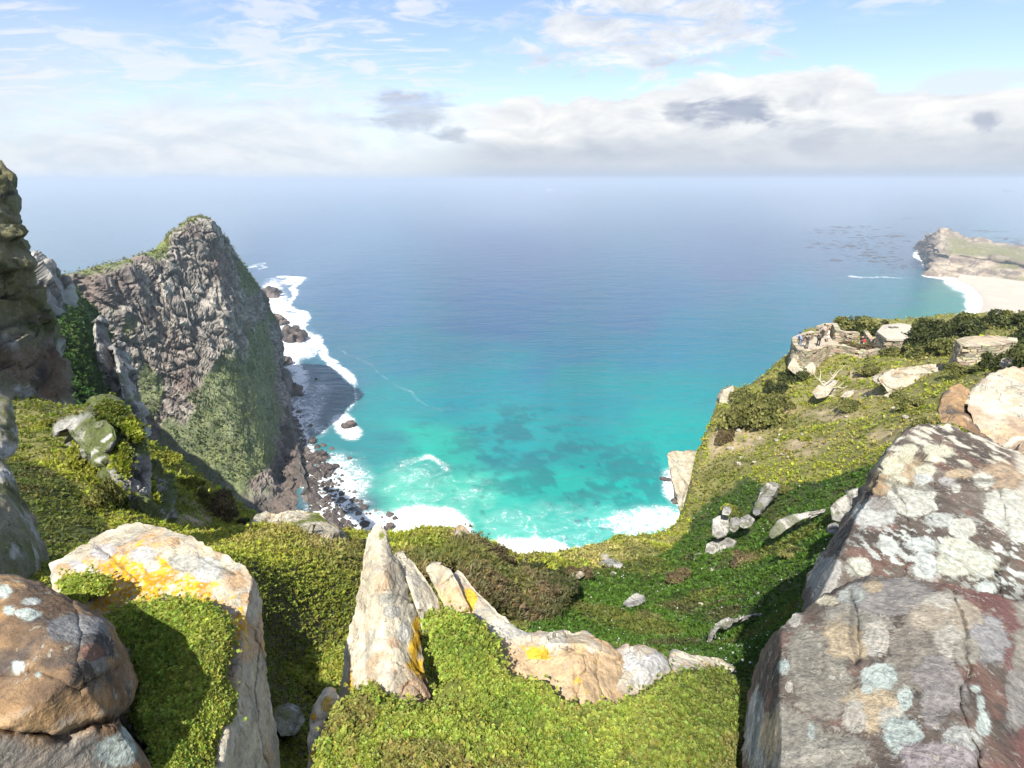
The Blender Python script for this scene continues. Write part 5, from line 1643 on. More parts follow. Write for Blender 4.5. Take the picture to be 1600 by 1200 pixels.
add_boulder('boulder', 'low cream rocks with tufts of green on the brink left of the spire', 'boulder',
            [(376, 834), (388, 822), (398, 803), (415, 798), (432, 802), (450, 795), (478, 796), (500, 800), (512, 815), (530, 826), (540, 846), (520, 862), (498, 858), (478, 838), (450, 828), (410, 828), (395, 838)],
            [(380, 832, 13.5), (430, 797, 14.2), (500, 800, 14.2), (538, 845, 13.2), (500, 855, 12.4), (420, 826, 12.9)], style_white, M_ROCK_MID, thick=1.5, nb=200, nv=64, disp=0.14, block=0.25, size=1.6, rnd=0.07, seed=95,
            paint=lambda P, N, px, py, C: mixc(C, (0.12, 0.14, 0.025), sst(fbm(P * 1.2, 4, 5), 0.58, 0.66)))
add_boulder('boulder', 'shadowed mossy rock down in the dark cleft left of the spire', 'boulder', [(428, 1108), (450, 1096), (470, 1104), (478, 1125), (462, 1150), (438, 1152), (426, 1130)], [(440, 1100, 5.6), (470, 1110, 5.6), (450, 1145, 5.3)],
            style_greygreen, M_ROCK_NEAR, thick=0.6, nb=90, nv=34, disp=0.06, block=0.06, size=0.7, seed=97)

# ---------------------------------------------------------------- rocks of the right slope
MID = dict(mat=M_ROCK_MID, nb=90, nv=32, rnd=0.05)
def slope_rock(label, poly, s0, style=style_white, thick=1.2, disp=0.12, block=0.22, size=1.6, seed=1, tilt=0.02, name='boulder', cat='boulder', group=None, paint=None, **k):
    p = np.array(poly, float)
    y0, y1 = p[:, 1].min(), p[:, 1].max()
    xm, x0, x1 = p[:, 0].mean(), p[:, 0].min(), p[:, 0].max()
    ctrl = [(x0, y0, s0 * (1 + tilt)), (x1, y0, s0 * (1 + tilt)), (xm, y1, s0 * (1 - tilt))]
    kw = dict(MID)
    if max(x1 - x0, y1 - y0) < 30: kw.update(nb=60, nv=22)
    kw.update(k); mt = kw.pop('mat')
    return add_boulder(name, label, cat, poly, ctrl, style, mt, thick=thick, disp=disp, block=block * 0.25, facet=block * 0.8, size=size, seed=seed, group=group, paint=paint, **kw)


slope_rock('large pale layered boulder overhanging a dark hollow below the stone hut', [(1372, 592), (1382, 584), (1402, 575), (1440, 570), (1472, 567), (1476, 580), (1464, 600), (1448, 613), (1432, 621), (1408, 612), (1386, 612), (1380, 602)], 44, style_white, 3.0, 0.3, 0.30, 1.7, 3, nb=260, nv=90, stretch=(0.5, 0.5, 1.9))
slope_rock('small pale tongue of rock at the left end of the large layered boulder', [(1362, 592), (1368, 586), (1378, 588), (1380, 596), (1372, 600)], 44.5, seed=4)
slope_rock('flat cream rock lying under the large layered boulder', [(1380, 618), (1390, 613), (1412, 615), (1424, 622), (1416, 630), (1392, 628)], 42.5, seed=5)
slope_rock('cream stone leaning under the right end of the large layered boulder', [(1434, 630), (1440, 616), (1449, 612), (1450, 622), (1442, 632)], 42, seed=6)
slope_rock('white angular block, the largest of the stones by the path above the lichen boulder', [(1392, 650), (1393, 636), (1404, 632), (1408, 642), (1402, 652)], 38, seed=7)
slope_rock('white stone touching the upper right of the angular block', [(1407, 640), (1410, 631), (1420, 629), (1421, 637), (1412, 642)], 38.4, seed=8)
slope_rock('long white slab lying left of the angular block', [(1369, 652), (1380, 645), (1392, 643), (1392, 651), (1380, 656)], 38, seed=9)
slope_rock('small white stone below the long slab', [(1372, 662), (1378, 656), (1385, 660), (1382, 667), (1374, 668)], 37, seed=10)
slope_rock('flat white slab set in the middle of the sunny grass', [(1222, 688), (1228, 678), (1240, 671), (1254, 670), (1260, 676), (1252, 684), (1248, 692), (1232, 698), (1224, 695)], 44, seed=11, tilt=0.045, thick=0.8)
slope_rock('cream slab beside the bare tree', [(1268, 613), (1278, 602), (1298, 595), (1311, 594), (1303, 605), (1292, 620), (1276, 623)], 51, seed=12, tilt=0.03)
slope_rock('small pale slab right of the bare tree', [(1312, 620), (1322, 612), (1336, 610), (1332, 618), (1320, 624)], 49, seed=13)
slope_rock('small cream stone left of the white slab in the grass', [(1180, 692), (1186, 682), (1193, 681), (1192, 691), (1184, 697)], 46, seed=14)
slope_rock('cream patch of rock near the white cliff edge', [(1128, 727), (1138, 716), (1150, 711), (1152, 718), (1142, 727), (1132, 731)], 46, seed=15, tilt=0.04)
slope_rock('cream stones at the foot of the lookout wall on the cliff edge', [(1230, 575), (1236, 562), (1242, 552), (1252, 547), (1262, 556), (1274, 572), (1274, 584), (1258, 590), (1240, 584)], 60, seed=16, thick=3, disp=0.3, block=0.5, size=2.4)
slope_rock('small pale boulder between the dark bushes on the right', [(1560, 568), (1566, 559), (1576, 557), (1584, 563), (1580, 571), (1568, 574)], 34, seed=17)
CL = dict(nb=190, nv=70)
slope_rock('white sunlit cliff stack dropping to the sea below the grass slope', [(1041, 708), (1052, 702), (1066, 705), (1084, 703), (1100, 700), (1112, 708), (1110, 745), (1108, 785), (1100, 818), (1092, 834), (1076, 830), (1064, 812), (1060, 780), (1048, 745)], 47, style_white, 7, 0.4, 0.8, 3.6, 21, 0.06, 'cliff_stack', 'cliff', stretch=(0.8, 0.8, 1.2), **CL)
slope_rock('thin white cliff edge between the grass and the blue water', [(1130, 610), (1146, 602), (1146, 612), (1134, 640), (1124, 668), (1112, 700), (1102, 706), (1108, 680), (1118, 648)], 57, style_white, 5, 0.3, 0.5, 2.6, 23, 0.04, 'cliff_edge', 'cliff', **CL)
GP = 'grey blocks of the outcrop on the shaded slope'
for lab, poly, sd_ in (
        ('square grey block crowning the outcrop on the shaded slope', [(1112, 836), (1114, 812), (1124, 806), (1138, 808), (1140, 826), (1134, 838), (1122, 842)], 3),
        ('upright grey block right of the square crowning block', [(1140, 828), (1141, 810), (1150, 807), (1158, 812), (1154, 826), (1148, 832)], 4),
        ('grey flat-topped block at the right end of the outcrop', [(1154, 822), (1158, 808), (1170, 804), (1180, 812), (1174, 822), (1162, 826)], 5),
        ('broad grey slab in the middle of the outcrop', [(1100, 868), (1104, 850), (1122, 842), (1140, 840), (1152, 846), (1144, 858), (1126, 868), (1110, 876)], 6),
        ('grey upright stone at the left foot of the outcrop', [(1079, 886), (1082, 868), (1092, 863), (1101, 868), (1100, 886), (1090, 894)], 7),
        ('dark grey stone lowest in the outcrop', [(1101, 896), (1103, 880), (1114, 876), (1122, 884), (1118, 900), (1108, 904)], 8),
        ('small round grey stone above the outcrop', [(1128, 804), (1130, 794), (1138, 792), (1144, 797), (1140, 805)], 9)):
    slope_rock(lab, poly, 28, style_grey, 0.9, 0.10, 0.10, 1.0, sd_, 0.015)
slope_rock('long pale grey boulder pointing up the shaded slope', [(1181, 790), (1188, 772), (1196, 758), (1208, 754), (1217, 758), (1210, 772), (1198, 786), (1188, 797)], 31, style_grey, seed=25)
slope_rock('small grey stone at the foot of the long pale boulder', [(1176, 802), (1180, 793), (1188, 794), (1188, 803), (1181, 806)], 30, style_grey, seed=26, nb=60, nv=24)
slope_rock('low curved grey ledge of rock on the shaded slope', [(1200, 834), (1212, 816), (1236, 805), (1266, 798), (1292, 794), (1290, 801), (1262, 808), (1238, 820), (1218, 836), (1206, 842)], 24, style_grey, seed=27, nb=150, thick=0.7, disp=0.08, block=0.14)
slope_rock('lichened grey rocks against the left side of the big dark boulder', [(1296, 792), (1306, 780), (1326, 770), (1344, 764), (1340, 786), (1326, 800), (1314, 816), (1300, 812)], 21, style_grey, seed=28, thick=0.8, disp=0.1, block=0.2, size=1.0)
slope_rock('small grey stone below the lichened rocks beside the big dark boulder', [(1290, 832), (1294, 820), (1306, 815), (1312, 824), (1304, 834)], 18, style_grey, seed=29, thick=0.5, disp=0.06, block=0.1, size=.8)
slope_rock('lone pale rock in the middle of the lush green slope', [(972, 944), (982, 934), (994, 927), (1006, 930), (1010, 938), (1000, 945), (984, 949)], 19, style_grey, seed=30, thick=0.6, disp=0.05, block=0.1, size=.8)
slope_rock('thin pale curving rim of rock across the lush slope', [(1106, 1002), (1110, 986), (1121, 975), (1140, 968), (1166, 963), (1190, 957), (1190, 961), (1166, 967), (1142, 973), (1124, 981), (1115, 992), (1111, 1004)], 13.2, style_grey, seed=31, nb=170, thick=0.5, disp=0.07, block=0.12, size=.5, cen=(1122, 980))
slope_rock('short white sliver of rock high on the lush slope', [(1204, 950), (1214, 944), (1234, 941), (1236, 946), (1220, 950), (1210, 954)], 14.5, style_white, seed=32, thick=0.3, disp=0.03, block=0.05, size=.6)
slope_rock('pale flat rock on the sunny brink above the surf', [(930, 880), (944, 873), (962, 876), (974, 882), (968, 889), (948, 886)], 27, style_grey, seed=33, thick=0.5, disp=0.06, block=0.1, size=.8)
slope_rock('tan rounded stone at the lower end of the sunny brink', [(888, 902), (896, 893), (908, 892), (914, 898), (906, 904), (894, 907)], 23, style_white, seed=34, thick=0.5, disp=0.06, block=0.1, size=.8)
slope_rock('creamy stone on top of the sunny brink', [(936, 872), (940, 866), (950, 866), (952, 872), (944, 875)], 28, style_white, seed=35, thick=0.5, disp=0.05, block=0.08, size=.8, nb=60, nv=24)
slope_rock('cream rock with green on top where the brown scrub meets the white surf', [(672, 856), (676, 842), (690, 834), (708, 828), (718, 818), (728, 824), (738, 838), (728, 848), (706, 854), (690, 862)], 18.5, style_white, seed=36, thick=1.4, disp=0.12, block=0.2, size=1.3, nb=140, nv=50)
slope_rock('small pale stone in the green patch right of the spire', [(648, 872), (654, 866), (664, 866), (666, 872), (656, 876)], 15, style_white, seed=37, thick=0.3, disp=0.03, block=0.06, size=.5, nb=60, nv=24)
slope_rock('small cream rock wedged behind the shoulder of the spire', [(616, 880), (620, 866), (630, 862), (636, 872), (634, 888), (624, 892)], 8, style_white, seed=38, thick=0.4, disp=0.03, block=0.06, size=.5, nb=60, nv=24)
slope_rock('low white rock under the brown scrub beside the lush slope', [(876, 950), (890, 944), (912, 945), (916, 950), (896, 953)], 17, style_white, seed=39, thick=0.3, disp=0.03, block=0.06, size=.6, nb=60, nv=24)


# ---------------------------------------------------------------- green cushions and ground cover
def c_succ(P, px, py, g):
    painted_shade = sst(px, 930, 1120) * 0.6  # shade on the cushion's right side, put into the leaf colour
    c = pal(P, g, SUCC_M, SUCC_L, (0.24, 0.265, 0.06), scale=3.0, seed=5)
    c = mixc(c, (0.10, 0.135, 0.03), painted_shade)
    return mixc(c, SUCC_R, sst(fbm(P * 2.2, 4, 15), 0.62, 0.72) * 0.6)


CEN = [(486, 1340), (492, 1210), (500, 1150), (520, 1110), (556, 1078), (590, 1066), (606, 1092), (640, 1098), (676, 1098), (690, 1068), (670, 1010), (655, 968), (668, 952), (700, 950), (735, 958), (758, 978), (784, 1000), (786, 1036), (800, 1056),
       (850, 1062), (880, 1088), (920, 1100), (962, 1096), (1000, 1080), (1050, 1050), (1100, 1042), (1130, 1042), (1165, 1075), (1190, 1120), (1190, 1340)]
CENC = [(660, 960, 3.72), (700, 952, 3.72), (760, 985, 3.62), (680, 1090, 3.22), (590, 1068, 3.36), (520, 1110, 3.12), (500, 1200, 2.85), (790, 1045, 3.38), (880, 1092, 3.22), (960, 1098, 3.22), (1040, 1055, 3.58), (1130, 1044, 3.95), (1180, 1120, 3.3), (700, 1180, 2.78), (900, 1180, 2.85), (1100, 1180, 2.95),
        (500, 1340, 2.4), (800, 1340, 2.35), (1190, 1340, 2.5)]
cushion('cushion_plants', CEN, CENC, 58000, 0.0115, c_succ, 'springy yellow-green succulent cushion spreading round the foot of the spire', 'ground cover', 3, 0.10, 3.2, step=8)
cushion('cushion_plants', [(164, 962), (198, 942), (240, 934), (285, 932), (330, 940), (352, 958), (364, 985), (362, 1020), (354, 1062), (372, 1092), (366, 1120), (345, 1150), (338, 1200), (352, 1330), (200, 1330), (232, 1180), (205, 1120), (212, 1070), (200, 1010), (175, 985)],
        [(170, 965, 2.77), (280, 934, 2.78), (350, 950, 2.75), (360, 1080, 2.52), (300, 1050, 2.5), (220, 1080, 2.4), (250, 1180, 2.22), (340, 1180, 2.35), (230, 1330, 2.01), (350, 1330, 2.08)], 24000, 0.0088, c_succ,
        'olive-green succulent cushion spilling down the face of the orange-lichened boulder', 'ground cover', 5, 0.06, 3.2, step=8)
cushion('cushion_plants', [(92, 912), (104, 900), (128, 894), (158, 900), (176, 912), (168, 926), (148, 932), (130, 944), (104, 938)], [(95, 910, 2.86), (170, 912, 2.84), (130, 940, 2.77)], 2600, 0.0088, c_succ,
        'small green cushion at the left end of the orange lichen band', 'ground cover', 7, 0.03, 3.2, step=6)


def c_gully(P, px, py, g):
    c = pal(P, g, (0.15, 0.195, 0.03), (0.24, 0.275, 0.045), (0.33, 0.34, 0.065), scale=0.9, seed=5)
    c = mixc(c, LIME, sst(py + (fbm(P * 0.7, 3, 9) - 0.5) * 120, 900, 840) * 0.7)
    return mixc(c, HEATH, sst(fbm(P * 0.8, 4, 15) + np.exp(-(((px - 540) / 50) ** 2 + ((py - 900) / 70) ** 2)) * 0.22, 0.56, 0.66) * 0.7)


cushion('cushion_plants', [(300, 850), (330, 838), (372, 832), (396, 838), (430, 826), (470, 842), (492, 862), (520, 866), (545, 848), (568, 838), (582, 870), (574, 920), (566, 960), (552, 1000), (546, 1060), (530, 1100), (480, 1075), (430, 1060), (400, 1010), (392, 930), (370, 880)],
        [(310, 850, 10.6), (400, 840, 12.4), (480, 850, 12.4), (570, 845, 13), (390, 930, 7.8), (480, 940, 9.2), (570, 930, 9.6), (410, 1020, 7.0), (540, 1060, 7.2), (480, 1070, 6.9)], 46000, 0.030, c_gully,
        'thick yellow-green mat plants filling the hollow between the orange boulder and the spire', 'ground cover', 9, 0.30, 0.9, step=8, thick=0.6)


def c_scrub(P, px, py, g):
    c = pal(P, g, (0.11, 0.115, 0.036), (0.17, 0.13, 0.065), (0.23, 0.185, 0.09), (0.17, 0.175, 0.05), scale=0.55, seed=5)
    c = mixc(c, (0.15, 0.17, 0.035), np.exp(-(((px - 690) / 60) ** 2 + ((py - 866) / 20) ** 2)))
    return mixc(c, (0.045, 0.07, 0.018), sst(px, 820, 870) * 0.6)


cushion('heath_scrub', [(640, 880), (650, 862), (690, 858), (728, 832), (750, 842), (775, 866), (800, 884), (830, 896), (862, 900), (900, 896), (905, 915), (885, 940), (860, 965), (835, 985), (800, 975), (770, 950), (735, 910), (716, 886), (690, 886), (660, 900)],
        [(645, 880, 13.5), (730, 838, 18.5), (800, 885, 18), (860, 902, 20), (900, 900, 21), (720, 890, 13), (780, 950, 11.5), (835, 980, 12.5), (885, 935, 16)], 20000, 0.065, c_scrub,
        'brown-olive heath scrub on the brink right of the spire', 'scrub', 11, 0.55, 0.6, step=8, thick=0.8, tm=[tmpl_tuft(6, 1, 0.10, 0.8), tmpl_rosette(7, 2, 0.3, 0.7), tmpl_tuft(6, 3, 0.10, 0.8)])
for lab, poly, ctrl, n, lf in (
        ('moss and small plants capping the grey mossy outcrop', [(150, 634), (172, 626), (200, 640), (222, 668), (226, 690), (210, 690), (190, 672), (170, 660), (150, 655)], [(150, 640, 16.3), (200, 645, 16.5), (220, 685, 15.9), (160, 655, 15.9)], 1300, 0.05),
        ('dark moss hanging down the middle of the grey mossy outcrop', [(182, 690), (200, 684), (206, 720), (198, 748), (184, 740), (176, 716)], [(185, 690, 15.2), (200, 690, 15.2), (190, 745, 14.7)], 700, 0.045),
        ('moss patch low on the grey mossy outcrop', [(172, 765), (192, 766), (200, 785), (196, 804), (180, 800)], [(175, 768, 14.3), (198, 775, 14.3), (188, 800, 14.0)], 600, 0.045),
        ('moss patch on the right-hand block of the mossy outcrop', [(226, 742), (240, 736), (248, 760), (250, 790), (236, 806), (226, 780)], [(228, 744, 16.1), (246, 750, 16.0), (236, 800, 15.0)], 700, 0.045)):
    cushion('moss_patch', poly, [(a_, b_, c_ * 0.86) for a_, b_, c_ in ctrl], n, lf, lambda P, px, py, g: pal(P, g, (0.065, 0.085, 0.012), (0.115, 0.14, 0.018), LIME, scale=1.2, seed=6), lab, 'moss', 13 + n, 0.10, 1.2, step=6, thick=0.25, edge_in=8)


def hill_cover():
    g = np.random.default_rng(51)
    n = 300000
    th = g.uniform(R(-52), R(52), n)
    r = np.exp(g.uniform(math.log(3.2), math.log(128), n))
    x, y = r * np.sin(th), r * np.cos(th)
    z, out = hill(x, y)
    e = 0.25
    zx, _ = hill(x + e, y); zy, _ = hill(x, y + e)
    N = np.stack([-(zx - z) / e, -(zy - z) / e, np.ones(n)], -1)
    N /= np.linalg.norm(N, axis=1, keepdims=True)
    P = np.stack([x, y, z], -1)
    px, py, s = pix(P)
    lush, earth = zone_weights(px, py)
    bare = earth + (fbm(P / 2.2, 4, 71) - 0.5) * 0.9
    ok = (out < 0.8) & (px > -160) & (px < 1760) & (py < 1280) & (py > 440) & ((bare < 0.42) | (g.random(n) < 0.22))
    ok &= (N * (EYE - P)).sum(1) > 0
    P, N, px, py, s, lush = P[ok], N[ok], px[ok], py[ok], s[ok], lush[ok] > 0.5
    left = px < 480
    k = fbm(P / 3.2, 4, 81); k2 = fbm(P / 9, 3, 83)
    c = pal(P, g, (0.20, 0.23, 0.035), (0.31, 0.33, 0.048), LIME, DRY, scale=0.35, seed=9)
    c = mixc(c, STRAW, (sst(k, 0.50, 0.66) * 0.75) * (~left))
    c = mixc(c, (0.12, 0.145, 0.034), sst(k2, 0.54, 0.64) * 0.65)
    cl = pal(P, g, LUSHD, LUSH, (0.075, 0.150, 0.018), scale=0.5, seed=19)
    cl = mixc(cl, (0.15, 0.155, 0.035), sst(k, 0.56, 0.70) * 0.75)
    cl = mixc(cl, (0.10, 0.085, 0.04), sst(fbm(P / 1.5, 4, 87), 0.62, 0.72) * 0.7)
    c = np.where(lush[:, None], cl, c)  # leaf green of the lush part doubles as painted shade
    sz = np.clip(0.0092 * s * (1 - 0.25 * sst(s, 18, 40)), 0.03, 0.42) * np.clip(g.lognormal(0, 0.36, len(P)), 0.45, 2.2)
    up = N * 0.4 + np.array([0, 0, 0.7]); up /= np.linalg.norm(up, axis=1, keepdims=True)
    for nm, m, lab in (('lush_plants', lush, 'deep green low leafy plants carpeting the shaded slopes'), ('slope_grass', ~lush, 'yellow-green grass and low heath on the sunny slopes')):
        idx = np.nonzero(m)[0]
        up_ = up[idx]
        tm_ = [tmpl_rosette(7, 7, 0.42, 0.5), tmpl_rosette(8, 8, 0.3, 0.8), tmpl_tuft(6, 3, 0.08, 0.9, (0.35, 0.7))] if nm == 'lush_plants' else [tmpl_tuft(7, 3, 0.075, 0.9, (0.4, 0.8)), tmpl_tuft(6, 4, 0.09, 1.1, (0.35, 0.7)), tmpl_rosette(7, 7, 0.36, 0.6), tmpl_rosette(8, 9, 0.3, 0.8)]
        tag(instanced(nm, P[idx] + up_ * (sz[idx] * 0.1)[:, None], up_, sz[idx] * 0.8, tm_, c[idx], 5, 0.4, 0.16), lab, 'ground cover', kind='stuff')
    # little white flowers in the lush part
    idx = np.nonzero(lush & (px > 800) & (fbm(P / 4, 3, 99) > 0.44))[0]
    idx = g.choice(idx, min(520, len(idx)), False)
    T = (np.array([[-.5, -.5, 0], [.5, -.5, 0], [.5, .5, .1], [-.5, .5, .1]]), np.array([[0, 1, 2, 3]]))
    V, Fl, C = scatter_geo(P[idx] + up[idx] * (sz[idx] * 0.7)[:, None], up[idx], np.clip(0.0016 * s[idx], .02, .06) * g.uniform(.6, 1.3, len(idx)), T, np.full((len(idx), 3), 0.72), 3, 0.4, 0.05)
    tag(link('wild_flowers', mesh('wild_flowers', V, Fl, M_LEAF, C)), 'tiny white flowers dotted over the lush green slope', 'flowers', kind='stuff')


hill_cover()


def headland_cover():
    g = np.random.default_rng(8)
    V, N, gr, top = HEAD_GREEN
    k = np.nonzero((gr > 0.45) & (g.random(len(V)) < 0.5))[0]
    k = g.choice(k, min(26000, len(k)), False)
    P = V[k] + g.normal(0, 0.5, (len(k), 3))
    c = pal(P, g, (0.060, 0.095, 0.022), (0.11, 0.155, 0.034), (0.17, 0.20, 0.05), scale=0.06, seed=4)
    c = mixc(c, (0.27, 0.245, 0.09), top[k] * 0.6)
    up = N[k] * 0.6 + np.array([0, 0, 0.6]); up /= np.linalg.norm(up, axis=1, keepdims=True)
    sz = np.clip(g.lognormal(-0.25, 0.4, len(k)), 0.35, 2.2)
    tag(instanced('headland_scrub', P, up, sz, [tmpl_rosette(8, 3, 0.42, 0.6), tmpl_rosette(9, 5, 0.3, 0.8)], c, 6, 0.4), 'grass and low scrub on the headland crest and its green lower slope', 'scrub', kind='stuff')


headland_cover()

# ---------------------------------------------------------------- shrubs
M_BARK = mat_plain('bark', (0.13, 0.10, 0.075), 0.85, 0.5, 14)
M_DEAD = mat_plain('bleached_wood', (0.55, 0.50, 0.42), 0.8, 0.4, 14)


def tube(pts, rad, k=5):
    pts = np.asarray(pts, float); rad = np.asarray(rad, float)
    V = []
    for i in range(len(pts)):
        d = pts[min(i + 1, len(pts) - 1)] - pts[max(i - 1, 0)]
        d /= np.linalg.norm(d) + 1e-9
        a = np.cross(d, [0.3, 0.9, 0.2]); a /= np.linalg.norm(a) + 1e-9
        b = np.cross(d, a)
        for j in range(k):
            w_ = 2 * math.pi * j / k
            V.append(pts[i] + rad[i] * (a * math.cos(w_) + b * math.sin(w_)))
    f = grid_faces(len(pts), k, True)
    return np.array(V), [f], np.full((len(V), 3), 0.3)


def shrub_meshes(kind, seed):
    """crown of leafy sprays over a few crooked stems, about 1 m in radius"""
    g = np.random.default_rng(seed)
    cols = {'dark': [(0.045, 0.060, 0.020), (0.080, 0.098, 0.030), (0.135, 0.145, 0.052)], 'olive': [(0.12, 0.13, 0.040), (0.19, 0.195, 0.060), (0.28, 0.27, 0.095)],
            'lime': [(0.15, 0.155, 0.03), (0.29, 0.30, 0.045), (0.38, 0.39, 0.07)], 'heath': [(0.11, 0.088, 0.048), (0.18, 0.135, 0.075), (0.18, 0.17, 0.065)]}[kind]
    cen = [np.array([0, 0, 0.42])] + [np.array([math.cos(a) * q, math.sin(a) * q, h]) for a, q, h in zip(g.uniform(0, 6.28, 9), g.uniform(0.35, 0.75, 9), g.uniform(0.22, 0.72, 9))]
    rad = [0.50] + list(g.uniform(0.22, 0.42, 9))
    P, N, shade_c = [], [], []
    for c, q in zip(cen, rad):
        n = int(520 * q ** 1.4 * 1.4)
        d = g.normal(size=(n, 3)); d /= np.linalg.norm(d, axis=1, keepdims=True)
        d[:, 2] = np.where(d[:, 2] < -0.25, -d[:, 2] * 0.6, d[:, 2])
        rr = q * g.uniform(0.55, 1.08, n) ** 0.5 * (0.75 + 0.5 * fbm(d * 2.3 + c * 3, 3, seed))
        p = c + d * rr[:, None] * [1, 1, 0.85]
        P.append(p); N.append(d)
        shade_c.append(np.full(n, g.uniform(-0.25, 0.25)))
    P = np.concatenate(P); N = np.concatenate(N); sc_ = np.concatenate(shade_c)
    ok = P[:, 2] > -0.02
    P, N, sc_ = P[ok], N[ok], sc_[ok]
    c = pal(P, g, *cols, scale=1.6, seed=seed) * (1 + sc_)[:, None]
    V, Fl, C = scatter_geo(P, N * 0.6 + np.array([0, 0, 0.5]), g.uniform(0.10, 0.19, len(P)), tmpl_rosette(6, seed, 0.42, 0.5), c, seed, 0.5, 0.2)
    fm = mesh('shrub_foliage', V, Fl, M_LEAF, C)
    st = []
    for k in range(6):
        a = g.uniform(0, 6.28); q = g.uniform(0.3, 0.7)
        st.append(tube([[0.05 * math.cos(a), 0.05 * math.sin(a), -0.25], [q * .4 * math.cos(a), q * .4 * math.sin(a), 0.18], [q * math.cos(a + .3), q * math.sin(a + .3), 0.5]], [0.05, 0.035, 0.012]))
    V, Fl, C = join_geo(st)
    sm = mesh('shrub_stems', V, Fl, M_BARK)
    return fm, sm


SHRUBS = {k: [shrub_meshes(k, 60 + i + 10 * j) for i in range(3)] for j, k in enumerate(('dark', 'olive', 'lime', 'heath'))}


def shrub(px, py, wpx, hpx, kind, label, group=None, s=None, i=[0]):
    """px, py is the foot of the shrub in the photograph; wpx, hpx its size there"""
    if s is None:
        s = float(project_hill(px, py - min(4, hpx * 0.1))[0])
        if not s == s:
            s = 70.0
    p = at(px, py, np.array(s))
    z, _ = hill(p[:1], p[1:2])
    rw = wpx * s / F / 2 / 0.98
    rh = hpx * s / F / 0.98
    i[0] += 1
    o = empty('shrub', (p[0], p[1], min(float(z[0]), p[2]) - 0.08 * rh), i[0] * 1.7)
    o.scale = (rw, rw, rh)
    fm, sm = SHRUBS[kind][i[0] % 3]
    link('foliage', fm, o); link('stem', sm, o)
    return tag(o, label, 'shrub', group)


GR = 'dark shrubs massed along the brow by the stone hut'
for a in (
        (1334, 518, 64, 30, 'olive', 'rounded olive shrub behind the back wall of the lookout terrace'),
        (1362, 520, 50, 20, 'dark', 'low dark shrub between the terrace wall and the stone hut'),
        (1382, 507, 14, 9, 'dark', 'tiny dark bush peeping over the ridge beside the stone hut'),
        (1196, 668, 76, 62, 'olive', 'big dense olive shrub on the cliff brow above the white edge'),
        (1150, 676, 62, 56, 'olive', 'olive shrub leaning over the thin white cliff edge'),
        (1160, 632, 50, 34, 'olive', 'small olive shrub at the seaward tip of the grass'),
        (1216, 644, 44, 34, 'olive', 'yellowish shrub right of the big dense olive shrub'),
        (1240, 600, 56, 30, 'dark', 'dark shrub below the foot of the lookout wall'),
        (1212, 612, 40, 22, 'dark', 'dark low bush on the brow between the olive shrub and the lookout wall'),
        (1130, 700, 30, 34, 'heath', 'brownish tuft shrub beside the white cliff stack'),
        (1412, 548, 60, 36, 'dark', 'dark shrub in front of the stone hut'), (1392, 556, 40, 20, 'olive', 'small olive bush at the lower corner of the stone hut'),
        (1442, 552, 70, 52, 'dark', 'tall dark shrub at the right end of the stone hut'), (1472, 560, 60, 40, 'olive', 'olive shrub left of the round stone wall'),
        (1474, 532, 60, 34, 'dark', None), (1502, 524, 64, 30, 'dark', None), (1532, 520, 64, 34, 'olive', None), (1562, 518, 60, 34, 'dark', None), (1592, 516, 60, 36, 'olive', None), (1620, 530, 70, 50, 'dark', None), (1504, 530, 60, 34, 'dark', None), (1455, 524, 50, 26, 'olive', None),
        (1590, 545, 50, 36, 'dark', 'dark shrub touching the right end of the round stone wall'), (1550, 580, 44, 34, 'dark', 'dark bush in front of the round stone wall'), (1596, 590, 60, 54, 'dark', 'dark green bush at the right edge above the pale boulder'),
        (1500, 585, 50, 20, 'olive', 'low olive bush below the round stone wall'), (1430, 560, 50, 24, 'olive', 'low olive bush just above the large layered boulder'),
        (1340, 552, 60, 18, 'heath', 'purplish low heath against the terrace wall'),
        (832, 904, 66, 30, 'dark', 'compact very dark bush on the brink above the surf'), (868, 908, 44, 22, 'dark', 'dark bush right of the compact one on the brink'),
        (796, 900, 50, 26, 'heath', 'brown heath bush on the brink left of the dark bush'), (762, 884, 64, 36, 'heath', 'brown heath bush behind the crest of the scrub'), (852, 946, 60, 40, 'heath', 'brown-tipped bush where the scrub meets the lush slope'),
        (905, 905, 44, 22, 'heath', 'low brown bush at the lower end of the sunny brink'),
        (1145, 802, 40, 16, 'lime', 'bright low bush on the shade line above the grey outcrop'), (1262, 690, 30, 10, 'lime', 'low bright bush right of the white slab'),
        (350, 812, 70, 44, 'heath', 'brownish bush hanging over the drop on the left slope'), (300, 770, 50, 30, 'lime', 'pale green bush on the sunlit left spur'), (375, 826, 36, 20, 'dark', 'dark bush at the lower tip of the left spur'), (322, 790, 40, 30, 'olive', 'olive bush halfway down the left spur'),
        (262, 728, 50, 24, 'lime', 'yellowish bush on the top of the left spur')):
    shrub(*a[:5], label=a[5] or 'dark shrub in the thicket along the brow below the far beach', group=None if a[5] else GR)
shrub(122, 676, 92, 62, 'lime', 'yellow-green domed shrub on top of the mossy outcrop', s=13.9)
shrub(165, 800, 56, 60, 'olive', 'olive shrub at the foot of the mossy outcrop', s=11.6)
shrub(60, 660, 46, 20, 'lime', 'low yellow shrub on the left slope under the pinnacle', s=18)


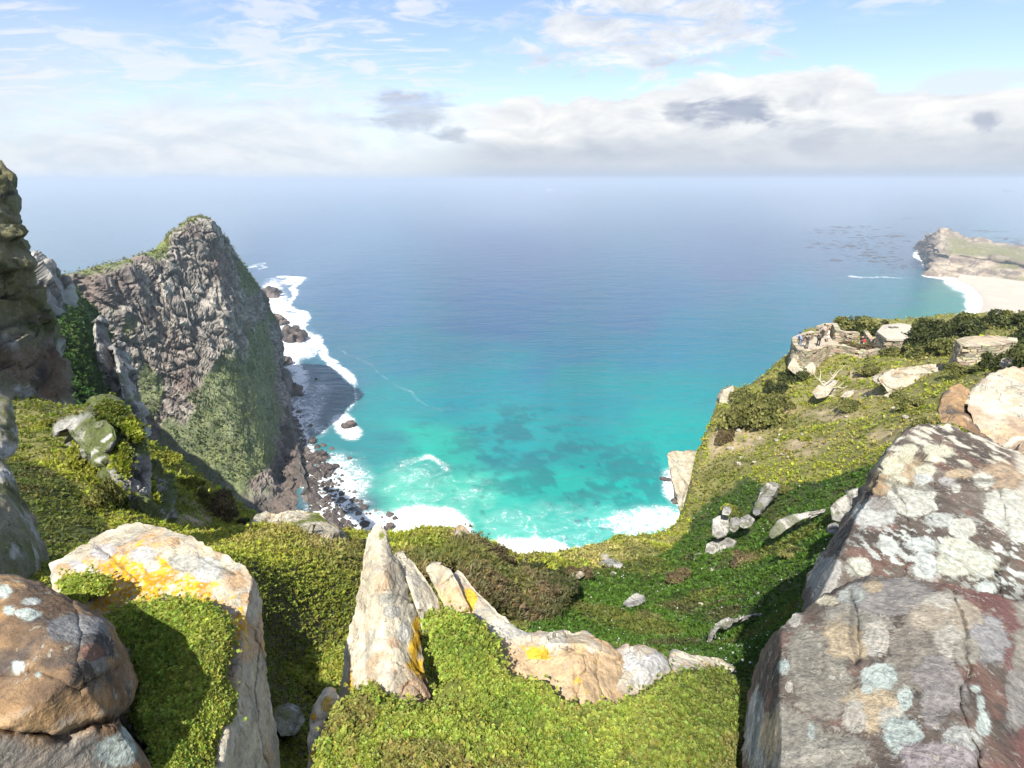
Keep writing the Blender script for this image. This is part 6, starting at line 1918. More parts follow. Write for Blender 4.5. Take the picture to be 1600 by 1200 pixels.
def dead_tree():
    p = at(1283, 626, float(project_hill(1283, 624)[0]))
    z = float(hill(p[:1], p[1:2])[0][0])
    k = 47 / 1.0
    s = (p - EYE)[1] * CP - (p - EYE)[2] * SP
    u = s / F                                  # metres per pixel there
    o = empty('bare_tree', (p[0], p[1], z - 0.1))
    tag(o, 'small leafless tree with bleached crooked branches on the sunny grass', 'tree')
    pt = lambda x, y, d=0.0: np.array([x * u, d * u, y * u])
    V, Fl, _ = tube([pt(0, -4), pt(-1, 6), pt(2, 14), pt(0, 22)], [2.0 * u, 1.7 * u, 1.4 * u, 1.1 * u], 7)
    link('trunk', mesh('bare_trunk', V, Fl, M_DEAD), o)
    for seq in ([(0, 22, 0), (5, 30, -2), (9, 38, -3), (13, 48, -2)], [(0, 22, 0), (-7, 30, 3), (-13, 34, 4), (-18, 42, 6)], [(2, 14, 0), (10, 20, -4), (18, 22, -6), (24, 30, -8)], [(-1, 8, 0), (-9, 15, -5), (-16, 18, -6)], [(9, 38, -3), (3, 44, -4), (2, 52, -6)],
                [(5, 30, -2), (14, 33, 4), (20, 42, 6), (30, 54, 6)], [(-7, 30, 3), (-6, 40, 5), (-9, 48, 5)], [(0, 6, 0), (12, 8, -7), (22, 4, -10)], [(18, 22, -6), (26, 20, -6), (32, 24, -7)]):
        V, Fl, _ = tube([pt(*q) for q in seq], np.linspace(1.0, 0.3, len(seq)) * u * 0.9, 5)
        link('branch', mesh('bare_branch', V, Fl, M_DEAD), o)


dead_tree()

for a in ((1160, 884, 46, 24, 'heath', 'brownish bush beside the grey outcrop on the shaded slope'), (1240, 872, 50, 20, 'olive', 'olive bush in the middle of the lush slope under the curved ledge'), (1230, 770, 40, 14, 'olive', 'low olive bush above the long pale grey boulder'),
          (1010, 972, 50, 20, 'olive', 'olive tussock below the lone pale rock'), (1060, 905, 46, 18, 'heath', 'brown tussock left of the grey outcrop'), (1420, 640, 50, 26, 'olive', 'olive bush right of the white stones by the path'), (1440, 668, 44, 24, 'olive', 'olive bush just above the big dark boulder'),
          (1330, 640, 50, 18, 'olive', 'low olive bush in the sunny grass above the white slab'), (1360, 585, 44, 16, 'olive', 'low olive bush left of the large layered boulder')):
    shrub(*a[:5], label=a[5])


def small_stones():
    g = np.random.default_rng(88)
    ms = [rock_mesh(40 + k, (0.34, 0.31, 0.25), (0.50, 0.46, 0.37), 0.5, 20, M_ROCK_MID) for k in range(4)]
    spots_ = sample_poly([(1120, 700), (1200, 640), (1300, 590), (1440, 640), (1400, 690), (1290, 740), (1170, 745), (1110, 780)], 26, g).tolist() + sample_poly([(900, 900), (1050, 890), (1200, 850), (1280, 870), (1220, 950), (1000, 985)], 12, g).tolist()
    for k, (x, y) in enumerate(spots_):
        s = float(project_hill(x, y)[0])
        if not s == s: continue
        p = at(x, y, np.array(s)); z = float(hill(p[:1], p[1:2])[0][0])
        r_ = s / F * g.uniform(2.2, 5.5)
        o = link('stone', ms[k % 4])
        o.location = (p[0], p[1], z + r_ * 0.1); o.scale = (r_ * 1.3, r_, r_ * 0.6); o.rotation_euler = (0, 0, k * 1.3)
        lit = k < 26
        tag(o, 'small pale stone lying loose in the sunny grass' if lit else 'small grey stone lying among the lush green plants', 'stone', 'loose stones in the sunny grass' if lit else 'loose stones on the lush slope')


# ---------------------------------------------------------------- the lookout terrace
def stones(path, z0, z1, thick, g, ch=0.26, cap=True, closed=False):
    """a wall of separate roughly squared stones laid in courses along a path"""
    path = np.asarray(path, float)
    if closed: path = np.concatenate([path, path[:1]])
    seg = np.hypot(*np.diff(path[:, :2], axis=0).T); cum = np.concatenate([[0], np.cumsum(seg)])
    zz0 = np.interp(np.linspace(0, 1, 40), np.linspace(0, 1, len(np.atleast_1d(z0))), np.atleast_1d(z0)); zz1 = np.interp(np.linspace(0, 1, 40), np.linspace(0, 1, len(np.atleast_1d(z1))), np.atleast_1d(z1))
    base = np.array([[-1, -1, -1], [1, -1, -1], [1, 1, -1], [-1, 1, -1], [-1, -1, 1], [1, -1, 1], [1, 1, 1], [-1, 1, 1]], float)
    fq = np.array([[0, 3, 2, 1], [4, 5, 6, 7], [0, 1, 5, 4], [1, 2, 6, 5], [2, 3, 7, 6], [3, 0, 4, 7]])
    Vs, Fs, Cs, o = [], [], [], 0
    nmax = int(np.ceil((zz1 - zz0).max() / ch))
    for k in range(nmax + (1 if cap else 0)):
        t = g.uniform(-0.4, 0)
        while t < cum[-1]:
            L = g.uniform(0.32, 0.75) if k < nmax else g.uniform(0.5, 0.9)
            tm = np.clip(t + L / 2, 0, cum[-1])
            q = tm / cum[-1] * 39
            lo = np.interp(q, np.arange(40), zz0); hi = np.interp(q, np.arange(40), zz1)
            n_here = max(1, int(round((hi - lo) / ch)))
            h = (hi - lo) / n_here
            if k < n_here or (cap and k == n_here):
                c = np.array([np.interp(tm, cum, path[:, j]) for j in (0, 1)])
                c2 = np.array([np.interp(min(tm + .05, cum[-1]), cum, path[:, j]) for j in (0, 1)]) - np.array([np.interp(max(tm - .05, 0), cum, path[:, j]) for j in (0, 1)])
                d = c2 / (np.linalg.norm(c2) + 1e-9); nn = np.array([-d[1], d[0]])
                capst = k == n_here
                hx = L / 2 - 0.025; hy = thick / 2 * (1.12 if capst else g.uniform(0.94, 1.04)); hz = (0.055 if capst else h / 2 - 0.018)
                zc_ = hi + 0.06 if capst else lo + (k + 0.5) * h
                loc = base * [hx, hy, hz] + g.normal(0, 0.016, (8, 3))
                Vs.append(np.concatenate([c + loc[:, :1] * d + loc[:, 1:2] * nn, zc_ + loc[:, 2:]], 1))
                Fs.append(fq + o); o += 8
                b = np.array([0.36, 0.31, 0.225]) * g.uniform(0.62, 1.25) * (1 + g.normal(0, 0.05, 3))
                Cs.append(np.tile(b, (8, 1)))
            t += L
    return np.concatenate(Vs), [np.concatenate(Fs)], np.clip(np.concatenate(Cs), 0.05, 0.7)


FLOOR = 131.9
gS = np.random.default_rng(77)
ZP = lambda px, py, z=FLOOR: onz(px, py, z)
terr = empty('lookout_terrace', ZP(1300, 540))
tag(terr, 'cliff-top lookout terrace enclosed by curving sand-coloured stone parapets', 'terrace')


def under(o, par):
    o.parent = par
    o.matrix_parent_inverse = par.matrix_basis.inverted()
    return o


front_px = [(1268, 519), (1252, 523), (1241, 529), (1242, 537), (1249, 545), (1258, 549), (1274, 545), (1298, 538), (1318, 540), (1338, 546), (1358, 549), (1372, 546)]
front = np.array([ZP(a, b, FLOOR + 1.0) for a, b in front_px])
def wall_of(name, geo, par):
    o = link(name, mesh(name, geo[0], geo[1], M_STONE, geo[2], smooth=False))
    return under(tag(o, kind='stuff'), par)


wall_of('parapet', stones(front, [FLOOR - 1.4, FLOOR - 2.2, FLOOR - 2.2, FLOOR - 2.0, FLOOR - 1.4, FLOOR - 1.0], [FLOOR + .95] * 2, 0.45, gS), terr)
back_px = [(1279, 511), (1290, 508), (1303, 507), (1309, 517), (1322, 520), (1338, 519)]
back = np.array([ZP(a, b, FLOOR + 1.25) for a, b in back_px])
wall_of('parapet', stones(back, [FLOOR - 1.5] * 2, [FLOOR + 1.25, FLOOR + 1.35, FLOOR + 1.2], 0.5, gS), terr)
stair_px = [(1352, 523), (1362, 531), (1376, 543)]
stair = np.array([ZP(a, b, FLOOR + 1.0) for a, b in stair_px])
wall_of('stair_wall', stones(stair, [FLOOR - 0.6] * 2, [FLOOR + 1.35, FLOOR + 0.9, FLOOR + 0.5], 0.4, gS), terr)
fl = np.array([ZP(a, b, FLOOR) for a, b in [(1244, 533), (1254, 548), (1275, 552), (1300, 547), (1338, 554), (1374, 556), (1372, 540), (1352, 534), (1338, 531), (1310, 530), (1300, 522), (1280, 522), (1262, 528)]])


def slab(name, poly, z0, z1, mat, parent=None, colr=(0.5, 0.45, 0.35)):
    n = len(poly)
    V = np.concatenate([np.c_[poly[:, :2], np.full(n, z0)], np.c_[poly[:, :2], np.full(n, z1)], [[*poly[:, :2].mean(0), z0]], [[*poly[:, :2].mean(0), z1]]])
    a = np.arange(n); b = (a + 1) % n
    area = polyarea(poly[:, :2])
    fs = [np.stack([a, b, n + b, n + a], -1), np.stack([n + a, n + b, np.full(n, 2 * n + 1)], -1), np.stack([b, a, np.full(n, 2 * n)], -1)]
    if area < 0: fs = [f[:, ::-1] for f in fs]
    o = link(name, mesh(name, V, fs, mat, np.tile(colr, (len(V), 1)), smooth=False))
    return under(o, parent) if parent is not None else o


slab('paving', fl, FLOOR - 2.5, FLOOR, M_STONE, terr, (0.36, 0.32, 0.25))
for k, (px_, py_, dz) in enumerate(((1350, 540, 0.18), (1354, 536, 0.36), (1358, 532, 0.54), (1362, 528, 0.72))):
    q = ZP(px_, py_, FLOOR + dz)
    slab('step', np.array([[q[0] - 0.75, q[1] - 0.25], [q[0] + 0.55, q[1] - 0.15], [q[0] + 0.55, q[1] + 0.35], [q[0] - 0.75, q[1] + 0.25]]), FLOOR + dz - 0.4, FLOOR + dz, M_STONE, terr, (0.45, 0.40, 0.31))


def stone_hut():
    zt = 134.3
    rim = np.array([ZP(a, b, zt) for a, b in [(1371, 519), (1380, 509), (1406, 506), (1436, 511), (1444, 519), (1424, 531), (1399, 531), (1386, 530)]])
    cen = rim.mean(0)
    o = empty('stone_hut', (cen[0], cen[1], zt - 2.4))
    tag(o, 'squat many-sided stone hut with a pale flat roof behind the terrace', 'hut')
    inner = cen + (rim - cen) * 0.93
    w_ = stones(inner, [zt - 2.6] * 2, [zt - 0.15] * 2, 0.4, gS, cap=False, closed=True)
    wall_of('wall', (w_[0], w_[1], w_[2] * 0.92), o)
    n = len(rim)
    rim2 = cen + (rim - cen) * 1.03
    V = np.concatenate([np.c_[rim2[:, :2], np.full(n, zt - 0.12)], np.c_[rim2[:, :2], np.full(n, zt + 0.08)], np.c_[(cen + (rim2 - cen) * 0.55)[:, :2], np.full(n, zt + 0.36)], [[cen[0], cen[1], zt + 0.42]], [[cen[0], cen[1], zt - 0.12]]])
    a = np.arange(n); b = (a + 1) % n
    fs = [np.stack([a, b, n + b, n + a], -1), np.stack([n + a, n + b, 2 * n + b, 2 * n + a], -1), np.stack([2 * n + a, 2 * n + b, np.full(n, 3 * n)], -1), np.stack([b, a, np.full(n, 3 * n + 1)], -1)]
    if polyarea(rim[:, :2]) < 0: fs = [f[:, ::-1] for f in fs]
    under(link('roof', mesh('hut_roof', V, fs, M_STONE, mixc((0.36, 0.33, 0.27), (0.45, 0.41, 0.34), fbm(V, 3, 2)), smooth=False)), o)
    for dx in (-0.28, 0.28):
        q = ZP(1396, 513, zt + 0.34)
        vb = np.array([[q[0] + dx - .16, q[1] - .22], [q[0] + dx + .16, q[1] - .22], [q[0] + dx + .16, q[1] + .22], [q[0] + dx - .16, q[1] + .22]])
        slab('vent', vb, zt + 0.1, zt + 0.52, M_STONE, o, (0.16, 0.14, 0.12))


stone_hut()


def round_wall():
    zt = 138.6
    pts = np.array([ZP(a, b, zt) for a, b in [(1500, 533), (1512, 529), (1535, 527), (1562, 527), (1584, 530), (1578, 534), (1556, 537), (1528, 539), (1508, 539)]])
    cen = pts.mean(0)
    o = empty('stone_enclosure', (cen[0], cen[1], zt - 1.6))
    tag(o, 'low rounded drystone enclosure with a flat top among the dark shrubs', 'stone wall')
    w_ = stones(pts, [zt - 1.9] * 2, [zt - 0.06] * 2, 0.5, gS, ch=0.2, cap=True, closed=True)
    wall_of('wall', w_, o)
    slab('top', cen + (pts - cen) * 0.96, zt - 0.3, zt + 0.03, M_STONE, o, (0.37, 0.31, 0.22))


round_wall()

# ---------------------------------------------------------------- people
M_SKIN = mat_plain('skin', (0.36, 0.21, 0.14), 0.6, 0.1)
_cloth = {}


def cloth(c):
    if c not in _cloth: _cloth[c] = mat_plain('cloth', c, 0.85, 0.35, 20)
    return _cloth[c]


def skinned(name, joints, bones, mat, parent, root=0):
    me = bpy.data.meshes.new(name)
    me.from_pydata([j[:3] for j in joints], bones, [])
    o = link(name, me, parent)
    me.materials.append(mat)
    md = o.modifiers.new('skin', 'SKIN')
    md.use_smooth_shade = True
    for v, j in zip(me.skin_vertices[0].data, joints):
        r = j[3]
        v.radius = (r, r) if not hasattr(r, '__len__') else r
    me.skin_vertices[0].data[root].use_root = True
    s = o.modifiers.new('smooth', 'SUBSURF'); s.levels = 1; s.render_levels = 1
    return o


def lump(name, mat, parent, cen, rad, seed=0, squash=None):
    th, ph = np.meshgrid(np.linspace(0, math.pi, 9), np.linspace(0, 2 * math.pi, 12, endpoint=False), indexing='ij')
    V = np.stack([np.sin(th) * np.cos(ph), np.sin(th) * np.sin(ph), np.cos(th)], -1).reshape(-1, 3)
    if squash: V = np.sign(V) * np.abs(V) ** squash
    V = V * rad + cen
    return link(name, mesh(name, V, grid_faces(9, 12, True)[:, ::-1], mat), parent)


def person(px, py, face, label, top, legs, hair, pose='stand', pack=None, dress=False, bag=None, hgt=1.70):
    p = ZP(px, py)
    o = empty('person', (p[0], p[1], FLOOR + 0.005), face)
    o.scale = (hgt / 1.72,) * 3
    tag(o, label, 'person')
    lean = {'lean': 0.24, 'stand': 0.0, 'walk': 0.04}[pose]
    st = {'walk': 0.16}.get(pose, 0.03)
    # local frame: the person faces +Y
    J = [(0, 0, .93, .12), (0, lean * .35, 1.12, (.125, .10)), (0, lean * .8, 1.34, (.15, .10)), (0, lean * 1.0, 1.45, .07), (0, lean * 1.1, 1.52, .055), (0, lean * 1.2, 1.60, .095), (0, lean * 1.2 + .01, 1.69, .07),
         (-.10, 0, .88, .09), (-.11, .02 + st, .50, .06), (-.11, -.02 + st * 1.2, .09, .045), (-.11, .12 + st * 1.2, .035, .04),
         (.10, 0, .88, .09), (.11, .02 - st * .4, .50, .06), (.11, -.04 - st, .09, .045), (.11, .10 - st, .035, .04)]
    if pose == 'lean':
        A = [(-.19, lean, 1.39, .055), (-.27, lean + .10, 1.16, .042), (-.17, lean + .32, 1.10, .034), (-.13, lean + .40, 1.10, .03)]
    else:
        A = [(-.19, lean, 1.39, .055), (-.25, lean - .02, 1.12, .042), (-.22, lean + .14, .93, .034), (-.20, lean + .2, .87, .03)]
    B = [(-a, b, c, r) for a, b, c, r in A]
    J += A + B
    E = [(0, 1), (1, 2), (2, 3), (3, 4), (4, 5), (5, 6), (0, 7), (7, 8), (8, 9), (9, 10), (0, 11), (11, 12), (12, 13), (13, 14), (2, 15), (15, 16), (16, 17), (17, 18), (2, 19), (19, 20), (20, 21), (21, 22)]
    skinned('body', J, E, M_SKIN, o)
    gr = lambda j, k: (j[0], j[1], j[2], tuple(x + k for x in j[3]) if hasattr(j[3], '__len__') else j[3] + k)
    T = [gr(J[i], .022) for i in (0, 1, 2, 15, 16, 17, 19, 20, 21)]
    skinned('dress' if dress else 'jacket', T + ([(0, 0, .75, .20), (0, 0.0, .45, .24)] if dress else []), [(0, 1), (1, 2), (2, 3), (3, 4), (4, 5), (2, 6), (6, 7), (7, 8)] + ([(0, 9), (9, 10)] if dress else []), cloth(top), o)
    if not dress:
        T = [gr(J[i], .018) for i in (0, 7, 8, 9, 11, 12, 13)]
        skinned('trousers', T, [(0, 1), (1, 2), (2, 3), (0, 4), (4, 5), (5, 6)], cloth(legs), o)
    lump('hair', cloth(hair), o, np.array([0, lean * 1.2 - .02, 1.635]), np.array([.105, .115, .11]))
    for sx_ in (-1, 1):
        q = J[10] if sx_ < 0 else J[14]
        lump('shoe', cloth((0.05, 0.05, 0.055)), o, np.array([q[0], q[1] - .05, .045]), np.array([.05, .14, .045]), squash=0.7)
    if pack:
        lump('backpack', cloth(pack), o, np.array([0, lean * .6 - .17, 1.22]), np.array([.16, .11, .24]), squash=0.6)
    if bag:
        lump('bag', cloth(bag), o, np.array([.26, .0, 1.0]), np.array([.13, .10, .19]), squash=0.6)
    return o


person(1250, 542, R(35), 'person in a light blue shirt leaning on the terrace parapet, leftmost of the visitors', (0.22, 0.32, 0.55), (0.20, 0.24, 0.36), (0.03, 0.025, 0.02), 'lean')
person(1260, 545, R(20), 'person in a black jacket and grey trousers with a backpack, bending over the parapet', (0.025, 0.025, 0.03), (0.15, 0.145, 0.14), (0.03, 0.025, 0.02), 'lean', pack=(0.06, 0.06, 0.065))
person(1278, 541, R(-10), 'person all in black with a backpack standing alone on the terrace', (0.03, 0.03, 0.035), (0.02, 0.02, 0.022), (0.03, 0.02, 0.015), 'stand', pack=(0.09, 0.09, 0.08))
person(1292, 534, R(60), 'person in a long white dress with dark hair on the terrace', (0.72, 0.70, 0.68), None, (0.02, 0.015, 0.012), 'stand', dress=True, hgt=1.64)
person(1285, 527, R(120), 'dark-haired person in pale clothes beside the back parapet', (0.50, 0.42, 0.40), (0.06, 0.06, 0.07), (0.02, 0.015, 0.012), 'stand', hgt=1.68)
person(1344, 545, R(-60), 'person in dark clothes carrying a red bag by the terrace steps', (0.03, 0.03, 0.035), (0.04, 0.04, 0.045), (0.02, 0.015, 0.012), 'walk', bag=(0.62, 0.05, 0.05))

# ---------------------------------------------------------------- rocks in the surf
def rock_mesh(seed, colA, colB, block=0.35, n=46, mat=None):
    th, ph = np.meshgrid(np.linspace(0, math.pi, n // 2), np.linspace(0, 2 * math.pi, n, endpoint=False), indexing='ij')
    V = np.stack([np.sin(th) * np.cos(ph), np.sin(th) * np.sin(ph), np.cos(th)], -1).reshape(-1, 3)
    f1, f2, cid, vec = cells(V * 1.5 + seed * 3.1, seed)
    r = 0.72 + block * (cid - 0.3) + (fbm(V * 2.2 + seed, 4, seed) - 0.5) * 0.5 - 0.12 * sst(f2 - f1, 0.12, 0)
    C = mixc(colA, colB, sst(fbm(V * 3 + seed, 4, seed + 1), 0.35, 0.65))
    C = mixc(C, np.array(colA) * 0.5, sst(f2 - f1, 0.08, 0) * 0.7)
    return mesh('surf_rock', V * r[:, None], grid_faces(n // 2, n, True)[:, ::-1], mat or M_ROCK_FAR, C)


small_stones()
SR = [rock_mesh(k, (0.055, 0.045, 0.042), (0.15, 0.115, 0.10), 0.62) for k in range(6)]
srk = [(425, 470, 30, 26, 0.8), (434, 515, 26, 40, 0.9), (459, 540, 44, 40, 0.8), (442, 576, 30, 30, 0.7), (459, 624, 34, 36, 0.7), (449, 648, 24, 24, 0.7), (462, 664, 12, 12, 0.7), (444, 684, 30, 44, 0.8), (458, 706, 22, 24, 0.7), (452, 728, 36, 44, 0.8), (489, 694, 18, 14, 0.6),
       (478, 718, 16, 12, 0.6), (498, 722, 34, 20, 0.5), (511, 740, 34, 18, 0.5), (522, 735, 12, 18, 0.7), (545, 672, 20, 26, 0.7), (494, 595, 7, 6, 0.7), (546, 718, 7, 6, 0.7), (509, 766, 9, 6, 0.6), (496, 796, 12, 8, 0.6), (569, 822, 15, 11, 0.7), (608, 830, 14, 20, 1.0), (539, 803, 8, 6, 0.6),
       (489, 778, 8, 6, .6), (474, 742, 12, 9, .6), (449, 591, 9, 7, .6), (466, 646, 9, 7, .6), (475, 698, 8, 6, .6), (539, 818, 8, 6, .6), (470, 730, 14, 10, .6), (466, 716, 10, 8, .6), (482, 752, 9, 6, .5), (1062, 838, 22, 14, 0.6), (1057, 790, 12, 22, 1.2), (1040, 752, 22, 8, 0.3)]
big_names = {0: 'brown jagged rock at the seaward end of the headland foot', 1: 'tall dark rock pillar against the headland in the white surf', 2: 'largest dark crag standing in the surf off the headland', 4: 'dark sloping rock leaning out of the surf below the green cliff face',
             15: 'lone dark rock ringed with foam, farthest from the headland', 12: 'long dark slab of rock lying in the foam', 13: 'long dark slab nearest the lookout in the foam', 21: 'upright dark rock behind the tip of the spire',
             33: 'reddish dark rock wedged at the foot of the white cliff stack', 34: 'flat dark reef just breaking the surface by the white cliff stack', 32: 'dark rock at the bottom of the white cliff stack'}
for k, (px_, py_, w_, h_, zf) in enumerate(srk):
    q = onz(px_, py_ - h_ * 0.25, 0.0)
    s = (q - EYE)[1] * CP - (q - EYE)[2] * SP
    o = link('sea_rock', SR[k % 6])
    rw = w_ * s / F / 2 * 1.1
    o.location = (q[0], q[1], rw * zf * 0.25)
    o.scale = (rw, rw * 1.1 * max(0.5, h_ / w_ * 0.8), rw * zf)
    o.rotation_euler = (0, 0, k * 1.1)
    tag(o, big_names.get(k, 'dark wet rock among the foam under the headland'), 'rock', 'sea rocks along the foot of the cliffs')


def shingle():
    g = np.random.default_rng(5)
    ctr = np.array([[onz(*p) for p in row] for row in ([(424, 812), (436, 780), (446, 742), (450, 715)], [(450, 815), (458, 785), (462, 752), (462, 725)], [(488, 812), (484, 790), (476, 765), (470, 735)])])
    ctr[0, :, 2] = 4; ctr[1, :, 2] = 1.8; ctr[2, :, 2] = -0.3
    V = resample(ctr, 60, 120).reshape(-1, 3)
    f = grid_faces(60, 120)
    N = vnormals(V, f)
    if N[:, 2].mean() < 0: f = f[:, ::-1]
    V[:, 2] += (fbm(V / 7, 5, 13, 0.6) - 0.5) * 4.5 * np.clip((V[:, 2] + 0.3) / 1.5, 0, 1)
    V[:, :2] += (fbm(V / 12, 4, 23)[:, None] - 0.5) * 14
    tag(link('shingle_beach', mesh('shingle_beach', V, f, M_ROCK_FAR, mixc((0.10, 0.078, 0.062), (0.17, 0.135, 0.11), fbm(V / 3, 4, 3)))), kind='structure')
    n = 1500
    px_ = g.uniform(430, 560, n); py_ = g.uniform(640, 835, n)
    lim = 436 + (py_ - 640) * 0.30
    px_ = lim + np.abs(g.normal(0, 34, n)) * np.clip((py_ - 600) / 160, 0.3, 1.2)
    P = onz(px_, py_)
    T = (np.array([[-.5, -.4, 0], [.5, -.5, 0], [.4, .5, 0], [-.5, .4, 0], [0.05, 0, .6]]), np.array([[0, 1, 4, 4], [1, 2, 4, 4], [2, 3, 4, 4], [3, 0, 4, 4]]))
    P[:, 2] = 0
    V, Fl, C = scatter_geo(P, np.tile([0, 0, 1.0], (n, 1)), g.gamma(1.6, 0.75, n) + 0.3, T, np.tile([0.09, 0.075, 0.068], (n, 1)), 4, 0.15, 0.3)
    tag(link('shore_pebbles', mesh('shore_pebbles', V, Fl, M_ROCK_FAR, C, smooth=False)), 'small dark rocks scattered along the surf line', 'pebbles', kind='stuff')


shingle()


def kelp():
    g = np.random.default_rng(15)
    rows = [(1330, 383, 70, 8, 130), (1380, 370, 60, 6, 90), (1300, 362, 50, 4, 40), (1410, 412, 40, 12, 60), (1365, 400, 50, 10, 50), (1550, 382, 90, 6, 90), (1600, 374, 60, 5, 60), (1340, 355, 50, 3, 40), (1415, 341, 16, 2, 12), (1300, 407, 14, 2, 6), (1450, 342, 40, 2, 16), (1540, 362, 60, 3, 30)]
    Vs, Fs, o = [], [], 0
    for x, y, a, b, n in rows:
        for k in range(n):
            q = onz(x + g.normal(0, a * 0.5), y + g.normal(0, b * 0.5))
            s = (q - EYE)[1] * CP - (q - EYE)[2] * SP
            w_ = g.gamma(2, 2.6) * s / F + 1; h_ = w_ * g.uniform(0.5, 2.2)
            m = 9
            ang = np.linspace(0, 6.283, m, endpoint=False)
            rr = g.uniform(0.45, 1.0, m)
            Vs.append(np.stack([q[0] + np.cos(ang) * rr * w_ * 0.5, q[1] + np.sin(ang) * rr * h_ * 0.5, np.full(m, 0.12 + 0.002 * (k % 20))], -1))
            Fs.append([list(range(o, o + m))]); o += m
    V = np.concatenate(Vs); f = np.concatenate([np.array(x) for x in Fs])
    tag(link('kelp_beds', mesh('kelp_beds', V, f, mat_plain('kelp', (0.085, 0.065, 0.062), 0.5, 0.4, 0.05))), 'dark streaky kelp beds afloat off the far headland', 'kelp', kind='stuff')


kelp()


# ---------------------------------------------------------------- ships
def hull_loft(L, W, H, bow=1.6):
    st = np.linspace(-1, 1, 13)
    V = []
    for t in st:
        wv = W / 2 * (1 - max(0, t) ** bow) * (1 if t > -0.98 else 0.86)
        sheer = H * (1 + 0.25 * max(0, t) ** 2)
        for a, b in ((0, -0.35 * H), (0.62, -0.2 * H), (0.9, 0.35 * H), (1.0, sheer), (0.0, sheer - 0.03 * H)):
            V.append((t * L / 2 + (0.06 * L * (b / H) if t > 0.9 else 0), wv * a, b))
    V = np.array(V)
    V2 = V.copy(); V2[:, 1] *= -1
    f = grid_faces(13, 5)
    n = len(V)
    return np.concatenate([V, V2]), [np.concatenate([f[:, ::-1], f + n]), ], n


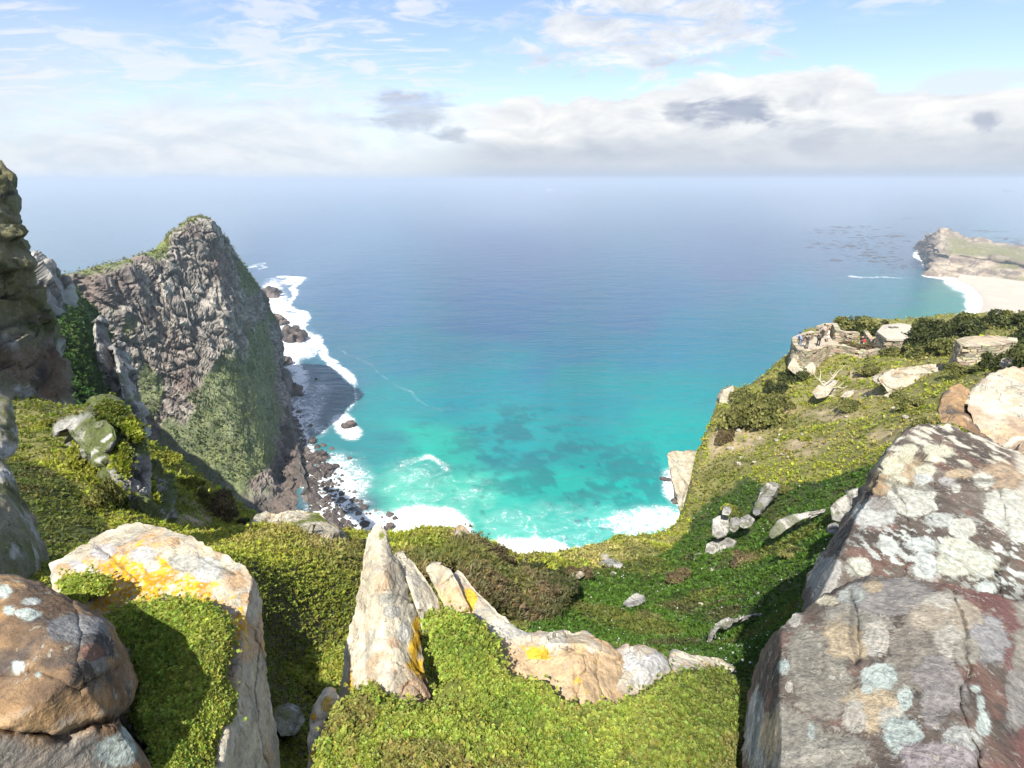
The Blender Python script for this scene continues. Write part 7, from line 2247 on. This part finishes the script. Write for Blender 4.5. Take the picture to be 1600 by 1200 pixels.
def boat(px_, py_, Lpx, heading, label, hullc, housec, wake=False):
    q = onz(px_, py_)
    s = (q - EYE)[1] * CP - (q - EYE)[2] * SP
    L = Lpx * s / F
    o = empty('boat' if wake else 'ship', (q[0], q[1], 0.0), heading)
    tag(o, label, 'boat' if wake else 'ship')
    V, Fl, _ = hull_loft(L, L * 0.24, L * 0.10)
    link('hull', mesh('hull', V, Fl, mat_plain('hull_paint', hullc, 0.4, 0.1, 1)), o)
    hm = mat_plain('house_paint', housec, 0.45, 0.1, 1)
    def bx(name, x0, x1, w_, z0, z1, m, taper=0.85):
        B = np.array([[x0, -w_, z0], [x1, -w_, z0], [x1, w_, z0], [x0, w_, z0], [x0 + (x1 - x0) * .04, -w_ * taper, z1], [x1 - (x1 - x0) * .16, -w_ * taper, z1], [x1 - (x1 - x0) * .16, w_ * taper, z1], [x0 + (x1 - x0) * .04, w_ * taper, z1]]) * L
        link(name, mesh(name, B, np.array([[0, 3, 2, 1], [4, 5, 6, 7], [0, 1, 5, 4], [1, 2, 6, 5], [2, 3, 7, 6], [3, 0, 4, 7]]), m, smooth=False), o)
    if wake:
        bx('cabin', -0.18, 0.22, 0.085, 0.095, 0.17, hm); bx('bridge', -0.08, 0.12, 0.06, 0.171, 0.22, hm)
    else:
        bx('superstructure', -0.46, -0.30, 0.09, 0.10, 0.24, hm); bx('deckhouse', 0.34, 0.42, 0.07, 0.10, 0.15, hm)
    Vm, Fm, _ = tube([[0.0 if wake else -0.38 * L, 0, 0.2 * L], [0.0 if wake else -0.38 * L, 0, 0.34 * L]], [0.008 * L, 0.005 * L])
    link('mast', mesh('mast', Vm, Fm, hm), o)
    if wake:
        g = np.random.default_rng(3)
        t = np.linspace(0, 1, 30)
        half = (0.10 + 0.16 * t) * L * (1 + g.normal(0, .1, 30)) * (1 - t ** 3)
        x = -0.42 * L - t * 3.4 * L
        Vw = np.concatenate([np.stack([x, half, 0.25 + 0.4 * (1 - t)], -1), np.stack([x, -half, 0.25 + 0.4 * (1 - t)], -1)])
        a = np.arange(29)
        W = link('wake', mesh('wake', Vw, np.stack([a, a + 1, a + 31, a + 30], -1), mat_plain('wake_foam', (0.75, 0.78, 0.8), 0.8, 0.3, 0.2)))
        W.location = o.location; W.rotation_euler = o.rotation_euler
        tag(W, 'thin white wake trailing behind the distant boat', 'wake', kind='stuff')
    return o


boat(858, 297.5, 9, R(8), 'small white motor vessel under way far out at sea', (0.8, 0.82, 0.84), (0.8, 0.82, 0.84), True)
boat(1574, 299, 14, R(0), 'long dark cargo ship on the horizon above the far headland', (0.07, 0.075, 0.09), (0.25, 0.26, 0.28))


def bird(px_, py_, s, label):
    p = at(px_, py_, np.array(float(s)))
    u = 0.5
    V = np.array([[0, .22, 0], [.05, .05, .03], [0, -.2, .01], [-.05, .05, .03], [0, 0, -.05], [.3, .06, .14], [.62, -.04, .06], [.28, -.1, .12], [-.3, .06, .14], [-.62, -.04, .06], [-.28, -.1, .12]]) * 1.3
    f = [np.array([[0, 1, 4], [1, 2, 4], [2, 3, 4], [3, 0, 4], [0, 3, 1], [1, 3, 2], [5, 6, 7], [8, 10, 9]]), np.array([[1, 5, 7, 2], [3, 2, 10, 8]])]
    o = link('bird', mesh('bird', V, f, mat_plain('feathers', (0.06, 0.06, 0.065), 0.7)))
    o.location = p; o.rotation_euler = (0.1, 0.3, 0.8)
    tag(o, label, 'bird')


bird(93, 293, 300, 'dark bird gliding in front of the sky right of the pinnacle')


# ---------------------------------------------------------------- sea air
def haze_box():
    L, lo, hi = 95000.0, -4.0, 182.0
    V = np.array([[sx * L, sy * L, z] for z in (lo, hi) for sx, sy in ((-1, -1), (1, -1), (1, 1), (-1, 1))])
    f = np.array([[3, 2, 1, 0], [4, 5, 6, 7], [0, 1, 5, 4], [1, 2, 6, 5], [2, 3, 7, 6], [3, 0, 4, 7]])
    m, t, out = mat_new('sea_air')
    v = t.new('ShaderNodeVolumePrincipled')
    v.inputs['Color'].default_value = (0.56, 0.64, 0.75, 1)
    v.inputs['Density'].default_value = HAZE
    v.inputs['Anisotropy'].default_value = 0.0
    t.l.new(v.outputs[0], out.inputs['Volume'])
    return tag(link('haze', mesh('haze', V, f, m, smooth=False)), kind='stuff')


HAZE = 1.8e-4
haze_box()
